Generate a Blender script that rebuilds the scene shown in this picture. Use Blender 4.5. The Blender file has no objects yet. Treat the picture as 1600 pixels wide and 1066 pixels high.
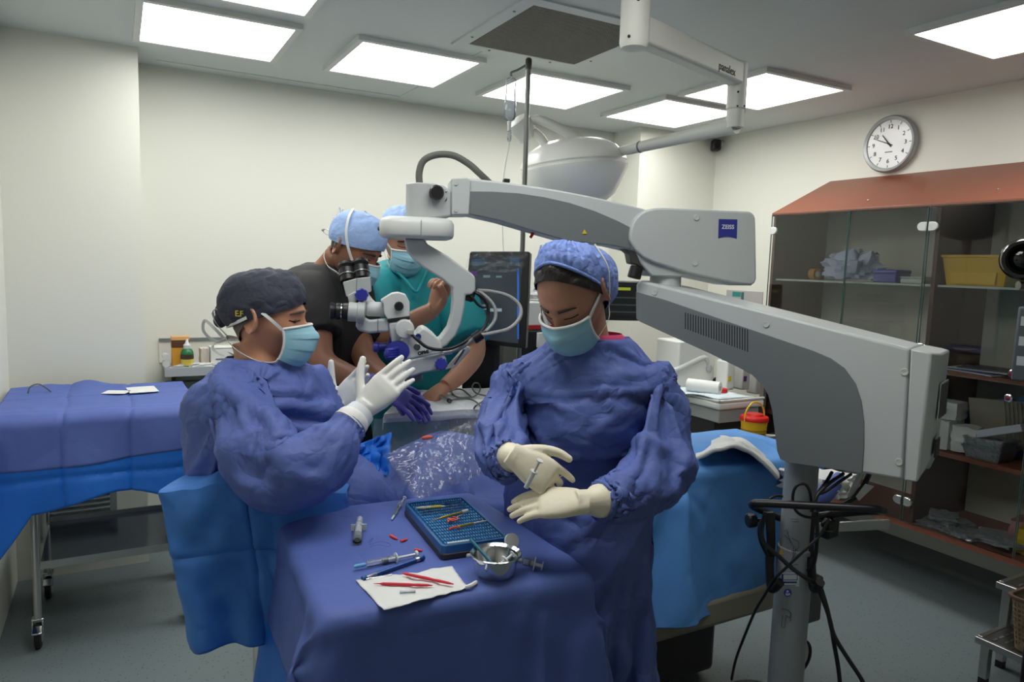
import bpy, bmesh, math, random
from mathutils import Vector as V, Matrix, Quaternion, noise
random.seed(7)
sc = bpy.context.scene
COL = sc.collection
PI = math.pi

# ------------------------------------------------------------------ camera, world, lamps, exposure
FOC = 1113.0                       # focal length in pixels of the 1600 x 1066 frame
EYE = V((0, 0, 1.6))
yaw, pitch, roll = 0.5065, 0.1049, 0.0321
cy, sy, cp, sp, cr, sr = math.cos(yaw), math.sin(yaw), math.cos(pitch), math.sin(pitch), math.cos(roll), math.sin(roll)
f0, r0 = V((sy, cy, 0)), V((cy, -sy, 0))
FWD = cp*f0 - V((0, 0, sp)); u0 = V((0, 0, cp)) + sp*f0
RGT = cr*r0 + sr*u0; UPV = cr*u0 - sr*r0
cam = bpy.data.cameras.new('camera'); camo = bpy.data.objects.new('camera', cam); COL.objects.link(camo)
cam.sensor_width = 36; cam.lens = FOC/1600*36; cam.clip_start = .02
camo.matrix_world = Matrix(((RGT.x, UPV.x, -FWD.x, EYE.x), (RGT.y, UPV.y, -FWD.y, EYE.y), (RGT.z, UPV.z, -FWD.z, EYE.z), (0, 0, 0, 1)))
sc.camera = camo
cam.dof.use_dof = False
w = bpy.data.worlds.new('world'); sc.world = w; w.use_nodes = True
w.node_tree.nodes['Background'].inputs[0].default_value = (.5, .55, .6, 1); w.node_tree.nodes['Background'].inputs[1].default_value = .05
LAMP = 8.5                        # emission of the ceiling panels
sc.view_settings.view_transform = 'Standard'; sc.view_settings.look = 'None'
sc.view_settings.exposure = 0.0; sc.view_settings.gamma = 1; sc.view_settings.use_curve_mapping = False

# measured points: a sight line of the photograph met with a real plane
def ray(x, y): return FWD + (x-800)/FOC*RGT - (y-533)/FOC*UPV
def at(x, y, d): return EYE + ray(x, y)*d
def onZ(x, y, z): r = ray(x, y); return EYE + r*((z-1.6)/r.z)
def onX(x, y, X): r = ray(x, y); return EYE + r*(X/r.x)
def onY(x, y, Y): r = ray(x, y); return EYE + r*(Y/r.y)
def onP(x, y, p, n): r = ray(x, y); return EYE + r*((p-EYE).dot(n)/r.dot(n))

# ------------------------------------------------------------------ materials
def s2l(c): return tuple(((v/255)/12.92 if v/255 <= .04045 else ((v/255+.055)/1.055)**2.4) for v in c)
MATS = {}
def mat(name, rgb, rough=.5, metal=0, spec=.5, bump=None, var=None, trans=0, emit=None, sheen=0, coat=0, alpha=None, sss=0):
    """rgb in sRGB 0-255; bump=(scale,strength,kind); var=(scale,amount) fine colour grain"""
    if name in MATS: return MATS[name]
    m = bpy.data.materials.new(name); MATS[name] = m; m.use_nodes = True
    nt = m.node_tree; b = nt.nodes['Principled BSDF']; I = b.inputs
    I['Base Color'].default_value = (*s2l(rgb), 1); I['Roughness'].default_value = rough; I['Metallic'].default_value = metal
    I['Specular IOR Level'].default_value = spec
    if sheen: I['Sheen Weight'].default_value = sheen; I['Sheen Roughness'].default_value = .5
    if coat: I['Coat Weight'].default_value = coat; I['Coat Roughness'].default_value = .15
    if trans: I['Transmission Weight'].default_value = trans
    if alpha is not None: I['Alpha'].default_value = alpha
    if sss: I['Subsurface Weight'].default_value = sss; I['Subsurface Radius'].default_value = (.02, .008, .004); I['Subsurface Scale'].default_value = .1
    if emit: I['Emission Color'].default_value = (*s2l(rgb), 1); I['Emission Strength'].default_value = emit
    tc = None
    if bump or var: tc = nt.nodes.new('ShaderNodeTexCoord')
    if var:
        n = nt.nodes.new('ShaderNodeTexNoise'); n.inputs['Scale'].default_value = var[0]; n.inputs['Detail'].default_value = 4
        nt.links.new(tc.outputs['Object'], n.inputs['Vector'])
        mx = nt.nodes.new('ShaderNodeMix'); mx.data_type = 'RGBA'
        c = s2l(rgb); k = var[1]
        mx.inputs[6].default_value = (*[v*(1-k) for v in c], 1); mx.inputs[7].default_value = (*[min(1, v*(1+k)) for v in c], 1)
        nt.links.new(n.outputs['Fac'], mx.inputs[0]); nt.links.new(mx.outputs[2], I['Base Color'])
    if bump:
        sc_, st, kind = bump
        if kind == 'crease':
            n = nt.nodes.new('ShaderNodeTexVoronoi'); n.feature = 'DISTANCE_TO_EDGE'; n.inputs['Scale'].default_value = sc_
            n2 = nt.nodes.new('ShaderNodeTexNoise'); n2.inputs['Scale'].default_value = sc_*.7; n2.inputs['Detail'].default_value = 3
            nt.links.new(tc.outputs['Object'], n2.inputs['Vector'])
            ad = nt.nodes.new('ShaderNodeVectorMath'); ad.operation = 'MULTIPLY_ADD'; ad.inputs[1].default_value = (.5/sc_*4,)*3
            nt.links.new(n2.outputs['Color'], ad.inputs[0]); nt.links.new(tc.outputs['Object'], ad.inputs[2]); nt.links.new(ad.outputs[0], n.inputs['Vector'])
            mr = nt.nodes.new('ShaderNodeMath'); mr.operation = 'MINIMUM'; mr.inputs[1].default_value = .25
            nt.links.new(n.outputs['Distance'], mr.inputs[0]); h = mr.outputs[0]
        else:
            n = nt.nodes.new('ShaderNodeTexNoise'); n.inputs['Scale'].default_value = sc_; n.inputs['Detail'].default_value = 5
            nt.links.new(tc.outputs['Object'], n.inputs['Vector']); h = n.outputs['Fac']
        bp = nt.nodes.new('ShaderNodeBump'); bp.inputs['Strength'].default_value = st; bp.inputs['Distance'].default_value = .02 if kind == 'crease' else .004
        nt.links.new(h, bp.inputs['Height']); nt.links.new(bp.outputs[0], I['Normal'])
    return m
def glassmat(name, tint, refl=1.45, rough=.02, bump=None, haze=0.0):
    """thin clear sheet: transparent tint + fresnel gloss (+ a little milky diffuse)"""
    if name in MATS: return MATS[name]
    m = bpy.data.materials.new(name); MATS[name] = m; m.use_nodes = True; nt = m.node_tree; nt.nodes.clear()
    out = nt.nodes.new('ShaderNodeOutputMaterial'); t = nt.nodes.new('ShaderNodeBsdfTransparent'); g = nt.nodes.new('ShaderNodeBsdfGlossy')
    t.inputs[0].default_value = (*tint, 1); g.inputs['Roughness'].default_value = rough
    fr = nt.nodes.new('ShaderNodeFresnel'); fr.inputs[0].default_value = refl; mx = nt.nodes.new('ShaderNodeMixShader')
    last = t.outputs[0]
    if haze:
        d = nt.nodes.new('ShaderNodeBsdfDiffuse'); d.inputs[0].default_value = (.8, .85, .9, 1); mh = nt.nodes.new('ShaderNodeMixShader'); mh.inputs[0].default_value = haze
        nt.links.new(t.outputs[0], mh.inputs[1]); nt.links.new(d.outputs[0], mh.inputs[2]); last = mh.outputs[0]
    nt.links.new(fr.outputs[0], mx.inputs[0]); nt.links.new(last, mx.inputs[1]); nt.links.new(g.outputs[0], mx.inputs[2]); nt.links.new(mx.outputs[0], out.inputs[0])
    if bump:
        tc = nt.nodes.new('ShaderNodeTexCoord'); n = nt.nodes.new('ShaderNodeTexNoise'); n.inputs['Scale'].default_value = bump[0]; n.inputs['Detail'].default_value = 3
        bp = nt.nodes.new('ShaderNodeBump'); bp.inputs['Strength'].default_value = bump[1]; bp.inputs['Distance'].default_value = .02
        nt.links.new(tc.outputs['Object'], n.inputs[0]); nt.links.new(n.outputs['Fac'], bp.inputs['Height'])
        nt.links.new(bp.outputs[0], g.inputs['Normal']); nt.links.new(bp.outputs[0], fr.inputs['Normal'])
    return m

# ------------------------------------------------------------------ mesh helpers (vertices in world space; stored relative to the thing's base)
def basis(z, x=None):
    z = V(z).normalized()
    if x is None: x = V((0, 0, 1)) if abs(z.z) < .9 else V((1, 0, 0))
    x = V(x); x = (x - z*x.dot(z)).normalized(); y = z.cross(x)
    return x, y, z
class B:
    """collects shapes of one mesh"""
    def __init__(s): s.bm = bmesh.new()
    def poly(s, pts): return s.bm.faces.new([s.bm.verts.new(p) for p in pts])
    def prism(s, pts, vec):
        vec = V(vec); n = len(pts); a = [s.bm.verts.new(V(p)) for p in pts]; b = [s.bm.verts.new(V(p)+vec) for p in pts]
        s.bm.faces.new(a[::-1]); s.bm.faces.new(b)
        for i in range(n): s.bm.faces.new((a[i], a[(i+1) % n], b[(i+1) % n], b[i]))
        return s
    def box(s, c, size, x=(1, 0, 0), z=(0, 0, 1)):
        X, Y, Z = basis(z, x); c = V(c); h = [v/2 for v in size]
        p = [c + X*h[0]*i + Y*h[1]*j - Z*h[2] for i, j in ((-1, -1), (1, -1), (1, 1), (-1, 1))]
        return s.prism(p, Z*size[2])
    def span(s, a, b):
        a, b = V(a), V(b); return s.box((a+b)/2, [abs(b[i]-a[i]) for i in range(3)])
    def loft(s, rings, cap=True):
        vs = [[s.bm.verts.new(p) for p in r] for r in rings]; n = len(vs[0])
        for a, b in zip(vs, vs[1:]):
            for i in range(n): s.bm.faces.new((a[i], a[(i+1) % n], b[(i+1) % n], b[i]))
        if cap: s.bm.faces.new(vs[0][::-1]); s.bm.faces.new(vs[-1])
        return s
    def cyl(s, p, q, r, r2=None, seg=24, sq=1):
        p, q = V(p), V(q); r2 = r if r2 is None else r2; X, Y, Z = basis(q-p)
        c = [(math.cos(2*PI*i/seg), math.sin(2*PI*i/seg)) for i in range(seg)]
        return s.loft([[p + (X*a+Y*b*sq)*r for a, b in c], [q + (X*a+Y*b*sq)*r2 for a, b in c]])
    def lathe(s, p, axis, prof, seg=32, x=None, sq=1, cap=True):
        p = V(p); X, Y, Z = basis(axis, x); c = [(math.cos(2*PI*i/seg), math.sin(2*PI*i/seg)) for i in range(seg)]
        return s.loft([[p + Z*h + (X*a+Y*b*sq)*max(r, 1e-4) for a, b in c] for r, h in prof], cap)
    def tube(s, pts, r, seg=10, sub=6, taper=None):
        pts = smooth_path(pts, sub); n = len(pts); rings = []; X = None
        for i, p in enumerate(pts):
            d = (pts[min(i+1, n-1)] - pts[max(i-1, 0)])
            if d.length < 1e-9: d = V((0, 0, 1))
            X, Y, Z = basis(d, X if X is not None and abs(X.dot(d.normalized())) < .95 else None)
            rr = r if taper is None else r*(taper[0] + (taper[1]-taper[0])*i/max(1, n-1))
            rings.append([p + (X*math.cos(2*PI*k/seg) + Y*math.sin(2*PI*k/seg))*rr for k in range(seg)])
        return s.loft(rings)
    def strip(s, pts, w, nrm, t=.0012, sub=6):
        """flat ribbon"""
        pts = smooth_path(pts, sub); n = len(pts); rings = []
        for i, p in enumerate(pts):
            d = (pts[min(i+1, n-1)] - pts[max(i-1, 0)]).normalized(); N = V(nrm(p)) if callable(nrm) else V(nrm)
            y = d.cross(N); y = y.normalized() if y.length > 1e-6 else V((0, 0, 1)); N = y.cross(d)
            rings.append([p + y*w/2 - N*t, p - y*w/2 - N*t, p - y*w/2 + N*t, p + y*w/2 + N*t])
        return s.loft(rings)
    def ball(s, c, r, rot=None, seg=20):
        r = (r, r, r) if not hasattr(r, '__len__') else r
        M = Matrix.Translation(V(c)) @ (rot.to_4x4() if rot else Matrix.Identity(4)) @ Matrix.Diagonal((*r, 1))
        bmesh.ops.create_uvsphere(s.bm, u_segments=seg, v_segments=max(8, seg//2), radius=1, matrix=M); return s
    def grid(s, fn, nu, nv, wrap=False):
        vs = [[s.bm.verts.new(fn(i/nu, j/nv)) for j in range(nv+1)] for i in range(nu if wrap else nu+1)]
        L = len(vs)
        for i in range(nu):
            for j in range(nv): s.bm.faces.new((vs[i][j], vs[(i+1) % L][j], vs[(i+1) % L][j+1], vs[i][j+1]))
        return s
def smooth_path(pts, sub):
    pts = [V(p) for p in pts]
    if sub <= 1 or len(pts) < 3: return pts
    out = []
    for i in range(len(pts)-1):
        p0, p1, p2, p3 = pts[max(i-1, 0)], pts[i], pts[i+1], pts[min(i+2, len(pts)-1)]
        for k in range(sub):
            t = k/sub
            out.append(.5*((2*p1) + (p2-p0)*t + (2*p0-5*p1+4*p2-p3)*t*t + (3*p1-p0-3*p2+p3)*t**3))
    return out + [pts[-1]]
def root_of(o):
    while o.parent: o = o.parent
    return o
def obj(name, b, m, parent=None, bevel=0, seg=2, flat=False, solid=0, sub=0, loc=None, ang=40):
    """ONE mesh object"""
    bm = b.bm if isinstance(b, B) else b
    base = V(root_of(parent).location) if parent else (V(loc) if loc is not None else V((0, 0, 0)))
    if base.length: bmesh.ops.translate(bm, verts=bm.verts, vec=-base)
    bmesh.ops.recalc_face_normals(bm, faces=bm.faces)
    me = bpy.data.meshes.new(name); bm.to_mesh(me); bm.free()
    o = bpy.data.objects.new(name, me); COL.objects.link(o)
    if m: me.materials.append(m)
    if not flat:
        for p in me.polygons: p.use_smooth = True
        me.set_sharp_from_angle(angle=math.radians(ang))
    if parent: o.parent = parent
    else: o.location = base
    if solid: md = o.modifiers.new('solid', 'SOLIDIFY'); md.thickness = solid; md.offset = 0
    if bevel: md = o.modifiers.new('bevel', 'BEVEL'); md.width = bevel; md.segments = seg; md.limit_method = 'ANGLE'; md.angle_limit = math.radians(35); md.harden_normals = False
    if sub: md = o.modifiers.new('sub', 'SUBSURF'); md.levels = md.render_levels = sub
    return o
def tag(o, label, cat, group=None):
    o['label'] = label; o['category'] = cat
    if group: o['group'] = group
    return o
def thing(name, label, cat, loc, group=None):
    o = bpy.data.objects.new(name, None); COL.objects.link(o); o.location = V(loc); o.empty_display_size = .05
    return tag(o, label, cat, group)
def lab(o, t): o['label'] = t; return o
def struct(o): o['kind'] = 'structure'; return o
def dup(src, loc, label=None):
    r = src.copy(); COL.objects.link(r); r.location = V(loc)
    if label: r['label'] = label
    for ch in list(src.children):
        c = ch.copy(); COL.objects.link(c); c.parent = r
        for g in ch.children: d = g.copy(); COL.objects.link(d); d.parent = c
    return r
def text(name, s, p, x, up, size, m, parent, ext=.0006, align='CENTER', bold=0):
    """flat print: lettering turned into a thin mesh"""
    cu = bpy.data.curves.new(name, 'FONT'); cu.body = s; cu.size = size; cu.extrude = ext; cu.align_x = align; cu.align_y = 'CENTER'; cu.offset = bold; cu.resolution_u = 3
    t = bpy.data.objects.new(name, cu); COL.objects.link(t)
    dg = bpy.context.evaluated_depsgraph_get(); me = bpy.data.meshes.new_from_object(t.evaluated_get(dg)); bpy.data.objects.remove(t)
    X = V(x).normalized(); U = V(up); U = (U - X*U.dot(X)).normalized(); N = X.cross(U)
    base = V(root_of(parent).location) if parent else V((0, 0, 0))
    p = V(p) - base
    me.transform(Matrix(((X.x, U.x, N.x, p.x), (X.y, U.y, N.y, p.y), (X.z, U.z, N.z, p.z), (0, 0, 0, 1))))
    me.materials.clear(); me.materials.append(m)
    o = bpy.data.objects.new(name, me); COL.objects.link(o)
    if parent: o.parent = parent
    return o
# ------------------------------------------------------------------ materials in use
WALL = mat('wall_paint', (222, 222, 212), .6, bump=(60, .05, 'n'))
CEIL = mat('ceiling_paint', (205, 211, 211), .6)
WHITE = mat('white_plastic', (208, 210, 208), .4)
SCOPE = mat('scope_white', (188, 193, 193), .38)
SCOPEG = mat('scope_grey', (112, 117, 119), .45)
BLACK = mat('black_plastic', (22, 22, 24), .4)
RUBBER = mat('rubber', (28, 28, 30), .7)
STEEL = mat('steel', (190, 190, 188), .28, 1, bump=(200, .03, 'n'))
CHROME = mat('chrome', (215, 215, 215), .12, 1)
DSTEEL = mat('dark_steel', (120, 120, 118), .35, 1)
WOOD = mat('red_brown_laminate', (128, 74, 54), .42, var=(30, .1))
WOODD = mat('dark_brown_laminate', (92, 58, 48), .45, var=(30, .1))
FLOORM = mat('vinyl', (138, 150, 152), .35, spec=.4)
nt = FLOORM.node_tree; tc = nt.nodes.new('ShaderNodeTexCoord'); vo = nt.nodes.new('ShaderNodeTexVoronoi'); vo.inputs['Scale'].default_value = 55
nt.links.new(tc.outputs['Object'], vo.inputs['Vector'])
cr_ = nt.nodes.new('ShaderNodeValToRGB'); cr_.color_ramp.interpolation = 'LINEAR'
cr_.color_ramp.elements[0].position = .10; cr_.color_ramp.elements[0].color = (*s2l((66, 77, 82)), 1)
cr_.color_ramp.elements[1].position = .2; cr_.color_ramp.elements[1].color = (*s2l((116, 127, 130)), 1)
nt.links.new(vo.outputs['Distance'], cr_.inputs[0]); nt.links.new(cr_.outputs[0], nt.nodes['Principled BSDF'].inputs['Base Color'])

# ------------------------------------------------------------------ room shell (walls 10 cm thick)
XL, XR, YB, YF, H = -.46, 3.95, 4.37, -1.6, 2.6
struct(obj('floor', B().span((XL-.1, YF-.1, -.1), (XR+.1, YB+.1, 0)), FLOORM))
struct(obj('ceiling', B().span((XL-.1, YF-.1, H), (XR+.1, YB+.1, H+.1)), CEIL))
struct(obj('wall_back', B().span((.11, YB, 0), (3.23, YB+.1, H)), WALL))
struct(obj('wall_back_left', B().span((XL, 4.04, 0), (.11, YB+.1, H)), WALL))
struct(obj('wall_back_right', B().span((3.23, 4.06, 0), (XR, YB+.1, H)), WALL))
struct(obj('wall_left', B().span((XL-.1, YF, 0), (XL, YB+.1, H)), WALL))
struct(obj('wall_right', B().span((XR, YF, 0), (XR+.1, YB+.1, H)), WALL))
struct(obj('wall_front', B().span((XL, YF-.1, 0), (XR, YF, H)), WALL))
BASE = mat('vinyl_cove', (92, 100, 102), .4)
def baseboard(name, a, b, n):
    a, b, n = V(a), V(b), V(n); prof = [(0, 0), (.03, 0), (.018, .012), (.01, .03), (.008, .1), (0, .1)]
    struct(obj(name, B().prism([a + n*o + V((0, 0, z)) for o, z in prof], b-a), BASE))
baseboard('baseboard_right', (XR, YF, 0), (XR, 4.06, 0), (-1, 0, 0))
baseboard('baseboard_back', (.11, YB, 0), (3.23, YB, 0), (0, -1, 0))
# shallow seam strips that frame the lowered ceiling board
struct(obj('trim_1', B().span((1.52, 3.0, H-.004), (1.535, 4.25, H)).span((.2, 4.235, H-.004), (1.535, 4.25, H)), CEIL))

# ------------------------------------------------------------------ ceiling light panels
LIT = mat('light_panel', (255, 255, 251), .5, emit=LAMP)
S = .579
def panel(x, y, label):
    t = thing('ceiling_light', label, 'ceiling light', (x+S/2, y+S/2, H), 'square ceiling light panels')
    b = B(); e = .028; z0, z1 = H-.022, H
    for a, c in (((x-e, y-e, z0), (x+S+e, y, z1)), ((x-e, y+S, z0), (x+S+e, y+S+e, z1)), ((x-e, y, z0), (x, y+S, z1)), ((x+S, y, z0), (x+S+e, y+S, z1))): b.span(a, c)
    obj('frame', b, mat('lamp_frame', (214, 216, 214), .5), t)
    obj('diffuser', B().span((x, y, H-.019), (x+S, y+S, H-.010)), LIT, t)
panel(.113, 3.256, 'large glowing ceiling panel at upper left above the covered trolley')
panel(.105, 2.47, 'glowing ceiling panel cut by the top edge of the photo')
panel(.988, 3.246, 'glowing ceiling panel second along the back wall row')
panel(1.878, 3.261, 'glowing ceiling panel behind the drip pole and bag')
panel(2.789, 3.289, 'glowing ceiling panel farthest back beside the lamp arm elbow')
panel(2.805, 2.575, 'glowing ceiling panel between the lamp arm elbow and the clock')
panel(2.832, 1.268, 'glowing ceiling panel at the upper right corner of the photo')

panel(.113, 1.15, 'ceiling panel over the instrument table, above the frame')
panel(.80, .85, 'ceiling panel over the near middle of the room, above the frame')

# ceiling air vent: perforated metal sheet in a white frame
t = thing('ceiling_vent', 'square grey perforated metal air vent in the ceiling beside the lamp mount', 'air vent', (1.7, 2.75, H))
VENT = mat('perforated_metal', (112, 112, 108), .45, .6)
x0, x1, y0, y1 = 1.413, 1.985, 2.46, 3.04
b = B(); n = 44
obj('frame', B().span((x0-.06, y0-.06, H-.008), (x1+.06, y0, H)).span((x0-.06, y1, H-.008), (x1+.06, y1+.06, H)).span((x0-.06, y0, H-.008), (x0, y1, H)).span((x1, y0, H-.008), (x1+.06, y1, H)), CEIL, t)
dx = (x1-x0)/n
for i in range(n+1):                                    # crossing ribs leave square holes over a dark duct plate
    b.span((x0+i*dx-.0032, y0, H-.007), (x0+i*dx+.0032, y1, H-.004)); b.span((x0, y0+i*dx-.0032, H-.007), (x1, y0+i*dx+.0032, H-.004))
g = obj('perforated_sheet', b, VENT, t, flat=True); g['kind'] = 'stuff'
obj('duct_plate', B().span((x0, y0, H-.002), (x1, y1, H-.0005)), mat('duct_dark', (48, 48, 46), .7), t)
for p in ((x0-.03, y0+.1), (x0-.03, y1-.1), (x1+.03, y0+.1), (x1+.03, y1-.1), (x0+.12, y1+.03), (x1-.12, y1+.03)):
    obj('screw', B().cyl((*p, H-.011), (*p, H-.007), .006, seg=10), DSTEEL, t)

# louvred grille low on the pillar behind the trolley
t = thing('wall_grille', 'grey louvred vent grille low on the wall behind the covered trolley', 'vent grille', (-.2, 4.04, .3))
GR = mat('grille_grey', (150, 156, 158), .5)
obj('frame', B().span((-.36, 4.025, .2), (-.33, 4.04, .52)).span((-.06, 4.025, .2), (-.03, 4.04, .52)).span((-.36, 4.025, .5), (-.03, 4.04, .53)).span((-.36, 4.025, .18), (-.03, 4.04, .21)), GR, t)
for i in range(11): obj('slat', B().box((-.195, 4.028, .225+i*.026), (.27, .02, .004), z=(0, -.6, .8)), GR, t)

# ------------------------------------------------------------------ wall clock
c = V((XR, 2.65, 2.37)); R_ = .162; N = V((-1, 0, 0)); CX = V((0, -1, 0)); CZ = V((0, 0, 1))
t = thing('wall_clock', 'round silver rimmed wall clock above the brown cabinet', 'clock', c)
obj('rim', B().lathe(c, N, [(R_*.97, 0), (R_, .012), (R_, .034), (R_*.95, .044), (R_*.86, .038), (R_*.84, .03)], 56), mat('clock_rim', (168, 172, 174), .35, .3), t)
obj('dial', B().cyl(c+N*.025, c+N*.0305, R_*.85, seg=56), mat('clock_dial', (228, 230, 230), .25, coat=.6), t)
INK = mat('ink', (38, 38, 40), .6)
def on_dial(deg, r, h=.032): a = math.radians(deg); return c + N*h + (CX*math.sin(a) + CZ*math.cos(a))*r
for h in range(1, 13): text('numeral', str(h), on_dial(h*30, .098), CX, CZ, .034, INK, t)
for h in range(12):
    d = (on_dial(h*30, 1)-on_dial(h*30, 0)).normalized()
    obj('hour_mark', B().box(on_dial(h*30, .127), (.003, .001, .014), z=d, x=d.cross(N)), INK, t)
def hand(name, deg, l, w_):
    d = (on_dial(deg, 1)-on_dial(deg, 0)).normalized(); obj(name, B().prism([on_dial(deg, -.022, .034)+d.cross(N)*w_, on_dial(deg, l, .034)+d.cross(N)*w_*.5, on_dial(deg, l, .034)-d.cross(N)*w_*.5, on_dial(deg, -.022, .034)-d.cross(N)*w_], N*.001), INK, t)
hand('hour_hand', 321, .07, .004); hand('minute_hand', 293, .11, .003)
obj('hub', B().cyl(c+N*.034, c+N*.037, .006, seg=12), INK, t)
obj('maker_mark', B().box(on_dial(180, .045, .0312), (.045, .001, .006), x=(0, 1, 0)), mat('grey_print', (120, 122, 124), .6), t)

# small black camera dome on the corner column
p = V((3.9, 3.98, 2.53))
t = thing('wall_camera', 'small black security camera high in the far corner', 'camera', (XR, 4.0, 2.53))
obj('bracket', B().cyl((XR, 4.0, 2.555), (3.9, 4.0, 2.545), .022), WHITE, t)
obj('housing', B().box((3.875, 3.99, 2.53), (.075, .07, .085), x=(.5, .87, 0)), BLACK, t, bevel=.02, seg=4)
obj('lens', B().cyl((3.86, 3.965, 2.53), (3.845, 3.94, 2.525), .02), mat('lens_glass', (10, 10, 14), .08), t)

# pale poster/notice and a wall panel at the far column
t = thing('wall_notice', 'small pale wall notice with teal print left of the cabinet', 'notice', (XR, 3.7, 1.43))
obj('sheet', B().span((XR-.006, 3.52, 1.385), (XR, 3.86, 1.475)), mat('notice_grey', (172, 168, 168), .5), t)
obj('print_block', B().span((XR-.0075, 3.72, 1.43), (XR-.006, 3.8, 1.465)), mat('teal_print', (40, 130, 130), .5), t)
obj('print_block', B().span((XR-.0075, 3.69, 1.39), (XR-.006, 3.715, 1.465)), mat('dark_teal_print', (50, 90, 92), .5), t)
# ------------------------------------------------------------------ surgical microscope on its floor stand (one thing)
CX0 = at(1232, 1000, 2.15); CX0 = V((CX0.x, CX0.y, 0))                 # foot of the column
UA = V((.3626, -.9319, 0)); NA = V((-.9319, -.3626, 0))                # lower arm: runs along UA, NA faces the room's near left
PA = CX0 + NA*.085                                                     # its near side face
def la(x, y, o=0): return onP(x, y, PA+NA*o, NA)
sa = 10*PI/180
UB = math.cos(sa)*V((r0.x, r0.y, 0)) + math.sin(sa)*V((f0.x, f0.y, 0)); NB = V((UB.y, -UB.x, 0))
PIV = la(1040, 430, -.085)                                             # pivot between the lower arm and the spring arm
PB = PIV + NB*.07
def ub(x, y, o=0): return onP(x, y, PB+NB*o, NB)
scope = thing('surgical_microscope', 'large white and grey floor-standing surgical microscope with long jointed arm', 'microscope', CX0)
def curve(pts, sub=5): return smooth_path(pts, sub)
def rnd(poly, idx_r, n=5):
    """round chosen corners of a pixel polygon: {index: radius}"""
    out = []
    for i, p in enumerate(poly):
        r = idx_r.get(i, 0) if isinstance(idx_r, dict) else idx_r
        if not r: out.append(p); continue
        p = V((*p, 0)); a = V((*poly[i-1], 0)); b = V((*poly[(i+1) % len(poly)], 0))
        da, db = (a-p), (b-p); r_ = min(r, da.length*.48, db.length*.48); s_, e_ = p+da.normalized()*r_, p+db.normalized()*r_
        for k in range(n+1):
            t_ = k/n; q = s_*(1-t_)**2 + p*2*t_*(1-t_) + e_*t_*t_; out.append((q.x, q.y))
    return out
# base and column
fx = V((.3626, -.9319, 0)); fy = V((-.9319, -.3626, 0))
BC = CX0 + V((.12, .0, 0))
DG = mat('base_grey', (62, 68, 70), .5)
def foot(hx, hy, z0, z1, n=8):
    pts = []
    for sx, sy, a0 in ((1, 1, 0), (-1, 1, 90), (-1, -1, 180), (1, -1, 270)):
        for k in range(n+1):
            a = math.radians(a0 + 90*k/n); pts.append(BC + fx*(sx*(hx-.12)+.12*math.cos(a)) + fy*(sy*(hy-.12)+.12*math.sin(a)) + V((0, 0, z0)))
    return B().prism(pts, (0, 0, z1-z0))
base = obj('base', foot(.34, .30, .05, .11), DG, scope, bevel=.02, seg=3)
for sx in (-1, 1):
    for sy in (-1, 1):
        q = BC + fx*sx*.25 + fy*sy*.22
        obj('caster', B().cyl(q+fy*.02+V((0, 0, .045)), q-fy*.02+V((0, 0, .045)), .045), RUBBER, base)
COLM = mat('column_grey', (140, 146, 149), .4)
col = obj('column', B().cyl(CX0+V((0, 0, .1)), CX0+V((0, 0, 1.12)), .047, seg=40), COLM, scope)
obj('lower_sleeve', B().cyl(CX0+V((0, 0, .1)), CX0+V((0, 0, .80)), .051, seg=40), COLM, col, bevel=.004)
# prints on the column (thin plates hugging the sleeve)
cdir = (EYE-CX0); cdir.z = 0; cdir.normalize(); cside = V((0, 0, 1)).cross(cdir)
def on_col(px, py, r=.0516):
    # point of the sleeve surface under a sight line
    d = ray(px, py); a = d.x**2+d.y**2; ox, oy = EYE.x-CX0.x, EYE.y-CX0.y; bb = 2*(d.x*ox+d.y*oy); c_ = ox*ox+oy*oy-r*r
    t_ = (-bb - math.sqrt(max(0, bb*bb-4*a*c_)))/(2*a); return EYE+d*t_
def decal(name, px0, py0, px1, py1, m, off=.0516):
    b = B(); b.grid(lambda u, v: on_col(px0+(px1-px0)*u, py0+(py1-py0)*v, off), 8, 2); return obj(name, b, m, col)
NAVY = mat('navy_print', (38, 36, 110), .5); PALE = mat('label_pale', (188, 194, 198), .5); YEL = mat('label_yellow', (214, 186, 40), .5)
decal('label', 1220, 895, 1249, 917, PALE); decal('label_bar', 1221, 898, 1224, 907, NAVY, .052); decal('label_bar', 1220, 909, 1245, 911.5, NAVY, .052)
decal('label_bar', 1221, 897.3, 1246, 898.2, NAVY, .052); decal('label_bar', 1245, 897.5, 1246, 907, NAVY, .052); decal('label_bar', 1221, 906, 1246, 907, NAVY, .052)
decal('label_bar', 1220, 914.5, 1243, 916.5, mat('grey_print', (120, 122, 124)), .052)
def coldisc(px, py, rpx, m, off): 
    b = B(); b.poly([on_col(px+rpx*math.cos(a*PI/10), py+rpx*math.sin(a*PI/10), off) for a in range(20)]); return obj('round_sign', b, m, col)
coldisc(1230.8, 926.5, 6.3, mat('sign_blue', (50, 62, 160), .5), .0522); coldisc(1230.5, 924.5, 2, PALE, .0526)
b = B(); b.poly([on_col(x, y, .0526) for x, y in ((1227, 930), (1228, 926.5), (1231, 928), (1234, 926.5), (1235, 929.5), (1231, 931.5))]); obj('sign_figure', b, PALE, col)
b = B(); b.poly([on_col(x, y, .0522) for x, y in ((1217, 866.5), (1221, 857), (1225, 866.5))]); obj('warning_triangle', b, YEL, col)
def colline(pts, r=.0007): return obj('line_drawing', B().tube([on_col(x, y, .0522) for x, y in pts], r, seg=4, sub=1), INK, col)
colline([(1224, 829), (1230, 829), (1232, 834)]); colline([(1230, 832), (1236, 848), (1240, 854), (1239, 873)]); colline([(1225, 836), (1233, 843), (1236, 849)])
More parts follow.
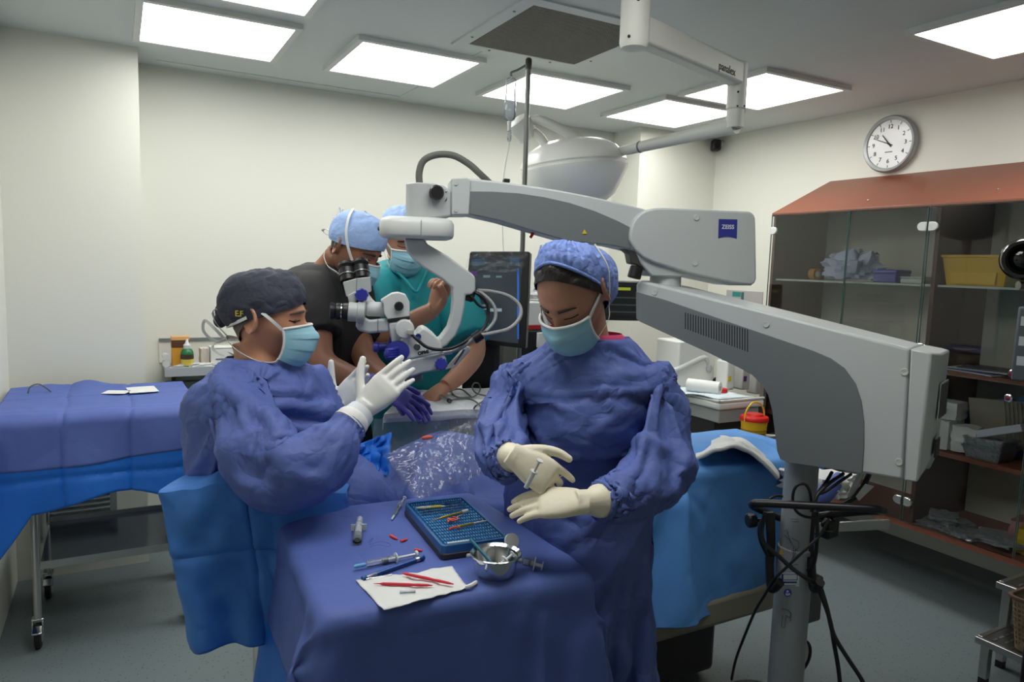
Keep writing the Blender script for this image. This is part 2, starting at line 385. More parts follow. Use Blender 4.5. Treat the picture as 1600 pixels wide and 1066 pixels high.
colline([(1237, 841), (1248, 847), (1248, 856), (1242, 861)]); colline([(1236, 861), (1247, 860)]); colline([(1243, 855), (1242, 868), (1237, 874)])
colline([(1225, 882), (1234, 884), (1247, 882)]); colline([(1236, 884), (1232, 887)]); colline([(1236, 811), (1248, 812), (1248, 816), (1236, 815), (1236, 811)])
colline([(1222, 951), (1232, 954), (1236, 959), (1234, 966), (1228, 962)]); colline([(1223, 962), (1221, 980), (1226, 981), (1228, 963)]); colline([(1236, 957), (1235, 972)])
# lower carrier arm
outl = [(993, 444), (1000, 438), (1040, 448), (1200, 488), (1422, 545), (1411, 751), (1340, 739), (1232, 723)] + \
       [(1219, 718), (1214, 705), (1210, 670), (1206, 640), (1200, 617), (1190, 600), (1175, 586), (1155, 575), (1110, 553), (1000, 503), (994, 498)]
arm = obj('carrier_arm', B().prism([la(x, y) for x, y in outl], -NA*.17), SCOPE, scope, bevel=.008, seg=3)
gp = [(993.5, 456), (1040, 469), (1150, 507), (1270, 548)] + [(1298, 560), (1320, 576), (1337, 600), (1346, 628), (1350, 660), (1350, 700), (1347, 740)] + [(1340, 739), (1232, 723), (1219, 718), (1214, 705), (1210, 670), (1206, 640), (1200, 617), (1190, 600), (1175, 586), (1155, 575), (1110, 553), (1000, 503), (994, 498)]
lab(obj('side_panel', B().prism([la(x, y, .003) for x, y in gp], -NA*.006), SCOPEG, arm, bevel=.001, seg=1), 'flat mid grey cover panel')
ec = [(1422.5, 545), (1448, 553), (1440, 752), (1411.5, 751)]
ecp = [la(x, y, -.003) for x, y in ec]
cap = B()                                                          # end cover with chamfered near corner
endd = UA
b0 = [la(1422.5, 545, 0), la(1411.5, 751, 0)]
w1 = .066; w2 = .02
prof = [(0, 0), (w1-.02, 0), (w1, -.03), (w1, -.15), (w1-.02, -.17), (0, -.17)]   # along UA, along NA
top = [b0[0] + UA*(a) + NA*c + V((0, 0, -a*.12)) for a, c in prof]; bot = [b0[1] + UA*(a*.72) + NA*c + V((0, 0, (.0 if a < w1-.001 else .05))) for a, c in prof]
capo = obj('end_cover', B().loft([top, bot]), SCOPE, arm, bevel=.005, seg=2)
def onend(a, z): return b0[0]*0 + V((b0[0].x, b0[0].y, 0)) + UA*(w1+.0005) + NA*a + V((0, 0, z))
ztop, zbot = b0[0].z, b0[1].z
hz = ztop-zbot
obj('display', B().prism([onend(-.05, ztop-.26*hz), onend(-.15, ztop-.26*hz), onend(-.15, ztop-.52*hz), onend(-.05, ztop-.52*hz)], UA*.004), mat('dark_glass', (70, 74, 78), .1), arm)
obj('display_frame', B().prism([onend(-.045, ztop-.25*hz), onend(-.155, ztop-.25*hz), onend(-.155, ztop-.53*hz), onend(-.045, ztop-.53*hz)], UA*.002), WHITE, arm)
obj('rocker_switch', B().prism([onend(-.05, ztop-.68*hz), onend(-.1, ztop-.68*hz), onend(-.1, ztop-.82*hz), onend(-.05, ztop-.82*hz)], UA*.004), BLACK, arm)
obj('seam', B().box((la(1422, 545, .0)+la(1411, 751, .0))/2, (.002, .001, (la(1422, 545)-la(1411, 751)).length*.985), x=UA, z=la(1422, 545)-la(1411, 751)), SCOPEG, arm)
for i in range(25):
    x = 1071 + i*(1168-1071)/24; y0 = 488.5 + i*(515-488.5)/24; y1 = 514 + i*(550-514)/24
    obj('vent_slot', B().prism([la(x-.9, y0, .0032), la(x+.9, y0, .0032), la(x+.9, y1, .0032), la(x-.9, y1, .0032)], -NA*.0012), mat('slot_dark', (40, 42, 48), .7), arm, flat=True)
def screw(fn, x, y, r, par, N_):
    p_ = fn(x, y, 0); o = obj('screw', B().lathe(p_, N_, [(r, 0), (r, .0012), (r*.8, .002), (r*.75, .0012), (r*.3, .0012), (r*.28, .0002)], 20), mat('screw_white', (196, 200, 196), .4), par)
for x, y in ((1023, 457), (1197, 507), (1413.5, 581.5), (1404.5, 722)): screw(lambda a, b_, c_: la(a, b_, .001), x, y, .0095, arm, NA)
obj('top_seam', B().box(la(1425, 546, -.085)+V((0, 0, .002)), (.002, .165, .003), x=UA), SCOPEG, arm)
# pivot neck
pz0, pz1 = la(1040, 452, -.085).z-.02, ub(1040, 402, -.07).z
obj('pivot_neck', B().cyl((PIV.x, PIV.y, pz0), (PIV.x, PIV.y, pz1), .052, .049, seg=40), SCOPE, scope, bevel=.003)
# counterweight block
bl = rnd([(986, 366), (990, 344), (1008, 329), (1040, 325), (1172, 330.5), (1181, 341), (1182, 437), (1174, 446), (1147, 443), (1078, 428), (1020, 410), (994, 392)], {5: 7, 6: 5, 4: 6})
bl = [(984, 374), (984.5, 364), (987, 352), (992, 342), (1000, 333.5), (1010, 328), (1024, 325), (1040, 324.5), (1172, 330.5), (1178, 334), (1181, 341), (1182.5, 436), (1180, 443), (1174, 446), (1147, 443), (1078, 428), (1022, 411), (1004, 402), (993, 391), (987, 381)]
blk = obj('counterweight_block', B().prism([ub(x, y) for x, y in bl], -NB*.14), SCOPE, scope, bevel=.007, seg=3)
blk2 = obj('block_underside', B().prism([ub(x, y, -.012) for x, y in [(992, 388), (1010, 398), (1080, 421), (1150, 437), (1176, 441), (1176, 446.5), (1140, 446), (1070, 431), (1062, 433), (1018, 432), (1012, 425), (1002, 412)]], -NB*.116), SCOPE, blk, bevel=.005)
for x, y in ((1088, 340), (1086, 411)): screw(lambda a, b_, c_: ub(a, b_, .001), x, y, .0095, blk, NB)
lg = [(1123, 342.3), (1152, 343), (1151, 373.5)] + [(1147, 371.8), (1142, 370.6), (1136.5, 370.1), (1131, 370.4), (1126.5, 371.3), (1122.2, 372.8)]
logo = obj('logo_plate', B().prism([ub(x, y, .0008) for x, y in lg], NB*.0006), mat('logo_blue', (48, 52, 140), .5), blk)
lgx = ub(1151, 355, 0)-ub(1124, 354.5, 0)
text('logo_lettering', 'ZEISS', ub(1137.4, 354.9, .0015), lgx, UB.cross(NB)*-1, .0185, mat('print_white', (226, 230, 236), .5), blk, bold=.0003)
kn = ub(993, 425, -.03)
obj('lock_knob', B().lathe(ub(995, 417, -.03), ub(990, 436, -.03)-ub(995, 417, -.03), [(.018, 0), (.021, .003), (.022, .035), (.019, .038)], 24), BLACK, blk)
obj('knob_bracket', B().prism([ub(x, y, -.02) for x, y in [(968, 384), (990, 390), (1008, 404), (1018, 420), (1010, 424), (994, 414), (986, 412), (983, 396)]], -NB*.05), DSTEEL, blk, bevel=.004)
# spring arm
sp_ = [(704, 280), (735, 278.5)] + curve([V((735, 278.5, 0)), V((800, 286, 0)), V((860, 295, 0)), V((920, 306, 0)), V((985, 321, 0)), V((1012, 328, 0))], 3)
sp_ = [(p[0], p[1]) for p in sp_[2:]]
spt = [(704, 281)] + sp_ + [(1012, 395), (985, 391), (955, 384), (885, 377), (780, 346), (735, 336), (706, 336)]
spr = obj('spring_arm', B().prism([ub(x, y, -.015) for x, y in spt], -NB*.11), SCOPE, scope, bevel=.006, seg=3)
gpl = [(733, 299), (770, 299.5), (810, 302), (850, 308), (890, 317), (930, 330), (965, 345), (986, 356)] + [(986, 389), (955, 382.5), (886, 376), (780, 344), (734, 334)]
lab(obj('side_panel', B().prism([ub(x, y, -.013) for x, y in gpl], -NB*.003), SCOPEG, spr, bevel=.001, seg=1), 'grey curved cover panel')
obj('end_bracket', B().prism([ub(x, y, -.008) for x, y in rnd([(705, 279), (730, 277), (736, 281), (733, 336), (706, 336)], 3)], -NB*.124), SCOPE, spr, bevel=.004)
for x, y in ((712.5, 287), (712.5, 329)): screw(lambda a, b_, c_: ub(a, b_, -.007), x, y, .0055, spr, NB)
b = B(); b.prism([ub(x, y, -.0118) for x, y in ((909.5, 365.5), (913.3, 358.5), (917.3, 365.5))], NB*.0008); obj('warning_triangle', b, YEL, spr)
obj('red_tag', B().tube([ub(832, 361, -.06), ub(832, 366, -.05), ub(829, 371, -.045)], .005, seg=8, sub=3), mat('red_plastic', (200, 40, 34), .5), spr)
obj('black_latch', B().box(ub(791, 283, -.07), (.02, .03, .012), x=UB), BLACK, spr, bevel=.003)
# head of the arm: swivel drum, round suspension, cable loop
OC = ub(660, 315, -.06)                                             # drum axis
def oc(px, py, o=0): return onP(px, py, OC+NB*o, NB)
zt, zb = oc(660, 288).z, oc(660, 343).z
drum = obj('swivel_drum', B().cyl((OC.x, OC.y, zb), (OC.x, OC.y, zt), .05, seg=40), mat('drum_grey', (176, 180, 181), .4), scope, bevel=.004)
obj('drum_arm', B().prism([oc(x, y, .045) for x, y in [(664, 289), (692, 289), (702, 296), (706, 300), (706, 338), (664, 343)]], -NB*.09), mat('drum_grey', ()), scope, bevel=.006) if False else obj('drum_arm', B().prism([oc(x, y, .045) for x, y in [(664, 289), (692, 289), (702, 296), (706, 300), (706, 338), (664, 343)]], -NB*.09), MATS['drum_grey'], drum, bevel=.006)
obj('clamp_knob', B().lathe(oc(681.5, 302, .045), NB, [(.014, 0), (.0215, .004), (.0225, .022), (.018, .028)], 16), BLACK, drum)
obj('index_dot', B().ball(oc(697, 299, .046), .003), CHROME, drum)
obj('index_wedge', B().prism([oc(x, y, .0456) for x, y in ((695, 315), (698.5, 308), (698, 313.5))], NB*.001), INK, drum)
z1, z0 = oc(650, 341).z, oc(650, 374).z
zm = (z0+z1)/2
def stad(hw, hd, z, cx=651):
    c_ = oc(cx, 357); pts = []
    for k in range(40):
        a = 2*PI*k/40; ca, sa_ = math.cos(a), math.sin(a); e = .55
        pts.append(V((c_.x, c_.y, z)) + UB*hw*math.copysign(abs(ca)**e, ca) + NB*hd*math.copysign(abs(sa_)**e, sa_))
    return pts
sus = obj('suspension_disc', B().loft([stad(.090, .07, z1), stad(.106, .084, z1-.006), stad(.112, .09, z1-.018), stad(.112, .09, z0+.012), stad(.107, .085, z0+.004), stad(.095, .075, z0)]), WHITE, scope, ang=60)
obj('side_stud', B().ball(oc(593, 357), (.006, .01, .008)), BLACK, sus)
obj('disc_seam', B().box(oc(658, 358, .0905), (.0015, .001, .052), x=UB), SCOPEG, sus)
obj('cable_loop', B().tube([oc(656, 291, -.0), oc(655, 270), oc(662, 251), oc(682, 242), oc(708, 243), oc(732, 256), oc(748, 270), oc(765, 286, -.02)], .0105, seg=14), mat('cable_grey', (92, 94, 88), .6), drum)
# curved suspension arm (C shaped) that carries the optics
cs = []
up = [(632, 374), (664, 374), (667, 381), (700, 400), (738, 428), (743, 434), (743, 455), (737, 461), (728, 461)]
lo = [(726, 480), (721, 505), (712, 525), (698, 540), (686, 546), (668, 545), (672, 538), (688, 528), (700, 512), (706, 492), (708, 470), (707, 450)]
le = [(690, 436), (662, 418), (645, 404), (636, 392)]
carm = obj('suspension_arm', B().prism([oc(x, y, .035) for x, y in up+lo+le], -NB*.07), SCOPE, scope, bevel=.006, seg=3)
obj('cable_clip', B().box(oc(733, 463, .0), (.03, .05, .03), x=UB, z=(.3, 0, 1)), BLACK, carm, bevel=.004)
# optics body (positions in the plane of the arm, o = towards the near side)
ob = obj('optics_body', B().prism([oc(x, y, .06) for x, y in [(634, 563), (623, 537), (630, 524), (649, 523), (656, 515), (662, 512.5), (669, 516), (679, 524), (689, 535), (693, 552)]], -NB*.12), WHITE, scope, bevel=.006, seg=3)
lob = obj('lower_housing', B().prism([oc(x, y, .062) for x, y in [(617, 565), (636, 563.2), (692, 550.5), (697, 560), (698, 578), (662, 583.5), (644, 590), (630, 589), (622, 582), (617, 573)]], -NB*.124), mat('housing_grey', (172, 176, 180), .35), scope, bevel=.007, seg=3)
ox = (oc(690, 551, 0)-oc(636, 563, 0)).normalized()
text('model_lettering', 'OPMI', oc(661.5, 551.2, .0607), ox, V((0, 0, 1)), .0145, INK, ob, bold=.0007)
text('model_lettering', 'Lumera', oc(677, 547.8, .0607), ox, V((0, 0, 1)), .011, mat('grey_print', (120, 122, 124)), ob)
obj('dial', B().lathe(oc(651.5, 542, .06), NB, [(.010, 0), (.010, .002), (.0085, .003), (.0075, .001)], 24), DSTEEL, ob)
obj('socket', B().lathe(oc(653.5, 525.5, .06), NB, [(.0085, 0), (.0085, .005), (.006, .006), (.003, .004)], 20), mat('blue_dark', (38, 60, 130), .4), ob)
obj('top_lens_mount', B().lathe(oc(645, 588, 0), oc(646.5, 595, 0)-oc(645, 588, 0), [(.03, 0), (.03, .012), (.027, .016)], 32), mat('lens_rim', (130, 120, 126), .3), lob)
BLUE = mat('blue_knob', (44, 50, 150), .38)
def knob(name, px, py, o0, o1, r, par, n=10):
    p_, q_ = oc(px, py, o0), oc(px, py, o1); X, Y, Z = basis(q_-p_); rings = []
    for rr, f in ((.8, 0), (1, .12), (1, .8), (.85, 1)):
        rings.append([p_.lerp(q_, f) + (X*math.cos(a*PI/30)+Y*math.sin(a*PI/30))*r*rr*(1+.06*math.cos(a*PI/30*n)) for a in range(60)])
    return obj(name, B().loft(rings), BLUE, par)
lab(knob('focus_knob', 689.5, 569, .06, .09, .0185, lob), 'royal blue fluted knob')
obj('handle_plate', B().lathe(oc(623, 548, .05), (oc(617, 550, .09)-oc(623, 548, .05)), [(.012, 0), (.03, .002), (.031, .008), (.02, .011)], 32, sq=1.15), BLUE, ob)
hb = B()
for k in range(4): hb.tube([oc(621-k*.6, 545+k*4, .058), oc(612, 547+k*3.6, .072), oc(603, 548+k*3.6, .07)], .0075, seg=10)
hb.ball(oc(606, 553, .07), (.012, .011, .016)); obj('grip_handle', hb, BLUE, ob)
hb = B().cyl(oc(604, 541, .0), oc(590, 542, .0), .011); hb.lathe(oc(592, 542.5, 0), -UB, [(.012, 0), (.016, .003), (.016, .014), (.012, .018)], 14); obj('grip_handle', hb, BLUE, ob)
obj('lever', B().prism([oc(x, y, .02) for x, y in ((604, 545), (608.5, 527), (611.5, 527), (612, 545))], -NB*.02), BLUE, ob, bevel=.002)
# binocular tower
hous = obj('beam_housing', B().prism([oc(x, y, .045) for x, y in rnd([(600, 490), (599, 475), (594, 470), (612, 459), (622, 457.5), (634, 461), (640, 472), (640, 494), (606, 499)], 2)], -NB*.09), WHITE, scope, bevel=.006, seg=3)
obj('side_knob', B().lathe(oc(623.3, 478.4, .045), NB, [(.014, 0), (.014, .012), (.012, .015)], 16), BLACK, hous)
obj('black_band', B().prism([oc(x, y, .046) for x, y in ((605.5, 498.5), (640, 494), (640.5, 499.5), (606, 504))], -NB*.092), BLACK, hous, bevel=.002)
lbod = obj('beam_splitter', B().prism([oc(x, y, .044) for x, y in ((607.5, 504), (640.5, 499.8), (643, 505), (647, 524), (640, 534), (613, 538), (609, 520))], -NB*.088), mat('splitter_grey', (188, 192, 195), .4), scope, bevel=.006)
obj('camera_boss', B().lathe(oc(632, 513.5, .044), NB, [(.029, 0), (.029, .02), (.025, .028), (.012, .03)], 36), WHITE, lbod)
obj('plug', B().box(oc(641, 519, .075), (.02, .02, .015), x=(UB+V((0, 0, .6)))), mat('plug_grey', (165, 166, 160), .5), lbod, bevel=.002)
obj('signal_cable', B().tube([oc(643, 522, .075), oc(652, 531, .08), oc(666, 542, .08), (oc(684, 546.5, .075)), oc(703, 545, .06), oc(722, 537, .05), oc(741, 525, .04), oc(760, 519, .05)], .0052, seg=10), BLACK, lbod)
# surgeon binocular
LG = mat('tube_grey', (182, 186, 186), .35)
def roundbar(b_, pts, r): return b_.tube(pts, r, seg=20, sub=1)
bino = obj('binocular_elbow', B().loft([[oc(x, y, o) for o in (.035, -.035)] + [oc(x2, y2, o) for o in (-.035, .035)] for x, y, x2, y2 in ((556, 503, 556, 510), (566, 493, 560, 517), (577, 500, 578, 521.5), (590, 498.5, 591, 520), (610, 496.5, 609, 519))]), LG, scope, bevel=.007, seg=3)
obj('index_mark', B().box(oc(590.4, 509, .0355), (.0015, .001, .04), x=UB), INK, bino)
for o in (.034, -.034):
    obj('tube_ring', B().lathe(oc(571, 489, o), oc(545, 487, o)-oc(571, 489, o), [(.024, 0), (.0325, .003), (.0325, .022), (.029, .025), (.029, .05)], 32), LG, bino)
    obj('eyepiece', B().lathe(oc(546, 487.5, o), oc(520, 486, o)-oc(546, 487.5, o), [(.024, 0), (.027, .004), (.026, .018), (.0235, .02), (.025, .024), (.025, .038), (.021, .04), (.024, .045), (.027, .054), (.022, .056)], 32), BLACK, bino)
    obj('eyepiece_ring', B().lathe(oc(534.5, 487, o), oc(520, 486, o)-oc(546, 487.5, o), [(.0262, 0), (.0262, .003), (.0245, .004)], 32), CHROME, bino)
obj('cross_tube', B().lathe(oc(571, 482.5, 0), oc(604, 484, 0)-oc(571, 482.5, 0), [(.018, 0), (.0225, .005), (.0225, .055), (.021, .062), (.021, .072)], 28), WHITE, bino)
# assistant binocular (leans back to the standing assistant)
asst = obj('assistant_tube', B().prism([oc(x, y, -.0) for x, y in rnd([(535.5, 441), (557, 435), (578, 432.5), (580, 456), (562, 462), (541, 464)], 2)], -NB*.07), LG, scope, bevel=.005, seg=3)
obj('tube_seam', B().box(oc(557, 447, .0005), (.0016, .001, .05), x=UB, z=(.04, 0, 1)), SCOPEG, asst)
for (xa, ya, xb, yb) in ((544.5, 440, 541, 412), (566, 436, 562, 407)):
    d_ = oc(xb, yb, -.06)-oc(xa, ya, -.03)
    obj('eyepiece', B().lathe(oc(xa, ya, -.03), d_, [(.024, 0), (.0235, .02), (.026, .022), (.026, .04), (.022, .044), (.027, .052), (.024, .062), (.02, .062)], 32), BLACK, asst)
    obj('eyepiece_ring', B().lathe(oc(xa, ya, -.03)+d_.normalized()*.018, d_, [(.0265, 0), (.0265, .004), (.0245, .005)], 32), mat('ring_grey', (120, 122, 124), .3, .5), asst)
obj('link', B().prism([oc(x, y, .02) for x, y in ((543, 462), (553, 456), (560, 456), (556, 474), (553, 479), (546, 480))], -NB*.02), LG, asst, bevel=.003)
obj('neck', B().tube([oc(566, 461, -.02), oc(575, 474, -.015), oc(584, 482, 0)], .019, seg=16), LG, asst)
lab(knob('tilt_knob', 565, 461, .02, .046, .0195, asst, 8), 'royal blue fluted knob'); lab(knob('tilt_knob', 558, 456, -.05, -.02, .0165, asst, 8), 'royal blue fluted knob')
# bracket and cables at the right of the optics
obj('side_bracket', B().prism([oc(x, y, .02) for x, y in ((696, 578), (728, 541), (734, 543), (735.5, 548), (712, 573.5))], -NB*.03), mat('bracket_pale', (205, 205, 200), .5), lob, bevel=.003)
obj('bracket_slot', B().prism([oc(x, y, .0205) for x, y in ((709, 569), (724, 545.5), (727, 546.5), (711, 571))], -NB*.001), DSTEEL, lob)
obj('light_guide', B().tube([oc(692, 551, .03), oc(706, 549, .035), oc(722, 543, .04), oc(745, 526, .05), oc(768, 521, .05), oc(795, 514, .02), oc(812, 497, 0), oc(812, 478, -.02), oc(795, 463, -.03), oc(770, 456, -.03), oc(746, 454, -.01)], .0062, seg=10), mat('cable_pale', (150, 152, 150), .45), carm)
obj('light_guide', B().tube([oc(745, 527, .045), oc(762, 515, .03), oc(773, 500, .02), oc(774, 484, .01), oc(766, 470, 0), oc(752, 458, -.01), oc(744, 455, -.01)], .0055, seg=10), MATS['cable_pale'], carm)
obj('signal_cable', B().tube([oc(745, 527, .04), oc(758, 510, .03), oc(763, 492, .02), oc(760, 474, .01), oc(747, 460, 0), oc(738, 455, 0)], .005, seg=10), BLACK, carm)
obj('cable_wrap', B().tube([oc(740, 530, .046), oc(745, 527, .046), oc(752, 522, .046)], .017, seg=12), BLACK, carm)
obj('ferrule', B().cyl(oc(693, 551.5, .03), oc(706, 549, .035), .0085), STEEL, lob)
obj('cable_hank', B().tube([oc(738, 455, .02), oc(752, 462, .03), oc(761, 474, .03), oc(758, 480, .03), oc(748, 477, .03), oc(738, 465, .03), oc(735, 460, .02)], .0045, seg=8), BLACK, carm)
# handle bar, brackets and cable tangle on the column
zb_ = onP(1260, 795, CX0, cdir).z
def cp_(px, py, o=0): return onP(px, py, CX0+cdir*o, cdir)
obj('push_handle', B().tube([cp_(1225, 812, -.03), cp_(1196, 800, .0), cp_(1178, 792, .05), cp_(1177, 788, .09), cp_(1188, 786.5, .1), cp_(1260, 790, .1), cp_(1360, 795, .1), cp_(1375, 797, .08), cp_(1378, 799, .03), cp_(1340, 800, -.03), cp_(1270, 808, -.05)], .0115, seg=14), BLACK, scope)
for x0_, x1_, x2_ in ((1197, 1203, 1217), (1272, 1266, 1278)):
    s_ = 1 if x0_ > 1232 else -1
    obj('cable_hook', B().loft([[cp_(xx+dx_, yy, o) for dx_, o in ((-w_, .03), (w_, .03), (w_, -.01), (-w_, -.01))] for xx, yy, w_ in ((x0_+ (6 if s_ < 0 else -5), 800, 8), (x0_+(8 if s_ < 0 else -7), 850, 7), (x0_+(6 if s_ < 0 else -6), 885, 6))]), BLACK, scope, bevel=.004)
    obj('hook_end', B().tube([cp_(x0_+(5 if s_ < 0 else -5), 870, .03), cp_(x0_+(7 if s_ < 0 else -2), 915, .045), cp_(x0_+(12 if s_ < 0 else 4), 920, .07), cp_(x0_+(22 if s_ < 0 else 10), 910, .09)], .0125, seg=12), BLACK, scope)
    obj('clamp_wheel', B().lathe(cp_(1190 if s_ < 0 else 1283, 813, 0), UB*s_, [(.006, 0), (.006, .02), (.02, .022), (.022, .03), (.022, .042), (.018, .046)], 14) if s_ < 0 else B().lathe(cp_(1284, 820, -.02), UB, [(.006, 0), (.02, .012), (.022, .03), (.018, .036)], 14), BLACK, scope)
K = lambda pts, r=.005: obj('cable', B().tube([cp_(*p) for p in pts], r, seg=8), BLACK, scope)
K([(1318, 740, .02), (1300, 752, .05), (1285, 765, .06), (1277, 775, .07), (1272, 790, .08)]); K([(1330, 741, .02), (1312, 753, .05), (1290, 768, .06), (1280, 772, .07)], .0045); K([(1300, 738, .02), (1290, 755, .05), (1278, 772, .06), (1268, 800, .06)])
K([(1268, 790, .075), (1265, 768, .08), (1258, 757, .085), (1247, 758, .085), (1240, 768, .085), (1239, 785, .085), (1245, 800, .085), (1260, 808, .085), (1280, 808, .08), (1300, 800, .06)], .0042)
K([(1196, 800, .06), (1190, 830, .07), (1195, 850, .08), (1215, 868, .085), (1240, 890, .09), (1262, 905, .09), (1275, 912, .07)], .0062)
K([(1295, 812, .03), (1280, 838, .07), (1255, 862, .085), (1232, 884, .09), (1210, 905, .085), (1195, 930, .06), (1180, 955, .03), (1165, 990, 0), (1150, 1030, -.05), (1143, 1062, -.1)], .0042)
K([(1197, 790, .07), (1203, 780, .075), (1213, 775, .07), (1222, 776, .05)], .004); K([(1276, 800, .06), (1277, 840, .07), (1272, 880, .06), (1262, 892, .05)], .0055)
K([(1275, 910, .06), (1285, 935, .06), (1297, 970, .05), (1303, 1005, .04), (1310, 1045, .02), (1314, 1085, -.0)], .0062); K([(1280, 910, .05), (1292, 950, .06), (1302, 990, .06), (1322, 1025, .05), (1345, 1060, .03), (1360, 1090, 0)], .0062)
K([(1190, 812, .05), (1186, 830, .06), (1190, 850, .06), (1200, 870, .05)], .005)
obj('white_tube', B().tube([cp_(1345, 741, 0), cp_(1338, 756, .02), cp_(1328, 776, .02)], .0085, seg=10), WHITE, scope)
K([(1358, 741, .0), (1350, 758, .02), (1338, 775, .03), (1322, 786, .04), (1300, 796, .05)], .0075)
obj('cable_tag', B().prism([cp_(*p) for p in ((1352, 756, .035), (1366, 760, .035), (1342, 783, .045), (1337, 776, .045))], cdir*.001), mat('tag_white', (215, 216, 212), .6), scope)
# ------------------------------------------------------------------ pendant surgical lamp
PW = mat('pendant_white', (214, 214, 206), .42)
MC = V((1.43, 1.853, 0)); vd = V((MC.x, MC.y, 0)).normalized()
def onv(px, py, c): n = V((c.x, c.y, 0)).normalized(); return onP(px, py, c, n)
lampt = thing('surgical_lamp', 'white dome operating lamp hanging on a jointed ceiling arm', 'surgical lamp', (MC.x, MC.y, 2.6))
za = onv(1000, 44, MC).z
obj('ceiling_column', B().lathe((MC.x, MC.y, 2.6), (0, 0, -1), [(.09, 0), (.09, .02), (.046, .025), (.046, 2.6-onv(990, 68, MC).z), (.04, 2.6-onv(990, 76, MC).z)], 36), PW, lampt)
EL = onZ(1153, 117, za); 
ax = (V((EL.x, EL.y, 0))-MC).normalized()
hh = .042
obj('upper_arm', B().box((MC+V((0, 0, za))+EL)/2+ax*.0, ((V((EL.x, EL.y, 0))-MC).length, .062, .086), x=ax), PW, lampt, bevel=.012, seg=4)
zb2 = onv(1155, 172, EL).z
el = obj('elbow_joint', B().cyl((EL.x, EL.y, za+.045), (EL.x, EL.y, zb2), .036, seg=28), PW, lampt, bevel=.006)
obj('elbow_turn', B().tube([V((EL.x, EL.y, zb2)), V((EL.x, EL.y, zb2-.05)), onv(1148, 200, EL)], .034, seg=20), PW, el)
for x, y in ((1151, 147), (1150, 169), (1161, 169)): obj('screw', B().ball(onv(x, y, EL)-vd*.036, .004, seg=8), INK, el)
obj('screw', B().ball(onv(997, 7, MC)-vd*.046, .006, seg=8), INK, lampt); obj('screw', B().ball(onv(982.5, 64, MC)-vd*.046, .005, seg=8), INK, lampt)
side = V((ax.y, -ax.x, 0)); 
if side.dot(EYE-EL) < 0: side = -side
axr = ax if (P0 := at(1153, 117, 1)) and ax.dot(RGT) > 0 else -ax
text('maker_lettering', 'panalex', onP(1136.5, 108, EL+side*.0318, side), axr, V((0, 0, 1)), .041, INK, el, bold=.0001)
DC = at(897, 268, 3.27)
A2a, A2b = onv(1150, 195, EL), at(952, 241, 3.2)
arm2 = obj('lower_arm', B().tube([A2a, A2a.lerp(A2b, .15), A2a.lerp(A2b, .4), A2a.lerp(A2b, .75), A2b], .034, seg=22, sub=4, taper=(1, .55)), PW, lampt)
q = A2a.lerp(A2b, .72); obj('joint_ring', B().cyl(q, q+(A2b-A2a).normalized()*.006, .0255, seg=22), SCOPEG, arm2)
yk = obj('yoke', B().tube([at(950, 243, 3.2), at(925, 228, 3.19), at(885, 207, 3.18), at(855, 192, 3.2), at(838, 187, 3.22), at(824, 195, 3.24)], .021, seg=16), PW, lampt)
obj('yoke_branch', B().tube([at(828, 203, 3.25), at(843, 213, 3.22), at(858, 233, 3.16), at(878, 244, 3.13), at(893, 262, 3.12)], .017, seg=14, taper=(1.3, .9)), PW, yk)
obj('yoke_hub', B().lathe(at(806, 186, 3.22), at(826, 214, 3.26)-at(806, 186, 3.22), [(.03, 0), (.053, .01), (.058, .05), (.047, .1), (.02, .105)], 28), PW, yk)
dn = V((-.10, .06, 1)).normalized()
dome = obj('dome', B().lathe(DC, dn, [(r_*1.07, h_*1.07) for r_, h_ in ((.05, -.15), (.12, -.14), (.165, -.11), (.205, -.045), (.228, -.006), (.23, .008), (.216, .012), (.216, .02), (.228, .026), (.222, .05), (.19, .09), (.14, .118), (.06, .13))], 56), mat('dome_white', (248, 248, 242), .3, coat=.3), lampt)
obj('grip_handle', B().lathe(DC-dn*.14, -dn, [(.028, 0), (.03, .02), (.026, .05), (.03, .1), (.02, .12)], 24), PW, lampt)

# ------------------------------------------------------------------ glass cabinet on the right wall
GL = glassmat('cabinet_glass', (.94, .955, .95), 1.36, .01)
GLE = mat('glass_edge', (72, 104, 98), .2)
XF, YA, YZ = 3.45, 3.05, 1.0
cab = thing('glass_cabinet', 'wall-hung red brown cabinet with glass doors and sloping top', 'cabinet', (3.7, 2.0, .36))
bb = B(); bb.prism([(XF, YA, 1.965), (XR, YA, 2.196), (XR, YA, 2.17), (XF, YA, 1.945)], (0, YZ-YA, 0))
top = obj('sloping_top', bb, WOOD, cab, bevel=.002)
for x_, y_ in ((3.58, 1.86), (3.71, 1.78), (3.56, 2.5)): obj('screw_cap', B().ball((x_, y_, 1.965+(x_-XF)*.462), (.009, .009, .004), seg=10), CHROME, top)
obj('side_panel', B().prism([(XF+.02, YA, .36), (XR, YA, .36), (XR, YA, 2.17), (XF+.02, YA, 1.95)], (0, -.018, 0)), WOODD, cab)
obj('side_panel', B().prism([(XF+.02, YZ+.018, .36), (XR, YZ+.018, .36), (XR, YZ+.018, 2.17), (XF+.02, YZ+.018, 1.95)], (0, -.018, 0)), WOODD, cab)
obj('divider', B().prism([(XF+.025, 2.07, .36), (XR, 2.07, .36), (XR, 2.07, 2.17), (XF+.025, 2.07, 1.95)], (0, -.02, 0)), WOODD, cab)
obj('back_panel', B().span((XR-.012, YZ, .36), (XR-.002, YA, 2.17)), mat('cabinet_back', (205, 204, 190), .5), cab)
obj('bottom_board', B().span((XF, YZ, .352), (XR-.012, YA, .378)), WOOD, cab)
SG = mat('pale_shelf', (190, 198, 190), .25)
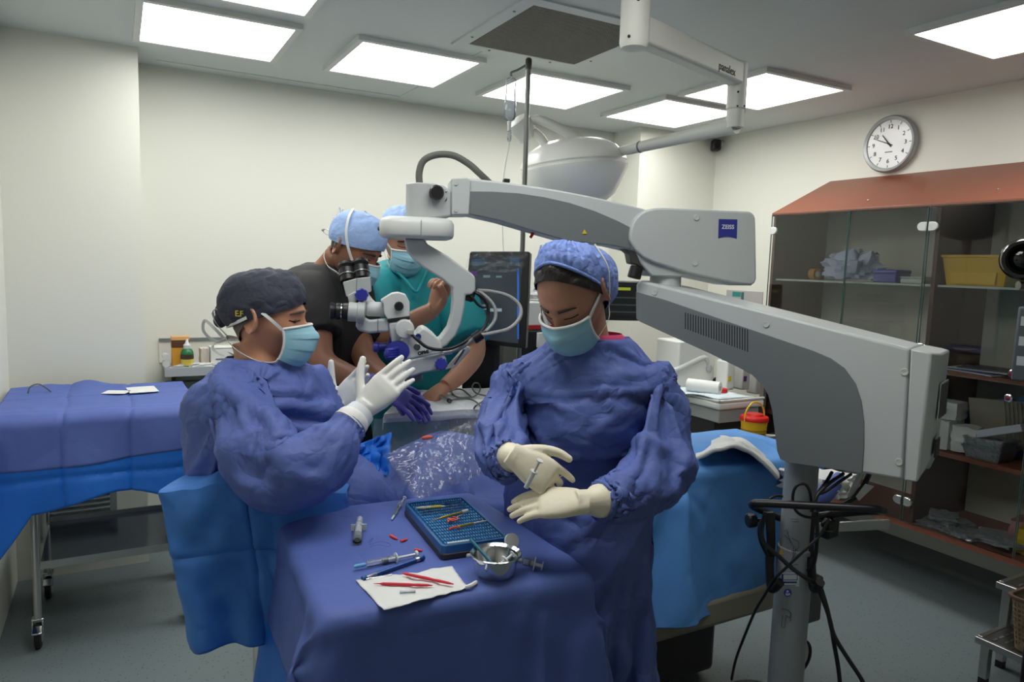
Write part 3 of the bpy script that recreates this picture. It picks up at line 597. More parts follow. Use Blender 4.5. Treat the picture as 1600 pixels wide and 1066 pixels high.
for (a, c_) in ((YA-.018, 2.07), (2.05, YZ+.018)):
    obj('shelf', B().span((XF+.05, c_, 1.565), (XR-.012, a, 1.575)), SG, cab)
    for z_ in (1.155, .758): obj('shelf', B().span((XF+.035, c_, z_-.01), (XR-.012, a, z_+.01)), WOOD, cab)
def door(y0_, y1_, z0_, z1_, hy, hz_, knob_=None, white=False):
    d = obj('glass_door', B().span((XF-.004, y0_, z0_), (XF+.002, y1_, z1_)), GL, cab, flat=True)
    obj('glass_edge', B().span((XF-.0042, y0_-.001, z0_), (XF+.0022, y0_+.001, z1_)).span((XF-.0042, y1_-.001, z0_), (XF+.0022, y1_+.001, z1_)).span((XF-.0042, y0_, z1_-.0015), (XF+.0022, y1_, z1_)), GLE, d)
    for z_ in hz_:
        s_ = 1 if hy == y0_ else -1
        obj('hinge_clip', B().prism([(XF-.012, hy+s_*(.022+.022*math.cos(k*PI/8-PI/2) if True else 0), z_+.022*math.sin(k*PI/8-PI/2)) for k in range(9)] + [(XF-.012, hy, z_+.022), (XF-.012, hy, z_-.022)], (.018, 0, 0)), WHITE if z_ > 1.5 else CHROME, d, bevel=.003)
    if knob_:
        kn_ = obj('knob', B().lathe((XF-.004, *knob_), (-1, 0, 0), [(.008, 0), (.008, .012), (.017, .016), (.018, .022), (.014, .026)], 20), CHROME, d)
        obj('knob_cap', B().lathe((XF-.028, *knob_), (-1, 0, 0), [(.0125, 0), (.011, .004), (.004, .006)], 16), mat('knob_red', (110, 34, 34), .3), d)
door(2.528, 3.045, 1.168, 1.955, 3.045, (1.86, 1.28)); door(2.098, 2.522, 1.168, 1.955, 2.098, (1.855, 1.265))
door(2.528, 3.045, .38, 1.155, 3.045, (1.05, .5)); door(2.098, 2.522, .38, 1.155, 2.098, (1.05, .485))
door(1.575, 2.086, 1.168, 1.955, 2.086, (1.855, 1.265), (1.645, 1.20)); door(1.05, 1.568, 1.168, 1.955, 1.05, (1.855, 1.265))
door(1.575, 2.086, .38, 1.155, 2.086, (1.05, .485), (1.65, 1.09)); door(1.05, 1.568, .38, 1.155, 1.05, (1.05, .485))
# things stored in the cabinet
def crumple(c, size, seedv, amp=.25, seg=28, sharp=1.6):
    b_ = B(); b_.ball((0, 0, 0), 1, seg=seg)
    for v in b_.bm.verts:
        n_ = noise.noise(v.co*sharp+V((seedv, 0, 0))) + .5*noise.noise(v.co*sharp*2.3+V((0, seedv, 0)))
        r_ = 1+amp*(2*abs(n_)-.5); co = v.co*r_
        v.co = V(c)+V((co.x*size[0], co.y*size[1], max(co.z, -.55)*size[2]))
    return b_
t = tag(obj('cloth_bundle', crumple((3.65, 2.62, 1.64), (.1, .17, .1), 3.1, .5, 40), mat('bundle_cloth', (178, 184, 206), .8), loc=(3.65, 2.6, 1.575)), 'crumpled pale blue white cloth bundle on top cabinet shelf', 'cloth bundle')
t = thing('tape_roll', 'small orange brown roll beside the cloth bundle in the cabinet', 'tape roll', (3.66, 2.9, 1.575))
obj('roll', B().cyl((3.66, 2.905, 1.61), (3.66, 2.865, 1.61), .034), mat('amber', (176, 120, 50), .5), t); obj('core', B().cyl((3.66, 2.906, 1.61), (3.66, 2.864, 1.61), .018), WHITE, t)
def boxthing(name, label, cat, a, c_, m, lidm=None, lid=.3, bev=.006):
    a, c_ = V(a), V(c_); t_ = thing(name, label, cat, ((a.x+c_.x)/2, (a.y+c_.y)/2, a.z)); zz = c_.z-(c_.z-a.z)*lid
    obj('body', B().span(a, (c_.x, c_.y, zz-.001)), m, t_, bevel=bev); e_ = V((.002, .002, 0)) if a.x < c_.x else V((0, 0, 0))
    obj('lid', B().span((a.x-.002, a.y-.002, zz), (c_.x+.002, c_.y+.002, c_.z)), lidm or m, t_, bevel=bev); return t_
boxthing('plastic_box', 'violet blue plastic box with dark end on top cabinet shelf', 'box', (3.55, 2.30, 1.576), (3.68, 2.43, 1.645), mat('violet_box', (84, 84, 168), .4), mat('violet_lid', (92, 92, 176), .4))
boxthing('carton', 'small white carton at the end of top cabinet shelf', 'box', (3.54, 2.15, 1.576), (3.66, 2.27, 1.612), WHITE)
yb = thing('storage_bin', 'yellow plastic storage bin with flared rim behind cabinet glass', 'bin', (3.62, 1.9, 1.576))
YB_ = mat('yellow_plastic', (222, 178, 36), .4)
def flared(c, hx, hy, h, k, rim=.012):
    x_, y_, z_ = c; b_ = B()
    def ring(s_, z): return [V((x_+i*hx*s_, y_+j*hy*s_, z)) for i, j in ((-1, -1), (1, -1), (1, 1), (-1, 1))]
    b_.loft([ring(k*.95, z_+.006), ring(.95, z_+h), ring(1, z_+h), ring(1.04, z_+h), ring(1.04, z_+h-rim), ring(1, z_+h-rim), ring(k, z_)], cap=False)
    b_.poly(ring(k*.95, z_+.006)); b_.poly(ring(k, z_)[::-1]); return b_
obj('tub', flared((3.62, 1.895, 1.576), .11, .15, .145, .86), YB_, yb, bevel=.002)
obj('front_panel', B().prism([(3.515, 1.80, 1.585), (3.515, 1.99, 1.585), (3.508, 2.0, 1.64), (3.508, 1.79, 1.64)], (-.004, 0, 0)), mat('yellow_light', (232, 190, 50), .4), yb)
t = thing('document_folder', 'flat blue and white papers on the middle cabinet shelf', 'papers', (3.58, 1.86, 1.166))
for i, (m_, dx_, dy_) in enumerate(((mat('paper_white', (225, 226, 224), .6), 0, 0), (mat('folder_blue', (58, 72, 150), .5), .01, .015), (MATS['paper_white'], .02, -.02), (mat('folder_grey', (96, 98, 108), .5), .03, -.05))):
    obj('sheet', B().box((3.58+dx_, 1.87+dy_, 1.169+i*.006), (.15, .26, .004), x=(1, .15*i-.2, 0)), m_, t)
PK = mat('pack_white', (206, 208, 206), .5, bump=(40, .3, 'n')); CLR = glassmat('clear_plastic', (.86, .88, .9), 1.45, .12, bump=(40, .6), haze=.18)
def softbox(c, size, rot, sd, m, amp=.16):
    b_ = B(); bmesh.ops.create_cube(b_.bm, size=2); bmesh.ops.subdivide_edges(b_.bm, edges=b_.bm.edges[:], cuts=6, use_grid_fill=True)
    R2 = Matrix.Rotation(rot, 3, 'Z')
    for v in b_.bm.verts:
        p_ = v.co.copy(); l_ = p_.length; p_ = p_*(1-.12*(l_-1)); n_ = noise.noise(p_*2.2+V((sd, sd, 0)))
        p_ *= 1+amp*n_; p_.z = max(p_.z, -.95); q_ = R2 @ V((p_.x*size[0], p_.y*size[1], p_.z*size[2])); v.co = V(c)+q_
    return b_
for i, (y_, z_, sx, sy, sz, lb) in enumerate(((2.0, .845, .07, .065, .075, 'white wrapped pack at left end of lower cabinet shelf'), (1.98, .965, .06, .06, .045, 'white wrapped pack lying on top of another pack'), (1.885, .84, .06, .055, .065, 'pale grey wrapped pack in the middle of cabinet shelf'))):
    t = thing('wrapped_pack', lb, 'pack', (3.58, y_, z_-sz), 'wrapped packs on lower cabinet shelf'); obj('wrap', softbox((3.58, y_, z_), (sx, sy, sz), .1*i, 3+i*5, PK), PK, t); obj('label', B().span((3.58-sx*1.02-.004, y_-.02, z_-.01), (3.58-sx*1.0, y_+.02, z_+.012)), MATS['paper_white'], t)
t = thing('paper_stack', 'bundle of grey brown paper sleeves leaning behind clear trays', 'paper bundle', (3.66, 1.86, .768))
for i in range(6): obj('sleeve', B().box((3.66+i*.012, 1.84-.012*i, .92), (.004, .15, .25), x=(1, .2, .3), z=(-.3, 0, 1)), mat('kraft', (150, 144, 128), .7), t)
for i, (y_, z_) in enumerate(((1.775, .768), (1.772, .812))):
    t = thing('clear_tray', ('lower', 'upper')[i]+' of two stacked clear plastic trays on cabinet shelf', 'tray', (3.57, y_, z_), 'stacked clear trays')
    obj('tub', flared((3.57, y_, z_+.002), .075, .085, .058, .82, .006), CLR, t); obj('contents', softbox((3.57, y_, z_+.026), (.055, .06, .02), 0, i*3, PK), PK, t)
tag(obj('white_tube_box', B().box((3.55, 1.73, .915), (.03, .2, .035), x=(1, 0, 0), z=(0, .38, 1)), mat('pale_blue_white', (196, 204, 214), .5), loc=(3.55, 1.73, .87), bevel=.003), 'long pale box lying tilted across the clear trays', 'box')
tag(obj('blue_folder_board', B().prism([(3.75, 2.03, .77), (3.75, 1.56, .77), (3.80, 1.56, 1.11), (3.80, 1.78, 1.05), (3.78, 2.03, .93)], (.008, 0, 0)), mat('navy_board', (62, 68, 110), .5), loc=(3.75, 1.8, .768)), 'large dark blue board leaning at the back of cabinet shelf', 'board')
tag(obj('white_pouch', softbox((3.57, 1.56, .80), (.05, .05, .03), .3, 9, PK), PK, loc=(3.57, 1.56, .768)), 'small white pouch at the right end of lower cabinet shelf', 'pouch')
GP = glassmat('pouch_plastic', (.75, .74, .74), 1.5, .2, bump=(60, .8), haze=.35)
for i, (y_, x_, rz) in enumerate(((1.98, 3.55, .2), (1.93, 3.60, -.3), (1.96, 3.58, .5), (1.86, 3.56, .1), (1.80, 3.53, -.2), (1.74, 3.6, .4), (1.66, 3.54, .0), (1.61, 3.58, -.4))):
    z_ = .379+.02*(i if i < 3 else (i-3)*.4)
    o = obj('plastic_pouch', softbox((x_, y_, z_+.011), (.075, .06, .011), rz, i*7.3, GP, .3), GP, loc=(x_, y_, z_))
    tag(o, ('bottom clear pouch of the pile at left end of cabinet floor', 'second clear pouch in the pile at left end of cabinet floor', 'top clear pouch of the pile at left end of cabinet floor', 'clear pouch at the front edge right of the pouch pile', 'clear pouch nearest the glass in the middle of cabinet floor', 'clear pouch behind the middle ones on the cabinet floor', 'clear pouch near the glass in front of reddish bag', 'rightmost clear pouch on the cabinet floor')[i], 'pouch', 'plastic pouches on the cabinet floor')
for i, (y_, c_) in enumerate(((1.64, (170, 120, 120)), (1.56, (200, 170, 40)))):
    t = thing('supply_bag', ('reddish supply bag behind the plastic pouches', 'yellow bag at the right end of cabinet floor')[i], 'bag', (3.7-i*.1, y_, .379)); obj('bag', softbox((3.7-i*.1, y_, .44), (.07, .06, .06), .2, i*4+1, PK), mat('bag_%s' % ('red', 'yellow')[i], c_, .5), t); obj('neck', crumple((3.7-i*.1, y_, .505), (.02, .02, .015), 2), MATS['bag_%s' % ('red', 'yellow')[i]], t)

# black ringed device on a pole at the right edge of the view
t = thing('equipment_stand', 'black ring lamp head and grey box on a pole at right edge', 'equipment stand', (2.62, 1.2, 0))
c = V((2.57, 1.235, 1.675)); d_ = (EYE-c).normalized()
ring = obj('ring_head', B().lathe(c-d_*.02, d_, [(.055, 0), (.066, .01), (.068, .03), (.06, .045), (.05, .045), (.044, .03), (.046, .012)], 40), mat('gloss_black', (14, 14, 16), .12, coat=.6), t)
obj('lens', B().lathe(c-d_*.01, d_, [(.046, 0), (.03, .012), (.004, .016)], 32), mat('lens_glass', (10, 10, 14), .08), ring)
obj('clamp', B().cyl(c-V((0, 0, .085))-RGT*.01, c-V((0, 0, .085))+RGT*.12, .014), DSTEEL, t); obj('ring_arm', B().cyl(c-d_*.02, c-d_*.02+RGT*.12, .012), BLACK, t)
pq = V((2.62, 1.2, 0))+V((r0.x, r0.y, 0))*.09
obj('pole', B().cyl(pq+V((0, 0, .03)), pq+V((0, 0, 1.66)), .013), BLACK, t)
obj('foot', B().lathe(pq, (0, 0, 1), [(.17, 0), (.17, .02), (.03, .04)], 32), BLACK, t)
bxo = V((r0.x, r0.y, 0))*.03
bx = obj('drawer_box', B().box(V((2.6, 1.2, 1.4))+bxo, (.07, .14, .24), x=(-.9, -.43, 0)), mat('steel_blue', (84, 92, 98), .4), t, bevel=.006)
for i in range(3): obj('label_card', B().box(V((2.6, 1.2, 1.475-i*.065))+V((-.9, -.43, 0))*.0362-V((-.43, .9, 0))*-.03, (.002, .07, .03), x=(-.9, -.43, 0)), mat('label_pale', ()), bx) if False else obj('label_card', B().box(V((2.6, 1.2, 1.475-i*.065))+bxo+V((-.9, -.43, 0)).normalized()*.036+V((-.43, .9, 0))*.025, (.002, .07, .03), x=(-.9, -.43, 0)), MATS['label_pale'], bx)

# ------------------------------------------------------------------ step stool with slotted treads, brown basket on it
t = thing('step_stool', 'steel two-step stool with slotted treads at lower right', 'step stool', (3.1, 1.3, 0))
def tread(x0_, x1_, y0_, y1_, z_):
    b_ = B(); b_.span((x0_, y0_, z_-.028), (x0_+.02, y1_, z_)).span((x1_-.02, y0_, z_-.028), (x1_, y1_, z_)).span((x0_+.02, y0_, z_-.028), (x1_-.02, y0_+.02, z_)).span((x0_+.02, y1_-.02, z_-.028), (x1_-.02, y1_, z_))
    f_ = obj('tread_frame', b_, STEEL, t, bevel=.003)
    obj('tread_plate', B().span((x0_+.02, y0_+.02, z_-.006), (x1_-.02, y1_-.02, z_-.002)), DSTEEL, f_)
    g_ = B()
    for i in range(int((x1_-x0_-.05)/.045)):
        for j in range(int((y1_-y0_-.05)/.032)):
            g_.box((x0_+.045+i*.045+(.02 if j % 2 else 0), y0_+.04+j*.032, z_-.001), (.03, .009, .003))
    o_ = obj('grip_lugs', g_, STEEL, f_, flat=True); o_['kind'] = 'stuff'
LZ, UZ = .19, .36
tread(2.965, 3.215, .98, 1.458, LZ); tread(3.17, 3.42, .98, 1.5, UZ)
for x_, y_, z_ in ((2.985, 1.42, LZ), (2.985, 1.02, LZ), (3.19, 1.46, UZ), (3.19, 1.02, UZ), (3.40, 1.46, UZ), (3.40, 1.02, UZ)):
    l_ = obj('leg', B().span((x_-.016, y_-.016, .03), (x_+.016, y_+.016, z_-.026)), STEEL, t, bevel=.003); obj('rubber_foot', B().span((x_-.014, y_-.014, 0), (x_+.014, y_+.014, .034)), BLACK, l_)
for y_ in (1.42, 1.02): obj('brace', B().prism([(3.0, y_, LZ-.03), (3.19, y_, LZ-.03), (3.19, y_, LZ-.1), (3.17, y_, LZ-.1)], (0, .012, 0)), STEEL, t)
t = thing('plastic_basket', 'brown perforated plastic basket standing on the steel step', 'basket', (3.07, 1.22, LZ))
BR = mat('basket_brown', (128, 112, 88), .5)
bcx, bcy = 3.085, 1.215; bhx, bhy, bh = .092, .15, .2
def brect(s_, z): 
    out = []
    for sx, sy, a0 in ((1, 1, 0), (-1, 1, 90), (-1, -1, 180), (1, -1, 270)):
        for k in range(5):
            a = math.radians(a0+22.5*k); r_ = .03; out.append(V((bcx+sx*(bhx*s_-r_)+r_*math.cos(a), bcy+sy*(bhy*s_-r_)+r_*math.sin(a), z)))
    return out
obj('bottom', B().prism(brect(.85, LZ+.001), (0, 0, .004)), BR, t)
b_ = B(); N_ = 20
for zf0, zf1 in ((0, .1), (.92, 1.0)): b_.loft([brect(.85+.15*zf0, LZ+bh*zf0), brect(.85+.15*zf1, LZ+bh*zf1)], cap=False)
rows = 9
for k in range(1, rows): b_.loft([brect(.85+.15*(.1+.82*k/rows-.012), LZ+bh*(.1+.82*k/rows-.012)), brect(.85+.15*(.1+.82*k/rows+.012), LZ+bh*(.1+.82*k/rows+.012))], cap=False)
def onwall(tt, f): r_ = brect(.85+.15*f, LZ+bh*f); n_ = len(r_); tt = tt % 1*n_; i = int(tt); return r_[i].lerp(r_[(i+1) % n_], tt-i)
def onper(tt, f):
    r_ = brect(.85+.15*f, LZ+bh*f); L_ = [0]
    for i in range(len(r_)): L_.append(L_[-1]+(r_[(i+1) % len(r_)]-r_[i]).length)
    s_ = (tt % 1)*L_[-1]
    for i in range(len(r_)):
        if s_ <= L_[i+1]: return r_[i].lerp(r_[(i+1) % len(r_)], (s_-L_[i])/max(1e-9, L_[i+1]-L_[i]))
for k in range(60): b_.poly([onper(k/60, .09), onper(k/60+.006, .09), onper(k/60+.006, .93), onper(k/60, .93)])
obj('lattice', b_, BR, t, solid=.003, flat=True)
obj('rim', B().loft([brect(1.0, LZ+bh-.006), brect(1.07, LZ+bh), brect(1.08, LZ+bh+.008), brect(1.0, LZ+bh+.01), brect(.97, LZ+bh)], cap=False), mat('rim_brown', (96, 74, 62), .45), t, solid=.002)

# ------------------------------------------------------------------ drug cart / anaesthesia workstation in the far right corner
AN = mat('device_white', (218, 220, 216), .4); AG = mat('device_grey', (150, 154, 154), .5)
t = thing('anaesthesia_workstation', 'white anaesthesia workstation with tray top in far right corner', 'workstation', (3.22, 3.25, 0))
wx0, wx1, wy0, wy1 = 3.045, 3.42, 2.98, 3.62
obj('tray_top', B().span((wx0, wy0, .80), (wx1, wy1, .845)), AN, t, bevel=.015, seg=4)
obj('tray_lip', B().span((wx0, wy0, .845), (wx1, wy0+.015, .86)).span((wx0, wy0, .845), (wx0+.015, wy1, .86)), AN, t, bevel=.004)
obj('drawer_front', B().span((wx0+.02, wy0+.015, .72), (wx1-.03, wy1, .80)), AG, t, bevel=.006)
obj('open_bay', B().span((wx0+.03, wy0+.06, .46), (wx1-.05, wy1, .72)), mat('bay_black', (24, 24, 26), .5), t)
obj('cabinet_base', B().span((wx0+.02, wy0+.03, .1), (wx1-.03, wy1, .46)), AN, t, bevel=.01)
for x_ in (wx0+.06, wx1-.06):
    for y_ in (wy0+.08, wy1-.08): obj('caster', B().cyl((x_-.02, y_, .05), (x_+.02, y_, .05), .05), RUBBER, t)
obj('upright', B().span((wx1-.005, wy0+.01, .05), (wx1+.02, wy0+.04, 1.0)), mat('post_brown', (92, 84, 80), .4), t)
hd = obj('machine_head', B().span((wx0+.05, wy1-.22, .845), (wx1-.01, wy1, 1.16)), AN, t, bevel=.01)
obj('port', B().lathe(onY(1118, 596, wy1-.22), (0, -1, 0), [(.028, 0), (.028, .02), (.018, .02), (.018, -.01)], 24), BLACK, hd)
obj('gauge', B().lathe(onY(1107, 576, wy1-.22), (0, -1, 0), [(.024, 0), (.024, .014), (.02, .016)], 24), mat('gauge_grey', (170, 172, 172), .3), hd)
for i, (px_, c_) in enumerate(((1133, (226, 206, 40)), (1157, (110, 50, 140)))):
    p_ = onY(px_, 590, wy1-.3); 
    v_ = obj('vaporizer', B().box(p_+V((0, 0, .02)), (.075, .1, .19)), AN, t, bevel=.012, seg=3)
    obj('dial_cap', B().cyl(p_+V((0, -.005, .115)), p_+V((0, -.005, .14)), .034), AG, v_)
    obj('agent_label', B().box(p_+V((-.012, -.051, .0)), (.026, .003, .034)), mat('agent_label_%s' % ('yellow', 'purple')[i], c_, .5), v_)
p_ = onY(1176, 600, wy1-.3); obj('vaporizer', B().box(p_+V((0.02, 0, .02)), (.07, .09, .17)), AN, t, bevel=.012, seg=3)
obj('red_cap', B().cyl((3.27, 3.2, .862), (3.27, 3.2, .885), .045, .04), mat('red_plastic', (200, 40, 34), .5), t)
obj('breathing_hose', B().tube([onY(1046, 582, 3.4), onY(1062, 576, 3.4), onY(1083, 566, 3.4), onY(1100, 559, 3.4), onY(1104, 566, 3.41), onY(1100, 572, 3.42)], .018, seg=12), mat('hose_clear', (196, 200, 198), .3), t)
obj('pullout_shelf', B().span((wx0+.06, wy0-.20, .60), (wx1-.03, wy0+.03, .625)), AN, t, bevel=.006)
obj('shelf_rail', B().cyl((wx1+.015, wy0-.13, .64), (wx1-.13, wy0-.13, .66), .011, seg=12), AN, t)
tag(obj('blue_towel', B().grid(lambda u, v: V((wx0+.01+u*.3-.1*v, wy0+.02+v*.4, .863+.012*math.sin(u*5+v*3)*math.sin(v*6))), 12, 12), mat('towel_pale', (206, 218, 224), .8), solid=.006, loc=(wx0+.15, wy0+.2, .86)), 'pale folded towel lying on the white workstation tray', 'towel')
t = thing('sheet_roll', 'white paper roll lying on the workstation tray', 'paper roll', (wx0+.13, wy0+.52, .86))
obj('roll', B().cyl((wx0+.03, wy0+.3, .905), (wx0+.12, wy0+.12, .905), .04), mat('paper_white', (225, 226, 224)), t); obj('core', B().cyl((wx0+.029, wy0+.302, .905), (wx0+.121, wy0+.118, .905), .015), AG, t)
t = thing('sharps_bucket', 'yellow sharps bucket with red lid and yellow handle', 'sharps bucket', (3.21, 2.875, .625))
p_ = V((3.215, 2.868, .625)); obj('bucket', B().lathe(p_, (0, 0, 1), [(.062, 0), (.075, .125), (.078, .125), (.078, .135)], 32), YB_, t)
obj('lid', B().lathe(p_, (0, 0, 1), [(.08, .13), (.082, .145), (.076, .155), (.05, .16), (.046, .17), (.03, .172)], 32), mat('red_lid', (206, 34, 30), .35), t)
obj('handle', B().tube([p_+V((-.078, 0, .13)), p_+V((-.07, .02, .19)), p_+V((-.02, .03, .235)), p_+V((.04, .03, .225)), p_+V((.075, .01, .18)), p_+V((.08, 0, .13))], .005, seg=8), mat('yellow_light', ()), t) if False else obj('handle', B().tube([p_+V((-.078, 0, .13)), p_+V((-.07, -.0, .19)), p_+V((-.02, -.0, .235)), p_+V((.04, -.0, .225)), p_+V((.075, .0, .18)), p_+V((.08, 0, .13))], .005, seg=8), MATS['yellow_light'], t)
b_ = B()
for k in range(3): b_.box(p_+V((0, 0, .05+k*.014)), (.1-.02*k, .1, .004)) if False else b_.cyl(p_+V((0, 0, .045+k*.016)), p_+V((0, 0, .05+k*.016)), .0705+k*.0018, seg=32)
obj('printed_band', b_, mat('band_dark', (150, 118, 30), .5), t)
p_ = onY(1067, 578, 4.03)
t = thing('wall_panel', 'grey framed access panel on the far corner column', 'wall panel', (p_.x, 4.06, p_.z))
obj('frame', B().span((p_.x-.13, 4.045, p_.z-.1), (p_.x+.13, 4.06, p_.z+.1)), mat('panel_frame', (158, 158, 152), .5), t, bevel=.004); obj('panel', B().span((p_.x-.115, 4.04, p_.z-.085), (p_.x+.115, 4.046, p_.z+.085)), mat('panel_grey', (176, 176, 170), .3), t)
for k in range(3): obj('outlet', B().box((p_.x+.03, 4.037, p_.z+.05-k*.05), (.05, .008, .03)), AN, t, bevel=.003)
c = at(975, 470, 4.5)
t = thing('vital_signs_monitor', 'black vital signs monitor on a wall arm behind the nurse', 'monitor', (c.x, 4.3, c.z))
dn = V((-.35, -1, 0)).normalized(); dx_ = V((0, 0, 1)).cross(dn)
obj('case', B().box(c, (.05, .36, .25), x=dn), BLACK, t, bevel=.01); obj('screen', B().box(c+dn*.026, (.002, .3, .19), x=dn), mat('screen_dark', (30, 34, 36), .1), t)
obj('screen_band', B().box(c+dn*.0275+V((0, 0, .075))+dx_*-.02, (.002, .1, .018), x=dn), mat('screen_green', (150, 160, 40), .5, emit=.3), t)
for k in range(3): obj('screen_trace', B().box(c+dn*.0275+V((0, 0, .02-k*.045)), (.002, .2, .006), x=dn), mat('screen_trace_grey', (70, 84, 82), .5), t)
obj('wall_arm', B().cyl(c-dn*.02, (c.x+.05, 4.37, c.z-.02), .018), DSTEEL, t)
# white and red device cart seen between the monitor and the nurse
c = onP(833, 510, V((1.75, 3.2, 0)), V((0, -1, 0)))
t = thing('device_cart', 'white device with red stripe on black cart behind the nurse', 'device cart', (c.x+.1, 3.3, 0))
obj('device', B().box((c.x+.1, 3.32, c.z+.065), (.36, .25, .13)), AN, t, bevel=.01); obj('red_stripe', B().box((c.x+.1, 3.192, c.z-.004), (.36, .01, .02)), mat('red_stripe', (170, 26, 30), .4), t)
obj('cart_body', B().box((c.x+.1, 3.32, (c.z-.02)/2+.05), (.4, .28, c.z-.12)), BLACK, t, bevel=.008)
obj('front_module', B().box((c.x+.06, 3.17, c.z-.07), (.1, .02, .08)), AN, t, bevel=.004)
for i in (-1, 1):
    for j in (-1, 1): obj('caster', B().cyl((c.x+.1+i*.15, 3.32+j*.1-.015, .045), (c.x+.1+i*.15, 3.32+j*.1+.015, .045), .045), RUBBER, t)
tag(obj('plastic_wrap', crumple((c.x+.12, 3.3, c.z+.165), (.14, .1, .045), 5.5, .4), GP, loc=(c.x+.1, 3.3, c.z+.13)), 'crumpled clear plastic wrap on the white device', 'plastic wrap')

# ------------------------------------------------------------------ eye surgery console with screen, drip pole and covered tray
c = at(778, 466, 2.9); sn = (EYE-c); sn.z = 0; sn.normalize(); sn = (sn + V((-.28, .05, .12))).normalized(); sx_ = V((0, 0, 1)).cross(sn).normalized(); su_ = sn.cross(sx_)
cons = thing('eye_surgery_console', 'dark eye surgery console with tilted touch screen behind patient', 'console', (c.x, c.y+.1, 0))
def sc_(px, py, o=0): return onP(px, py, c+sn*o, sn)
scr = [(734, 393), (828, 393), (821, 545), (720, 533)]
cs_ = obj('screen_case', B().prism([sc_(*p) for p in rnd(scr, 4)], -sn*.045), BLACK, cons, bevel=.004)
m = bpy.data.materials.new('console_screen'); m.use_nodes = True; MATS['console_screen'] = m; nt = m.node_tree; pb = nt.nodes['Principled BSDF']
pb.inputs['Base Color'].default_value = (.012, .016, .02, 1); pb.inputs['Roughness'].default_value = .16
pb.inputs['Emission Color'].default_value = (.05, .07, .09, 1); pb.inputs['Emission Strength'].default_value = .35
obj('screen', B().prism([sc_(x, y, .001) for x, y in ((740, 401), (816, 401), (810, 537), (727, 527))], sn*.001), m, cs_)
for x0_, y0_, x1_, y1_, c_, e_ in ((735, 424, 745, 431, (90, 50, 120), .3), (733, 474, 741, 480, (40, 90, 150), .5), (732, 483, 742, 491, (40, 150, 170), .6), (731, 495, 740, 502, (80, 60, 160), .5), (745, 476, 760, 484, (120, 140, 150), .4), (766, 482, 784, 487, (140, 160, 165), .4), (755, 430, 766, 434, (100, 120, 120), .3), (775, 431, 784, 434, (100, 120, 120), .3), (736, 405, 758, 415, (40, 70, 90), .4), (797, 404, 812, 412, (50, 80, 100), .4), (808, 420, 811, 530, (40, 90, 170), .5)):
    obj('screen_tile', B().prism([sc_(x_, y_, .0022) for x_, y_ in ((x0_, y0_), (x1_, y0_), (x1_, y1_), (x0_, y1_))], sn*.0004), mat('tile_%d_%d' % (x0_, y0_), c_, .3, emit=e_), cs_)
b_ = B(); b_.grid(lambda u, v: sc_(733+92*u-8*v, 392+34*v, .012+.008*noise.noise(V((u*9, v*5, 1)))), 40, 14)
obj('plastic_cover', b_, glassmat('cover_film', (.93, .94, .95), 1.5, .08, bump=(50, .7)), cs_)
cz = c.z
obj('body', B().box((c.x+.0, c.y+.14, .56), (.28, .34, .95), x=(-sn.x, -sn.y, 0)), mat('console_dark', (58, 62, 66), .4), cons, bevel=.02)
obj('front_edge', B().box(V((c.x+.0, c.y+.14, .62))+V((sn.x, sn.y, 0))*.145-sx_*.175, (.02, .02, .8), x=(-sn.x, -sn.y, 0)), WHITE, cons, bevel=.004)
obj('neck', B().box((c.x-.01, c.y+.10, 1.15), (.1, .16, .36), x=(-sn.x, -sn.y, 0)), BLACK, cons, bevel=.02)
for i in (-1, 1):
    for j in (-1, 1): q = V((c.x-.03+i*.11, c.y+.14+j*.12, .045)); obj('caster', B().cyl(q-V((.015, 0, 0)), q+V((.015, 0, 0)), .045), RUBBER, cons)
p0_, p1_ = at(826, 97, 3.0), at(818, 420, 3.0); px_ = V((p0_.x, p0_.y, 0))
iv = thing('drip_pole', 'thin grey metal drip pole rising behind the console screen', 'drip pole', (px_.x, px_.y, 0))
PLG = mat('pole_grey', (120, 122, 118), .35, .7)
obj('pole', B().cyl((px_.x, px_.y, .04), (px_.x, px_.y, p0_.z), .0105, seg=16), PLG, iv)
obj('pole_cap', B().lathe((px_.x, px_.y, p0_.z-.03), (0, 0, 1), [(.0125, 0), (.014, .012), (.0135, .04), (.009, .046)], 16), mat('cap_dark', (66, 66, 64), .4), iv)
hk = at(799, 118, 3.03)
obj('hook_arm', B().tube([V((px_.x, px_.y, p0_.z-.006)), V((px_.x, px_.y, p0_.z-.006)).lerp(hk, .6)+V((0, 0, .004)), hk+V((0, 0, .012)), hk+V((0, 0, -.004))], .005, seg=8), PLG, iv)
for k in range(4):
    a = k*PI/2+.4; q = V((px_.x+.13*math.cos(a), px_.y+.13*math.sin(a), .03)); lg_ = obj('foot_leg', B().tube([V((px_.x, px_.y, .08)), q+V((0, 0, .02))], .012, sub=1), PLG, iv); obj('caster', B().ball(q, .03, seg=12), RUBBER, lg_)
bag = thing('drip_bag', 'clear drip bag hanging from the pole hook', 'drip bag', hk)
def bagpt(f, hw): p_ = at(799-3.0*f, 122+66*f, 3.03); return p_, hw
rings = []
for f, hw, hd_ in ((0, .012, .006), (.04, .022, .01), (.12, .022, .014), (.3, .021, .018), (.6, .025, .02), (.9, .026, .02), (.98, .022, .014), (1.02, .012, .01)):
    p_ = bagpt(f, hw)[0]; rings.append([p_+V((r0.x, r0.y, 0))*hw*math.cos(a*PI/8)+V((f0.x, f0.y, 0))*hd_*math.sin(a*PI/8) for a in range(16)])
obj('pouch', B().loft(rings), glassmat('bag_clear', (.88, .9, .92), 1.42, .08, haze=.26), bag)
obj('hanger', B().tube([at(796, 123, 3.03), hk, at(801, 123, 3.03)], .002, seg=6), WHITE, bag)
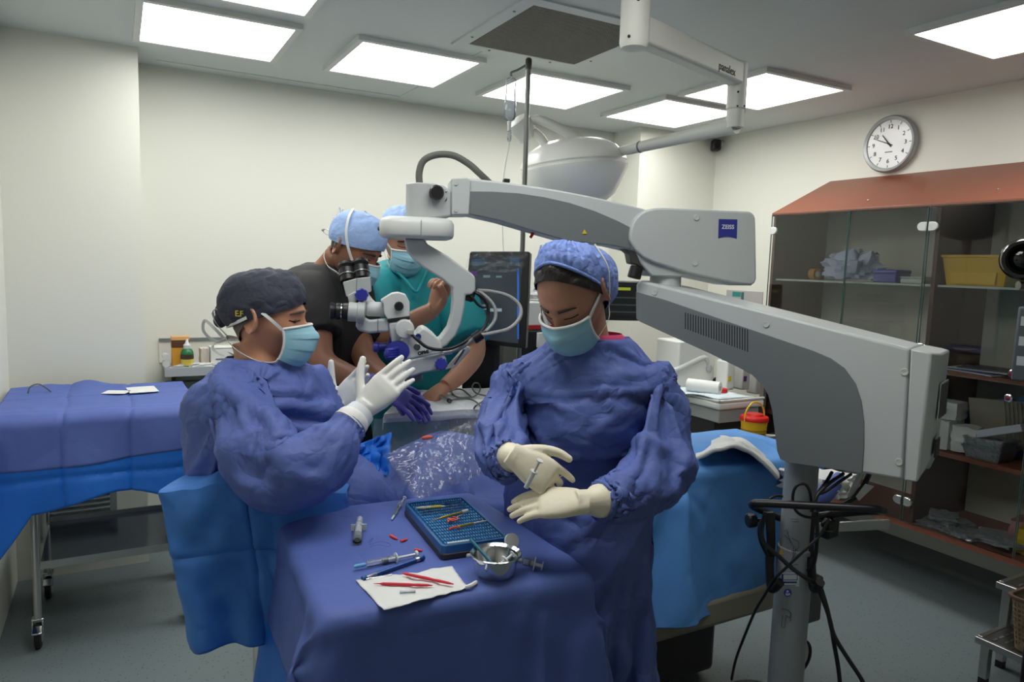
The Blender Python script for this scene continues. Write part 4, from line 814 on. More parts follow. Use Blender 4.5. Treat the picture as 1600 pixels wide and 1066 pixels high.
pb_ = at(796, 190, 3.03); obj('port', B().cyl(pb_, at(795.6, 205, 3.03), .009, .007), WHITE, bag)
obj('drip_chamber', B().lathe(at(796, 203, 3.03), (0, 0, -1), [(.006, 0), (.009, .006), (.009, .04), (.004, .05)], 14), CLR, bag)
obj('line', B().tube([at(796, 221, 3.03), at(794, 235, 3.03), at(789, 262, 3.04), at(786, 290, 3.05), at(785, 330, 3.08), at(786, 380, 3.1), at(790, 430, 3.1)], .0022, seg=6), mat('line_white', (225, 226, 222), .4), bag)

# covered instrument tray in front of the console
tz = 1.10
tr = thing('console_tray', 'grey tray under a white sheet over the patient head', 'tray', (1.02, 2.4, 0))
ta, tb, tc_, td = V((.76, 2.23, tz-.03)), V((1.21, 2.165, tz-.03)), V((1.37, 2.55, tz-.03)), V((1.0, 2.60, tz-.03))
obj('tray_plate', B().prism([ta, tb, tc_, td], (0, 0, .028)), mat('tray_metal', (186, 190, 196), .35, .3), tr, bevel=.006)
obj('support_arm', B().tube([(1.18, 2.45, tz-.03), (1.24, 2.5, .9), (1.26, 2.52, .5), (1.28, 2.52, .04)], .022, sub=3), DSTEEL, tr)
SHEET = mat('sheet_white', (224, 228, 232), .75, bump=(14, .35, 'crease'))
def quad(u, v): return ta.lerp(tb, u).lerp(td.lerp(tc_, u), v)
def shfn(u, v):
    uu, vv = u*1.1-.05, v*1.12-.06; p_ = quad(min(max(uu, 0), 1), min(max(vv, 0), 1)); over = max(0, -uu, uu-1)*.5 + max(0, -vv)*.5
    p_ = p_ + V((0, 0, .032+.006*noise.noise(V((u*6, v*6, 2)))+.03*max(0, noise.noise(V((u*3.1, v*3.7, 7)))-.1)*v)); p_.z -= over
    return p_ + (ta-td).normalized()*max(0, -vv)*.15
tag(obj('tray_sheet', B().grid(shfn, 40, 40), SHEET, solid=.002, loc=(1.05, 2.4, tz)), 'white paper sheet spread on the console tray', 'sheet')
CF = glassmat('clear_drape', (.90, .93, .93), 1.5, .1, bump=(26, 1.0), haze=.22)
def clr(u, v):
    p_ = ta.lerp(tb, u*1.05-.05) + V((-.02, -.035, .022)); fold = math.sin(u*17+2*noise.noise(V((u*3, v*2, 0))))*.022*v+math.sin(u*41)*.006*v
    return p_ + V((-.03*v, -.03*v+fold, -.30*v-.03*noise.noise(V((u*4, 0, 3)))*v))
clo = tag(obj('clear_tray_drape', B().grid(clr, 90, 22), CF, loc=(.95, 2.18, .95)), 'clear plastic drape hanging from the front of console tray', 'plastic drape')
def tl(px, py, dz=.012): return onZ(px, py, tz+dz)
t = thing('phaco_handpiece', 'grey metal pen handpiece with cable lying on white tray sheet', 'handpiece', tl(693, 622))
a_, b2 = tl(679, 614, .018), tl(703, 627, .018)
obj('body', B().lathe(a_, b2-a_, [(.001, 0), (.004, .012), (.006, .02), (.0075, .05), (.0075, (b2-a_).length-.015), (.006, (b2-a_).length)], 16), STEEL, t)
obj('collar', B().cyl(b2-(b2-a_).normalized()*.012, b2, .0082, seg=14), BLACK, t)
obj('cable', B().tube([b2, tl(712, 624), tl(728, 623), tl(740, 626), tl(750, 634, .02), tl(752, 645, .0), tl(745, 650, -.03), tl(740, 642, -.01), tl(744, 634, .02), tl(756, 628, .02), tl(768, 633, .02), tl(772, 642, .0), tl(766, 648, -.02)], .003, seg=8), mat('cable_grey2', (96, 100, 96), .5), t)
obj('cable', B().tube([b2, tl(718, 622), tl(740, 620), tl(750, 610), tl(748, 600, .02), tl(741, 599, .03), tl(738, 606, .02), tl(745, 615, .02), tl(765, 619, .01), tl(785, 618, .01)], .003, seg=8), MATS['cable_grey2'], t)
obj('cable', B().tube([tl(736, 620), tl(722, 609, .015), tl(710, 609, .02), tl(706, 614, .015), tl(716, 621), tl(736, 621, .014)], .003, seg=8), MATS['cable_grey2'], t)

# ------------------------------------------------------------------ wall shelf behind the surgeon
t = thing('wall_shelf', 'grey steel wall shelf behind the seated surgeon', 'shelf', (.55, 4.37, 1.0))
SH = mat('shelf_steel', (186, 190, 196), .4, .2)
obj('board', B().span((.205, 4.15, .985), (.95, 4.37, 1.005)), SH, t, bevel=.004); obj('front_lip', B().span((.205, 4.145, .955), (.95, 4.152, 1.006)), SH, t, bevel=.002)
obj('back_strip', B().span((.19, 4.36, 1.005), (.95, 4.37, 1.13)), mat('strip_white', (212, 212, 204), .5), t); obj('back_edge', B().span((.19, 4.352, 1.125), (.95, 4.37, 1.14)), SCOPEG, t)
for x_ in (.25, .9): obj('bracket', B().prism([(x_, 4.37, .985), (x_, 4.37, .9), (x_, 4.2, .985)], (.02, 0, 0)), SCOPEG, t)
tag(obj('wall_box', B().span((.22, 4.3, .35), (.95, 4.37, .9)), mat('box_greygreen', (128, 138, 134), .5), loc=(.6, 4.33, .35), bevel=.006), 'grey green wall box mounted under the wall shelf', 'wall box')
boxthing('medicine_carton', 'tall orange and brown medicine carton on the wall shelf', 'carton', (.245, 4.20, 1.006), (.33, 4.26, 1.165), mat('carton_orange', (210, 150, 50), .5), mat('carton_peach', (222, 170, 110), .5), lid=.13, bev=.002)
o = [x for x in bpy.data.objects if x.name.startswith('medicine_carton')][0]
obj('brown_band', B().span((.244, 4.199, 1.105), (.331, 4.261, 1.143)), mat('carton_brown', (90, 56, 30), .5), o)
bt = thing('antiseptic_bottle', 'green bottle with white cap and yellow label on wall shelf', 'bottle', (.315, 4.175, 1.006))
q = V((.318, 4.178, 1.006)); obj('bottle', B().lathe(q, (0, 0, 1), [(.03, 0), (.032, .004), (.032, .075), (.024, .092), (.014, .098)], 28), mat('bottle_green', (24, 110, 66), .3), bt)
obj('cap', B().lathe(q, (0, 0, 1), [(.018, .096), (.019, .115), (.01, .125), (.005, .145), (.003, .147)], 20), WHITE, bt)
obj('label', B().lathe(q, (0, 0, 1), [(.0326, .006), (.0326, .04)], 28, cap=False), mat('label_yel', (210, 190, 80), .5), bt); obj('label_dark', B().lathe(q, (0, 0, 1), [(.0327, .041), (.0327, .066)], 28, cap=False), mat('label_brown', (70, 50, 40), .5), bt)
gb = boxthing('glove_box', 'white cardboard glove box with red corner on wall shelf', 'box', (.435, 4.17, 1.006), (.66, 4.28, 1.105), mat('glove_white', (226, 226, 222), .5), lid=.06, bev=.002)
obj('red_mark', B().prism([(.58, 4.1685, 1.103), (.64, 4.1685, 1.103), (.64, 4.1685, 1.085)], (0, .001, 0)), mat('mark_red', (200, 30, 50), .5), gb); obj('grey_print', B().prism([(.52, 4.1685, 1.08), (.56, 4.1685, 1.062), (.60, 4.1685, 1.03), (.55, 4.1685, 1.055)], (0, .001, 0)), mat('mark_grey', (120, 128, 110), .5), gb); obj('print_line', B().span((.46, 4.1685, 1.035), (.53, 4.1695, 1.043)), mat('mark_grey2', (110, 116, 130), .5), gb)
for i, y_ in enumerate((1.006, 1.04)): 
    t = thing('gauze_roll', ('lower', 'upper')[i]+' white gauze roll at the left end of wall shelf', 'gauze roll', (.22, 4.2, y_)); obj('roll', B().cyl((.215, 4.16, y_+.018), (.215, 4.24, y_+.018), .018), PK, t); obj('core', B().cyl((.215, 4.159, y_+.018), (.215, 4.241, y_+.018), .006), WHITE, t)
tag(obj('paper_bag', softbox((.405, 4.22, 1.055), (.022, .03, .045), .1, 2.2, PK), mat('bag_beige', (206, 196, 182), .6), loc=(.405, 4.22, 1.006)), 'small beige packet standing between bottle and glove box', 'packet')
tag(obj('shelf_gauze', crumple((.36, 4.165, 1.012), (.1, .02, .012), 4.4, .4), PK, loc=(.36, 4.165, 1.006)), 'crumpled white gauze along the shelf edge', 'gauze')

# ------------------------------------------------------------------ trolley on the left
tro = thing('supply_trolley', 'steel wheeled trolley with lower shelf under purple drapes at left', 'trolley', (-.05, 3.55, 0))
tx0, tx1, ty0, ty1, tzz = -.315, .235, 3.32, 3.80, .945
for x_ in (tx0, tx1):
    for y_ in (ty0, ty1):
        l_ = obj('leg', B().cyl((x_, y_, .12), (x_, y_, tzz-.02), .0145, seg=16), STEEL, tro)
        obj('fork', B().span((x_-.02, y_-.03, .06), (x_-.014, y_+.02, .115)).span((x_+.014, y_-.03, .06), (x_+.02, y_+.02, .115)).span((x_-.022, y_-.02, .112), (x_+.022, y_+.022, .122)), CHROME, l_, bevel=.003)
        obj('wheel', B().lathe((x_-.012, y_-.012, .05), (1, 0, 0), [(.02, 0), (.045, .0), (.05, .004), (.05, .02), (.045, .024), (.02, .024)], 28), RUBBER, l_)
        obj('wheel_hub', B().cyl((x_-.0135, y_-.012, .05), (x_+.0135, y_-.012, .05), .028, seg=20), mat('hub_grey', (150, 152, 150), .4), l_)
        obj('brake', B().box((x_, y_-.055, .09), (.034, .04, .008), z=(0, -.4, 1)), CHROME, l_, bevel=.002)
obj('lower_shelf', B().span((tx0+.015, ty0-.01, .345), (tx1+.0, ty1+.01, .352)), mat('shelf_blue_steel', (90, 100, 116), .12, .9), tro)
obj('shelf_lip', B().span((tx0+.015, ty0-.013, .325), (tx1, ty0-.009, .356)), STEEL, tro); obj('shelf_lip', B().span((tx0+.015, ty1+.009, .325), (tx1, ty1+.013, .372)), STEEL, tro)
obj('top_board', B().span((tx0-.04, ty0-.04, tzz-.025), (tx1+.04, ty1+.04, tzz)), STEEL, tro, bevel=.004)
# ------------------------------------------------------------------ fabrics
GOWN = mat('gown_violet_blue', (86, 104, 170), .6, spec=.35, bump=(11, .5, 'crease'))
DRAPE = mat('drape_violet_blue', (84, 104, 174), .6, spec=.35, bump=(4, .35, 'crease'))
SKYB = mat('drape_sky_blue', (92, 154, 224), .6, spec=.35, bump=(5, .4, 'crease'))
DEEPB = mat('drape_bright_blue', (26, 104, 200), .6, spec=.35, bump=(5, .2, 'crease'))

# ------------------------------------------------------------------ instrument table in front
TZ = .95
FL, FR, BR_, BL = V((.315, 1.215, 0)), V((.848, 1.175, 0)), V((.842, 1.735, 0)), V((.345, 1.775, 0))
itab = thing('instrument_table', 'steel instrument table under the violet blue drape in front', 'table', (.58, 1.47, 0))
obj('table_top', B().prism([p+V((0, 0, TZ-.03)) for p in (FL, FR, BR_, BL)], (0, 0, .026)), STEEL, itab, bevel=.006)
for p in (FL, FR, BR_, BL):
    q = p.lerp((FL+BR_)/2, .14); l_ = obj('leg', B().cyl(q+V((0, 0, .08)), q+V((0, 0, TZ-.03)), .014, seg=14), STEEL, itab); obj('caster', B().cyl(q+V((-.014, 0, .04)), q+V((.014, 0, .04)), .04), RUBBER, l_)
obj('lower_rail', B().box(((FL+BR_)/2)+V((0, 0, .22)), (.42, .44, .02)), STEEL, itab, bevel=.004)
# ------------------------------------------------------------------ operating table
BX0, BX1, BY0, BY1, BZ = .72, 2.42, 1.79, 2.24, .90
bed = thing('operating_table', 'operating table under blue drapes behind the standing nurse', 'operating table', (1.6, 2.0, 0))
obj('mattress', B().span((BX0, BY0, BZ-.07), (BX1, BY1, BZ)), BLACK, bed, bevel=.02, seg=3)
obj('bed_frame', B().span((BX0+.03, BY0-.005, BZ-.13), (BX1-.02, BY1+.005, BZ-.07)), STEEL, bed, bevel=.004)
PB = mat('bed_beige', (140, 136, 122), .5)
obj('pedestal', B().span((1.55, BY0+.06, .1), (1.95, BY1-.04, BZ-.13)), mat('pedestal_dark', (58, 58, 56), .5), bed, bevel=.02)
obj('base_cover', B().span((1.25, BY0-.04, .34), (2.15, BY1, .45)), PB, bed, bevel=.02); obj('base_plinth', B().span((1.15, BY0+.19, .06), (2.05, BY1+.04, .2)), mat('plinth_dark', (40, 42, 44), .5), bed, bevel=.02)
for x_ in (1.22, 1.98):
    for y_ in (BY0+.22, BY1): obj('caster', B().cyl((x_, y_-.02, .05), (x_, y_+.02, .05), .05), RUBBER, bed)
p_ = at(1235, 1019, 2.5); obj('wheel_guard', B().cyl(p_+V((0, .03, 0)), p_-V((0, .03, 0)), .06, seg=32), mat('guard_white', (200, 198, 186), .5), bed)
obj('guard_edge', B().lathe(p_-V((0, .03, 0)), (0, -1, 0), [(.058, 0), (.064, 0), (.064, .008), (.058, .008), (.058, 0)], 32, cap=False), BLACK, bed)
p_ = at(1256, 925, 2.5); obj('foot_switch', B().span((p_.x-.045, p_.y-.05, p_.z-.09), (p_.x+.035, p_.y+.05, p_.z+.07)), DSTEEL, bed, bevel=.006)
obj('leg_section', B().span((BX1-.05, BY0+.03, BZ-.10), (BX1+.22, BY1-.03, BZ-.03)), BLACK, bed, bevel=.02)
obj('side_rail', B().box(at(1330, 822, 2.45), (.3, .014, .035), x=(.95, -.3, .0)), STEEL, bed, bevel=.003)
obj('clamp', B().box(at(1290, 820, 2.45), (.06, .07, .08)), BLACK, bed, bevel=.008)

def push(me, fn):
    """moves every vertex along its normal by fn(point, index)"""
    me.update(); n_ = len(me.vertices); co = [0.0]*(3*n_); nr = [0.0]*(3*n_); me.vertices.foreach_get('co', co); me.vertices.foreach_get('normal', nr)
    for i in range(n_):
        j = 3*i; h_ = fn(V((co[j], co[j+1], co[j+2])), i); co[j] += nr[j]*h_; co[j+1] += nr[j+1]*h_; co[j+2] += nr[j+2]*h_
    me.vertices.foreach_set('co', co); me.update()
def crease(me, am, off=(0, 0, 0), s1=(5.0, 3.0), keep=None):
    """crisp polygonal creases of crumpled non-woven cloth: sharp ridges between flat facets"""
    off = V(off); o1_, o2_ = V((9, 2, 5)), V((7, 1, 4))
    def fn(p, i):
        c = p+off; sk_ = noise.noise(c*1.7)*.3; w_ = .35+.65*max(0, min(1, .5+1.6*noise.noise(c*2.6+o1_)))
        q = V((c.x*s1[0]+c.z*2.0+sk_, c.y*s1[0]-c.z*2.0, c.z*s1[1]+sk_)); d_, _ = noise.voronoi(q); d2_, _ = noise.voronoi(q*2.4+o2_)
        return am*(keep(p, i) if keep else 1)*w_*(1.1-2.6*min(d_[1]-d_[0], .42)+.3*(.5-1.4*min(d2_[1]-d2_[0], .4)))
    push(me, fn)
def folds(me, am, e1, fr=8.0, st=1.6, off=(0, 0, 0), keep=None):
    """long sharp pull folds that run across the direction e1"""
    e1 = V(e1).normalized(); e2, e3, _ = basis(e1); off = V(off)
    def fn(p, i):
        c = p+off; wv = noise.noise(c*2.2)*.5; r_ = max(0, 1-abs(noise.noise(V((c.dot(e1)*fr+wv, c.dot(e2)*st, c.dot(e3)*st))))*2.6)
        return am*(keep(p, i) if keep else 1)*(r_*r_-.25)
    push(me, fn)
def outward(me):
    """turn the faces of an open tube so that they look away from its axis"""
    me.update(); cen = sum((v.co for v in me.vertices), V((0, 0, 0)))/len(me.vertices)
    if sum(p.normal.dot(p.center-cen) for p in me.polygons) < 0: me.flip_normals()

# ------------------------------------------------------------------ cloth solved once by the cloth solver, then frozen
SIM = []
def collider(b, thick=.006):
    o = obj('collider', b, None); md = o.modifiers.new('c', 'COLLISION'); o.collision.thickness_outer = thick; o.collision.cloth_friction = 18; o.collision.damping = .6; SIM.append(('col', o)); return o
def cloth(o, colls, pins=None, shrink=0, bend=.6, stiff=18, mass=.25, air=2, q=5, grav=1, keep=None, dist=.006):
    cc = bpy.data.collections.new('sim'); 
    for c_ in colls: cc.objects.link(c_)
    if pins is not None:
        vg = o.vertex_groups.new(name='pin')
        for i, w_ in pins.items(): vg.add([i], w_, 'REPLACE')
    md = o.modifiers.new('cl', 'CLOTH'); s_ = md.settings; s_.quality = q; s_.mass = mass; s_.air_damping = air
    s_.tension_stiffness = s_.compression_stiffness = stiff; s_.shear_stiffness = stiff*.6; s_.bending_stiffness = bend
    s_.tension_damping = s_.compression_damping = s_.shear_damping = 8; s_.bending_damping = .6
    s_.shrink_min = -shrink; s_.effector_weights.gravity = grav
    if pins is not None: s_.vertex_group_mass = 'pin'; s_.pin_stiffness = 3
    k_ = md.collision_settings; k_.use_collision = True; k_.collection = cc; k_.distance_min = dist; k_.collision_quality = 3; k_.use_self_collision = False; k_.friction = 12
    md.point_cache.frame_start = 1; md.point_cache.frame_end = 60
    SIM.append(('cloth', o, cc, keep))
def sheet(name, x0, x1, y0, y1, z, n, m, ridge=None, rot=None):
    b_ = B(); nx, ny = max(4, int((x1-x0)/n)), max(4, int((y1-y0)/n))
    b_.grid(lambda u, v: V((x0+(x1-x0)*u, y0+(y1-y0)*v, z+(ridge(u, v) if ridge else 0))), nx, ny)
    return obj(name, b_, m)
tq = [FL, FR, BR_, BL]; tctr = (FL+BR_)/2; flare = (V((-.13, .01, 0)), V((.05, -.03, 0)), V((.03, .0, 0)), V((-.10, .0, 0)))
tabc = collider(B().loft([[p+f_+V((0, 0, .25)) for p, f_ in zip(tq, flare)], [p+V((0, 0, TZ-.03)) for p in tq], [p+V((0, 0, TZ)) for p in tq]]))
d0 = sheet('under_drape', FL.x-.70, FR.x+.70, FL.y-.05, BR_.y+.34, TZ+.008, .034, DEEPB, lambda u, v: .004*noise.noise(V((u*9, v*9, 13))))
tag(d0, 'bright blue under drape showing below the violet table drape', 'drape'); cloth(d0, [tabc], bend=1.2, stiff=25, mass=.3, dist=.004)
d1 = sheet('instrument_drape', FL.x-.24, FR.x+.32, FL.y-.80, BR_.y+.30, TZ+.020, .022, DRAPE, lambda u, v: .004*noise.noise(V((u*9, v*9, 3))))
tag(d1, 'violet blue drape over the instrument table in the foreground', 'drape'); cloth(d1, [tabc], bend=.7, stiff=25, mass=.3, dist=.014)
# patient shape under the sheets (only the solver sees it)
bc = B().span((BX0, BY0, .3), (BX1, BY1, BZ)); bc.ball((BX0+.16, 2.0, BZ+.06), (.11, .09, .1)); bc.ball((BX0+.62, 2.01, BZ+.04), (.34, .20, .15)); bc.ball((1.85, 2.02, BZ-.02), (.5, .15, .08))
bedc = collider(bc)
d2 = sheet('patient_drape', 1.18, 2.36, BY0-.50, BY1+.3, BZ+.10, .026, SKYB, lambda u, v: .012*math.sin(u*7)*noise.noise(V((u*3, v*2, 0)))); tag(d2, 'light blue drape over the patient legs hanging behind the nurse', 'drape'); cloth(d2, [bedc], bend=.5, stiff=22, shrink=.035)
d3 = sheet('chest_drape', BX0-.14, 1.24, BY0-.26, BY1+.2, BZ+.2, .026, GOWN, lambda u, v: .015*noise.noise(V((u*5, v*5, 9)))); tag(d3, 'violet blue drape over the patient head and chest', 'drape'); cloth(d3, [bedc], bend=.3, stiff=18, shrink=.09)

# ------------------------------------------------------------------ trolley drapes (left), laid flat with fold lines
def fold(t_, w_=.012): return math.exp(-(t_/w_)**2)
Tx0, Tx1, Ty0, Ty1, Tz = -.44, .275, 3.24, 3.93, .95
def trol(over, hem, amp, ph, lift=0, left=None):
    L_ = (Ty1-Ty0)
    def fn(u, v):
        x_ = Tx0 + (Tx1-Tx0)*u; s_ = v*(L_+over(u))
        n_ = noise.noise(V((x_*4, s_*4, ph)))*amp
        for k in (.33, .66): n_ -= .006*fold(u-k+.02*noise.noise(V((s_*3, ph, 0))), .012)
        for k in (.3, .62, .9): n_ -= .005*fold(s_-k+.02*noise.noise(V((x_*4, ph, 1))), .012)
        hump = .022*fold(u-.42, .09)*max(0, 1-s_/.25)+.012*fold(u-.2, .1)*max(0, 1-s_/.2)
        R_ = .05; top = L_-R_
        if s_ < top: p_ = V((x_, Ty1-s_, Tz+lift+n_+hump))
        else:
            a = min((s_-top)/R_, PI/2); p_ = V((x_, Ty1-top-R_*math.sin(a)-n_*1.6*math.sin(a), Tz+lift-R_*(1-math.cos(a))+n_*math.cos(a)))
            rest = s_-top-R_*PI/2
            if rest > 0: p_ += V((0, -.14*rest+.035*rest*math.sin(x_*23+ph)-.02*rest*math.sin(x_*9+1+ph), -rest*(.98)))
        p_.x += (.02 if u > .93 else 0)*(v)
        return p_
    return fn
o1 = obj('lower_trolley_drape', B().grid(trol(lambda u: .315+.22*max(0, .18-u)/.18*1.0+.03*math.sin(u*8), 0, .009, 1.0, -.004), 90, 90), DEEPB, solid=.0015)
tag(o1, 'bright blue drape hanging below the violet one on the trolley', 'drape')
o2 = obj('trolley_drape', B().grid(trol(lambda u: .165+.02*(1-u)+.01*math.sin(u*5), 0, .009, 1.0, .014), 90, 90), DRAPE, solid=.0015)
tag(o2, 'violet blue drape with fold lines over the left trolley top', 'drape')
crease(o1.data, .003); crease(o2.data, .003)
def lside(u, v): return V((Tx0-.012+.012*math.sin(u*9+v*3)-.0*v, 3.18+.6*u-.10*v, Tz-.02-v*(.45-.30*u)))
obj('side_fall', B().grid(lambda u, v: V((Tx0+.01-.02*v+.015*math.sin(u*9), 3.16+.5*u, Tz-.05-v*(.34-.2*u))), 24, 24), DEEPB, o1, solid=.0015)
for nm, lb, px_, py_, w_, h_, rz in (('paper_slip', 'narrow white paper slip on the left trolley drape', 182, 613, .10, .05, -.35), ('paper_card', 'white rectangular card at the back of the trolley drape', 222, 609, .12, .10, .1)):
    p_ = onZ(px_, py_, Tz+.016); tag(obj(nm, B().box(p_+V((0, -.02, .004)), (w_, h_*1.6, .002), x=(math.cos(rz), math.sin(rz), 0)), MATS['paper_white'], loc=p_), lb, 'paper')
p_ = onZ(60, 613, Tz+.02); tag(obj('wire_loop', B().tube([p_+V((-.04, 0, -.01)), p_+V((-.03, 0, .025)), p_+V((0, .01, .035)), p_+V((.03, .01, .015)), p_+V((.05, .02, -.01))], .003, seg=8), mat('cable_grey2', (96, 100, 96)), loc=p_), 'thin grey cable loop at the back of the left trolley', 'cable')

# ------------------------------------------------------------------ instruments on the front table
IZ = TZ+.0195
def I(px, py, h=0): return onZ(px, py, IZ+h)
t0_, t1_, t2_, t3_ = [I(x, y, .032) for x, y in ((634, 787), (732, 774), (785, 843), (689, 853))]
tc_ = (t0_+t1_+t2_+t3_)/4; tX = ((t1_-t0_)+(t2_-t3_)).normalized(); tY = ((t0_-t3_)+(t1_-t2_)); tY = (tY-tX*tY.dot(tX)).normalized(); tw = ((t1_-t0_).length+(t2_-t3_).length)/2; tl_ = ((t0_-t3_).length+(t1_-t2_).length)/2
case = thing('instrument_case', 'flat blue instrument case with peg mat on the violet drape', 'instrument case', (tc_.x, tc_.y, IZ))
def tp(a, b, z): return V((tc_.x, tc_.y, IZ)) + tX*a + tY*b + V((0, 0, z))
def rrect(hw, hl, r, z): return [tp(sx*(hw-r)+r*math.cos(math.radians(a0+22.5*k)), sy*(hl-r)+r*math.sin(math.radians(a0+22.5*k)), z) for sx, sy, a0 in ((1, 1, 0), (-1, 1, 90), (-1, -1, 180), (1, -1, 270)) for k in range(5)]
hw, hl = tw/2, tl_/2
CB = mat('case_blue', (44, 104, 158), .3, spec=.5)
obj('base', B().prism(rrect(hw+.002, hl+.002, .012, .001), (0, 0, .014)), mat('case_dark', (52, 46, 44), .45), case, bevel=.003)
obj('rim', B().loft([rrect(hw, hl, .01, .015), rrect(hw, hl, .01, .032), rrect(hw-.006, hl-.006, .008, .032), rrect(hw-.006, hl-.006, .008, .024)], cap=False), CB, case)
obj('peg_mat', B().prism(rrect(hw-.006, hl-.006, .008, .016), (0, 0, .006)), mat('mat_blue', (66, 134, 186), .4), case)
b_ = B(); nx, ny = 22, 15
for i in range(nx):
    for j in range(ny):
        q = tp((i-(nx-1)/2)*(2*hw-.02)/nx, (j-(ny-1)/2)*(2*hl-.02)/ny, .022); b_.box(q+V((0, 0, .005)), (.0022, .010, .010), x=tX)
o = obj('silicone_pegs', b_, mat('peg_blue', (84, 150, 200), .35), case, flat=True); o['kind'] = 'stuff'
obj('front_latch', B().box(tp(.01, -hl-.002, .02), (.03, .006, .014), x=tX), CB, case, bevel=.002); obj('front_latch', B().box(tp(hw*.62, -hl-.002, .02), (.025, .006, .014), x=tX), CB, case, bevel=.002)
obj('grip_strip', B().box(tp(-hw*.5, -hl+.007, .034), (.05, .006, .004), x=tX), mat('strip_pale', (200, 214, 222), .3), case)
for j in range(4): obj('steel_bar', B().cyl(tp(-hw*.8, hl*(.7-.12*j), .033), tp(hw*.75, hl*(.72-.12*j), .033), .0012, seg=6), CHROME, case)
def rod(name, label, a, b, prof, m, cat, parts=(), group=None):
    """long lathe-turned tool from a to b; parts = (name, f0, f1, radius, material)"""
    a, b = V(a), V(b); d_ = (b-a); L_ = d_.length; t_ = thing(name, label, cat, a, group)
    obj('shaft', B().lathe(a, d_, [(r_, f_*L_) for r_, f_ in prof], 14), m, t_)
    for nm, f0_, f1_, r_, m_ in parts: obj(nm, B().lathe(a+d_*f0_, d_, [(r_*.9, 0), (r_, .001), (r_, (f1_-f0_)*L_-.001), (r_*.9, (f1_-f0_)*L_)], 14), m_, t_)
    return t_
RED = mat('red_handle', (214, 44, 62), .4); STL = STEEL
GOLD = mat('gold_tool', (196, 170, 70), .3, .6)
rod('gold_probe', 'gold handled probe with white cap across the instrument case', tp(-hw*.75, -hl*.02, .036), tp(hw*.62, hl*.22, .036), [(.0006, 0), (.001, .25), (.003, .3), (.0032, .98), (.002, 1)], GOLD, 'probe', (('white_cap', .84, 1.0, .0048, WHITE),))
rod('pale_probe', 'slim pale probe along the back of the instrument case', tp(-hw*.85, hl*.62, .036), tp(hw*.1, hl*.55, .036), [(.001, 0), (.003, .2), (.003, .8), (.001, 1)], mat('cream_tool', (222, 222, 190), .4), 'probe', (('yellow_sleeve', .5, .85, .0036, mat('yellow_sleeve', (206, 196, 90), .4)),))
rod('bead_probe', 'slim white probe near the front pegs of the instrument case', tp(-hw*.3, -hl*.42, .036), tp(hw*.85, -hl*.30, .036), [(.0008, 0), (.0022, .2), (.0022, .9), (.001, 1)], WHITE, 'probe', (('gold_sleeve', .15, .6, .0028, GOLD),))
OR_ = mat('orange_tubing', (216, 92, 70), .45)
t = thing('orange_tubing', 'coiled orange red tubing in the middle of the instrument case', 'tubing', tp(-.005, -hl*.12, .034))
obj('coil', B().tube([tp(-.018+.009*math.cos(k*1.3)+.0012*k, -hl*.13+.009*math.sin(k*1.9), .035+.0006*k) for k in range(12)], .0018, seg=8), OR_, t); obj('tip', B().cyl(tp(.0, -hl*.1, .04), tp(.02, -hl*.03, .04), .002), CHROME, t)
tag(obj('orange_sleeve', B().tube([tp(-.035, -hl*.46, .036), tp(-.02, -hl*.42, .037), tp(-.008, -hl*.44, .036)], .003, seg=8), OR_, loc=tp(-.02, -hl*.44, .034)), 'short orange red sleeve near the front of the instrument case', 'tubing')
# steel bowl
bwl = I(774, 897); bc_ = onZ(774, 898, IZ+.002)
bowl = tag(obj('steel_bowl', B().lathe((bc_.x, bc_.y, IZ), (0, 0, 1), [(.001, .001), (.034, 0), (.041, .012), (.0465, .042), (.0525, .046), (.053, .048), (.0515, .049), (.045, .0445), (.039, .014), (.03, .005), (.001, .004)], 48), CHROME, loc=(bc_.x, bc_.y, IZ)), 'small polished steel bowl beside the blue instrument case', 'bowl')
def bp_(dx_, dy_, z): return V((bc_.x, bc_.y, IZ+z)) + V((r0.x, r0.y, 0))*dx_ + V((f0.x, f0.y, 0))*dy_
TEAL = mat('teal_tool', (42, 118, 140), .35)
rod('teal_forceps', 'teal handled tool leaning in the steel bowl', bp_(.012, -.012, .008), bp_(-.055, .035, .062), [(.001, 0), (.0025, .1), (.0034, .3), (.0034, .95), (.0025, 1)], TEAL, 'surgical tool', (('steel_tip', 0, .25, .0025, STEEL),))
CLEAR = glassmat('syringe_clear', (.9, .92, .94), 1.45, .06, haze=.22)
def syringe(label, a, b, r, tipm, ext=.45, group='syringes on the instrument table', name='syringe'):
    a, b = V(a), V(b); d_ = (b-a); L_ = d_.length; t_ = thing(name, label, 'syringe', a, group)
    u_ = d_.normalized()
    obj('barrel', B().lathe(a+d_*.18, d_, [(r*.3, 0), (r, .003), (r, L_*.46)], 18, cap=False), CLEAR, t_)
    obj('flange', B().box(a+d_*.645, (r*3.6, .002, r*2.0), x=d_.cross(V((0, 0, 1))), z=V((0, 0, 1)).cross(d_).cross(d_)) if False else B().lathe(a+d_*.64, d_, [(r*.8, 0), (r*1.8, .0005), (r*1.8, .0025), (r*.8, .003)], 18), mat('plastic_clearish', (214, 220, 224), .3), t_)
    obj('plunger', B().cyl(a+d_*.5, a+d_*.97, r*.45, seg=10), MATS['plastic_clearish'], t_); obj('thumb_rest', B().cyl(a+d_*.965, a+d_, r*1.15, seg=16), MATS['plastic_clearish'], t_)
    obj('stopper', B().cyl(a+d_*.44, a+d_*.52, r*.86, seg=14), BLACK, t_); obj('tip', B().lathe(a, d_, [(r*.35, 0), (r*.6, .004), (r*.6, L_*.16), (r*.3, L_*.19)], 12), tipm, t_)
    return t_
syringe('long clear syringe with pale blue tip on the violet drape', I(553, 886, .009), I(652, 866, .009), .0068, mat('tip_blue', (110, 180, 220), .4))
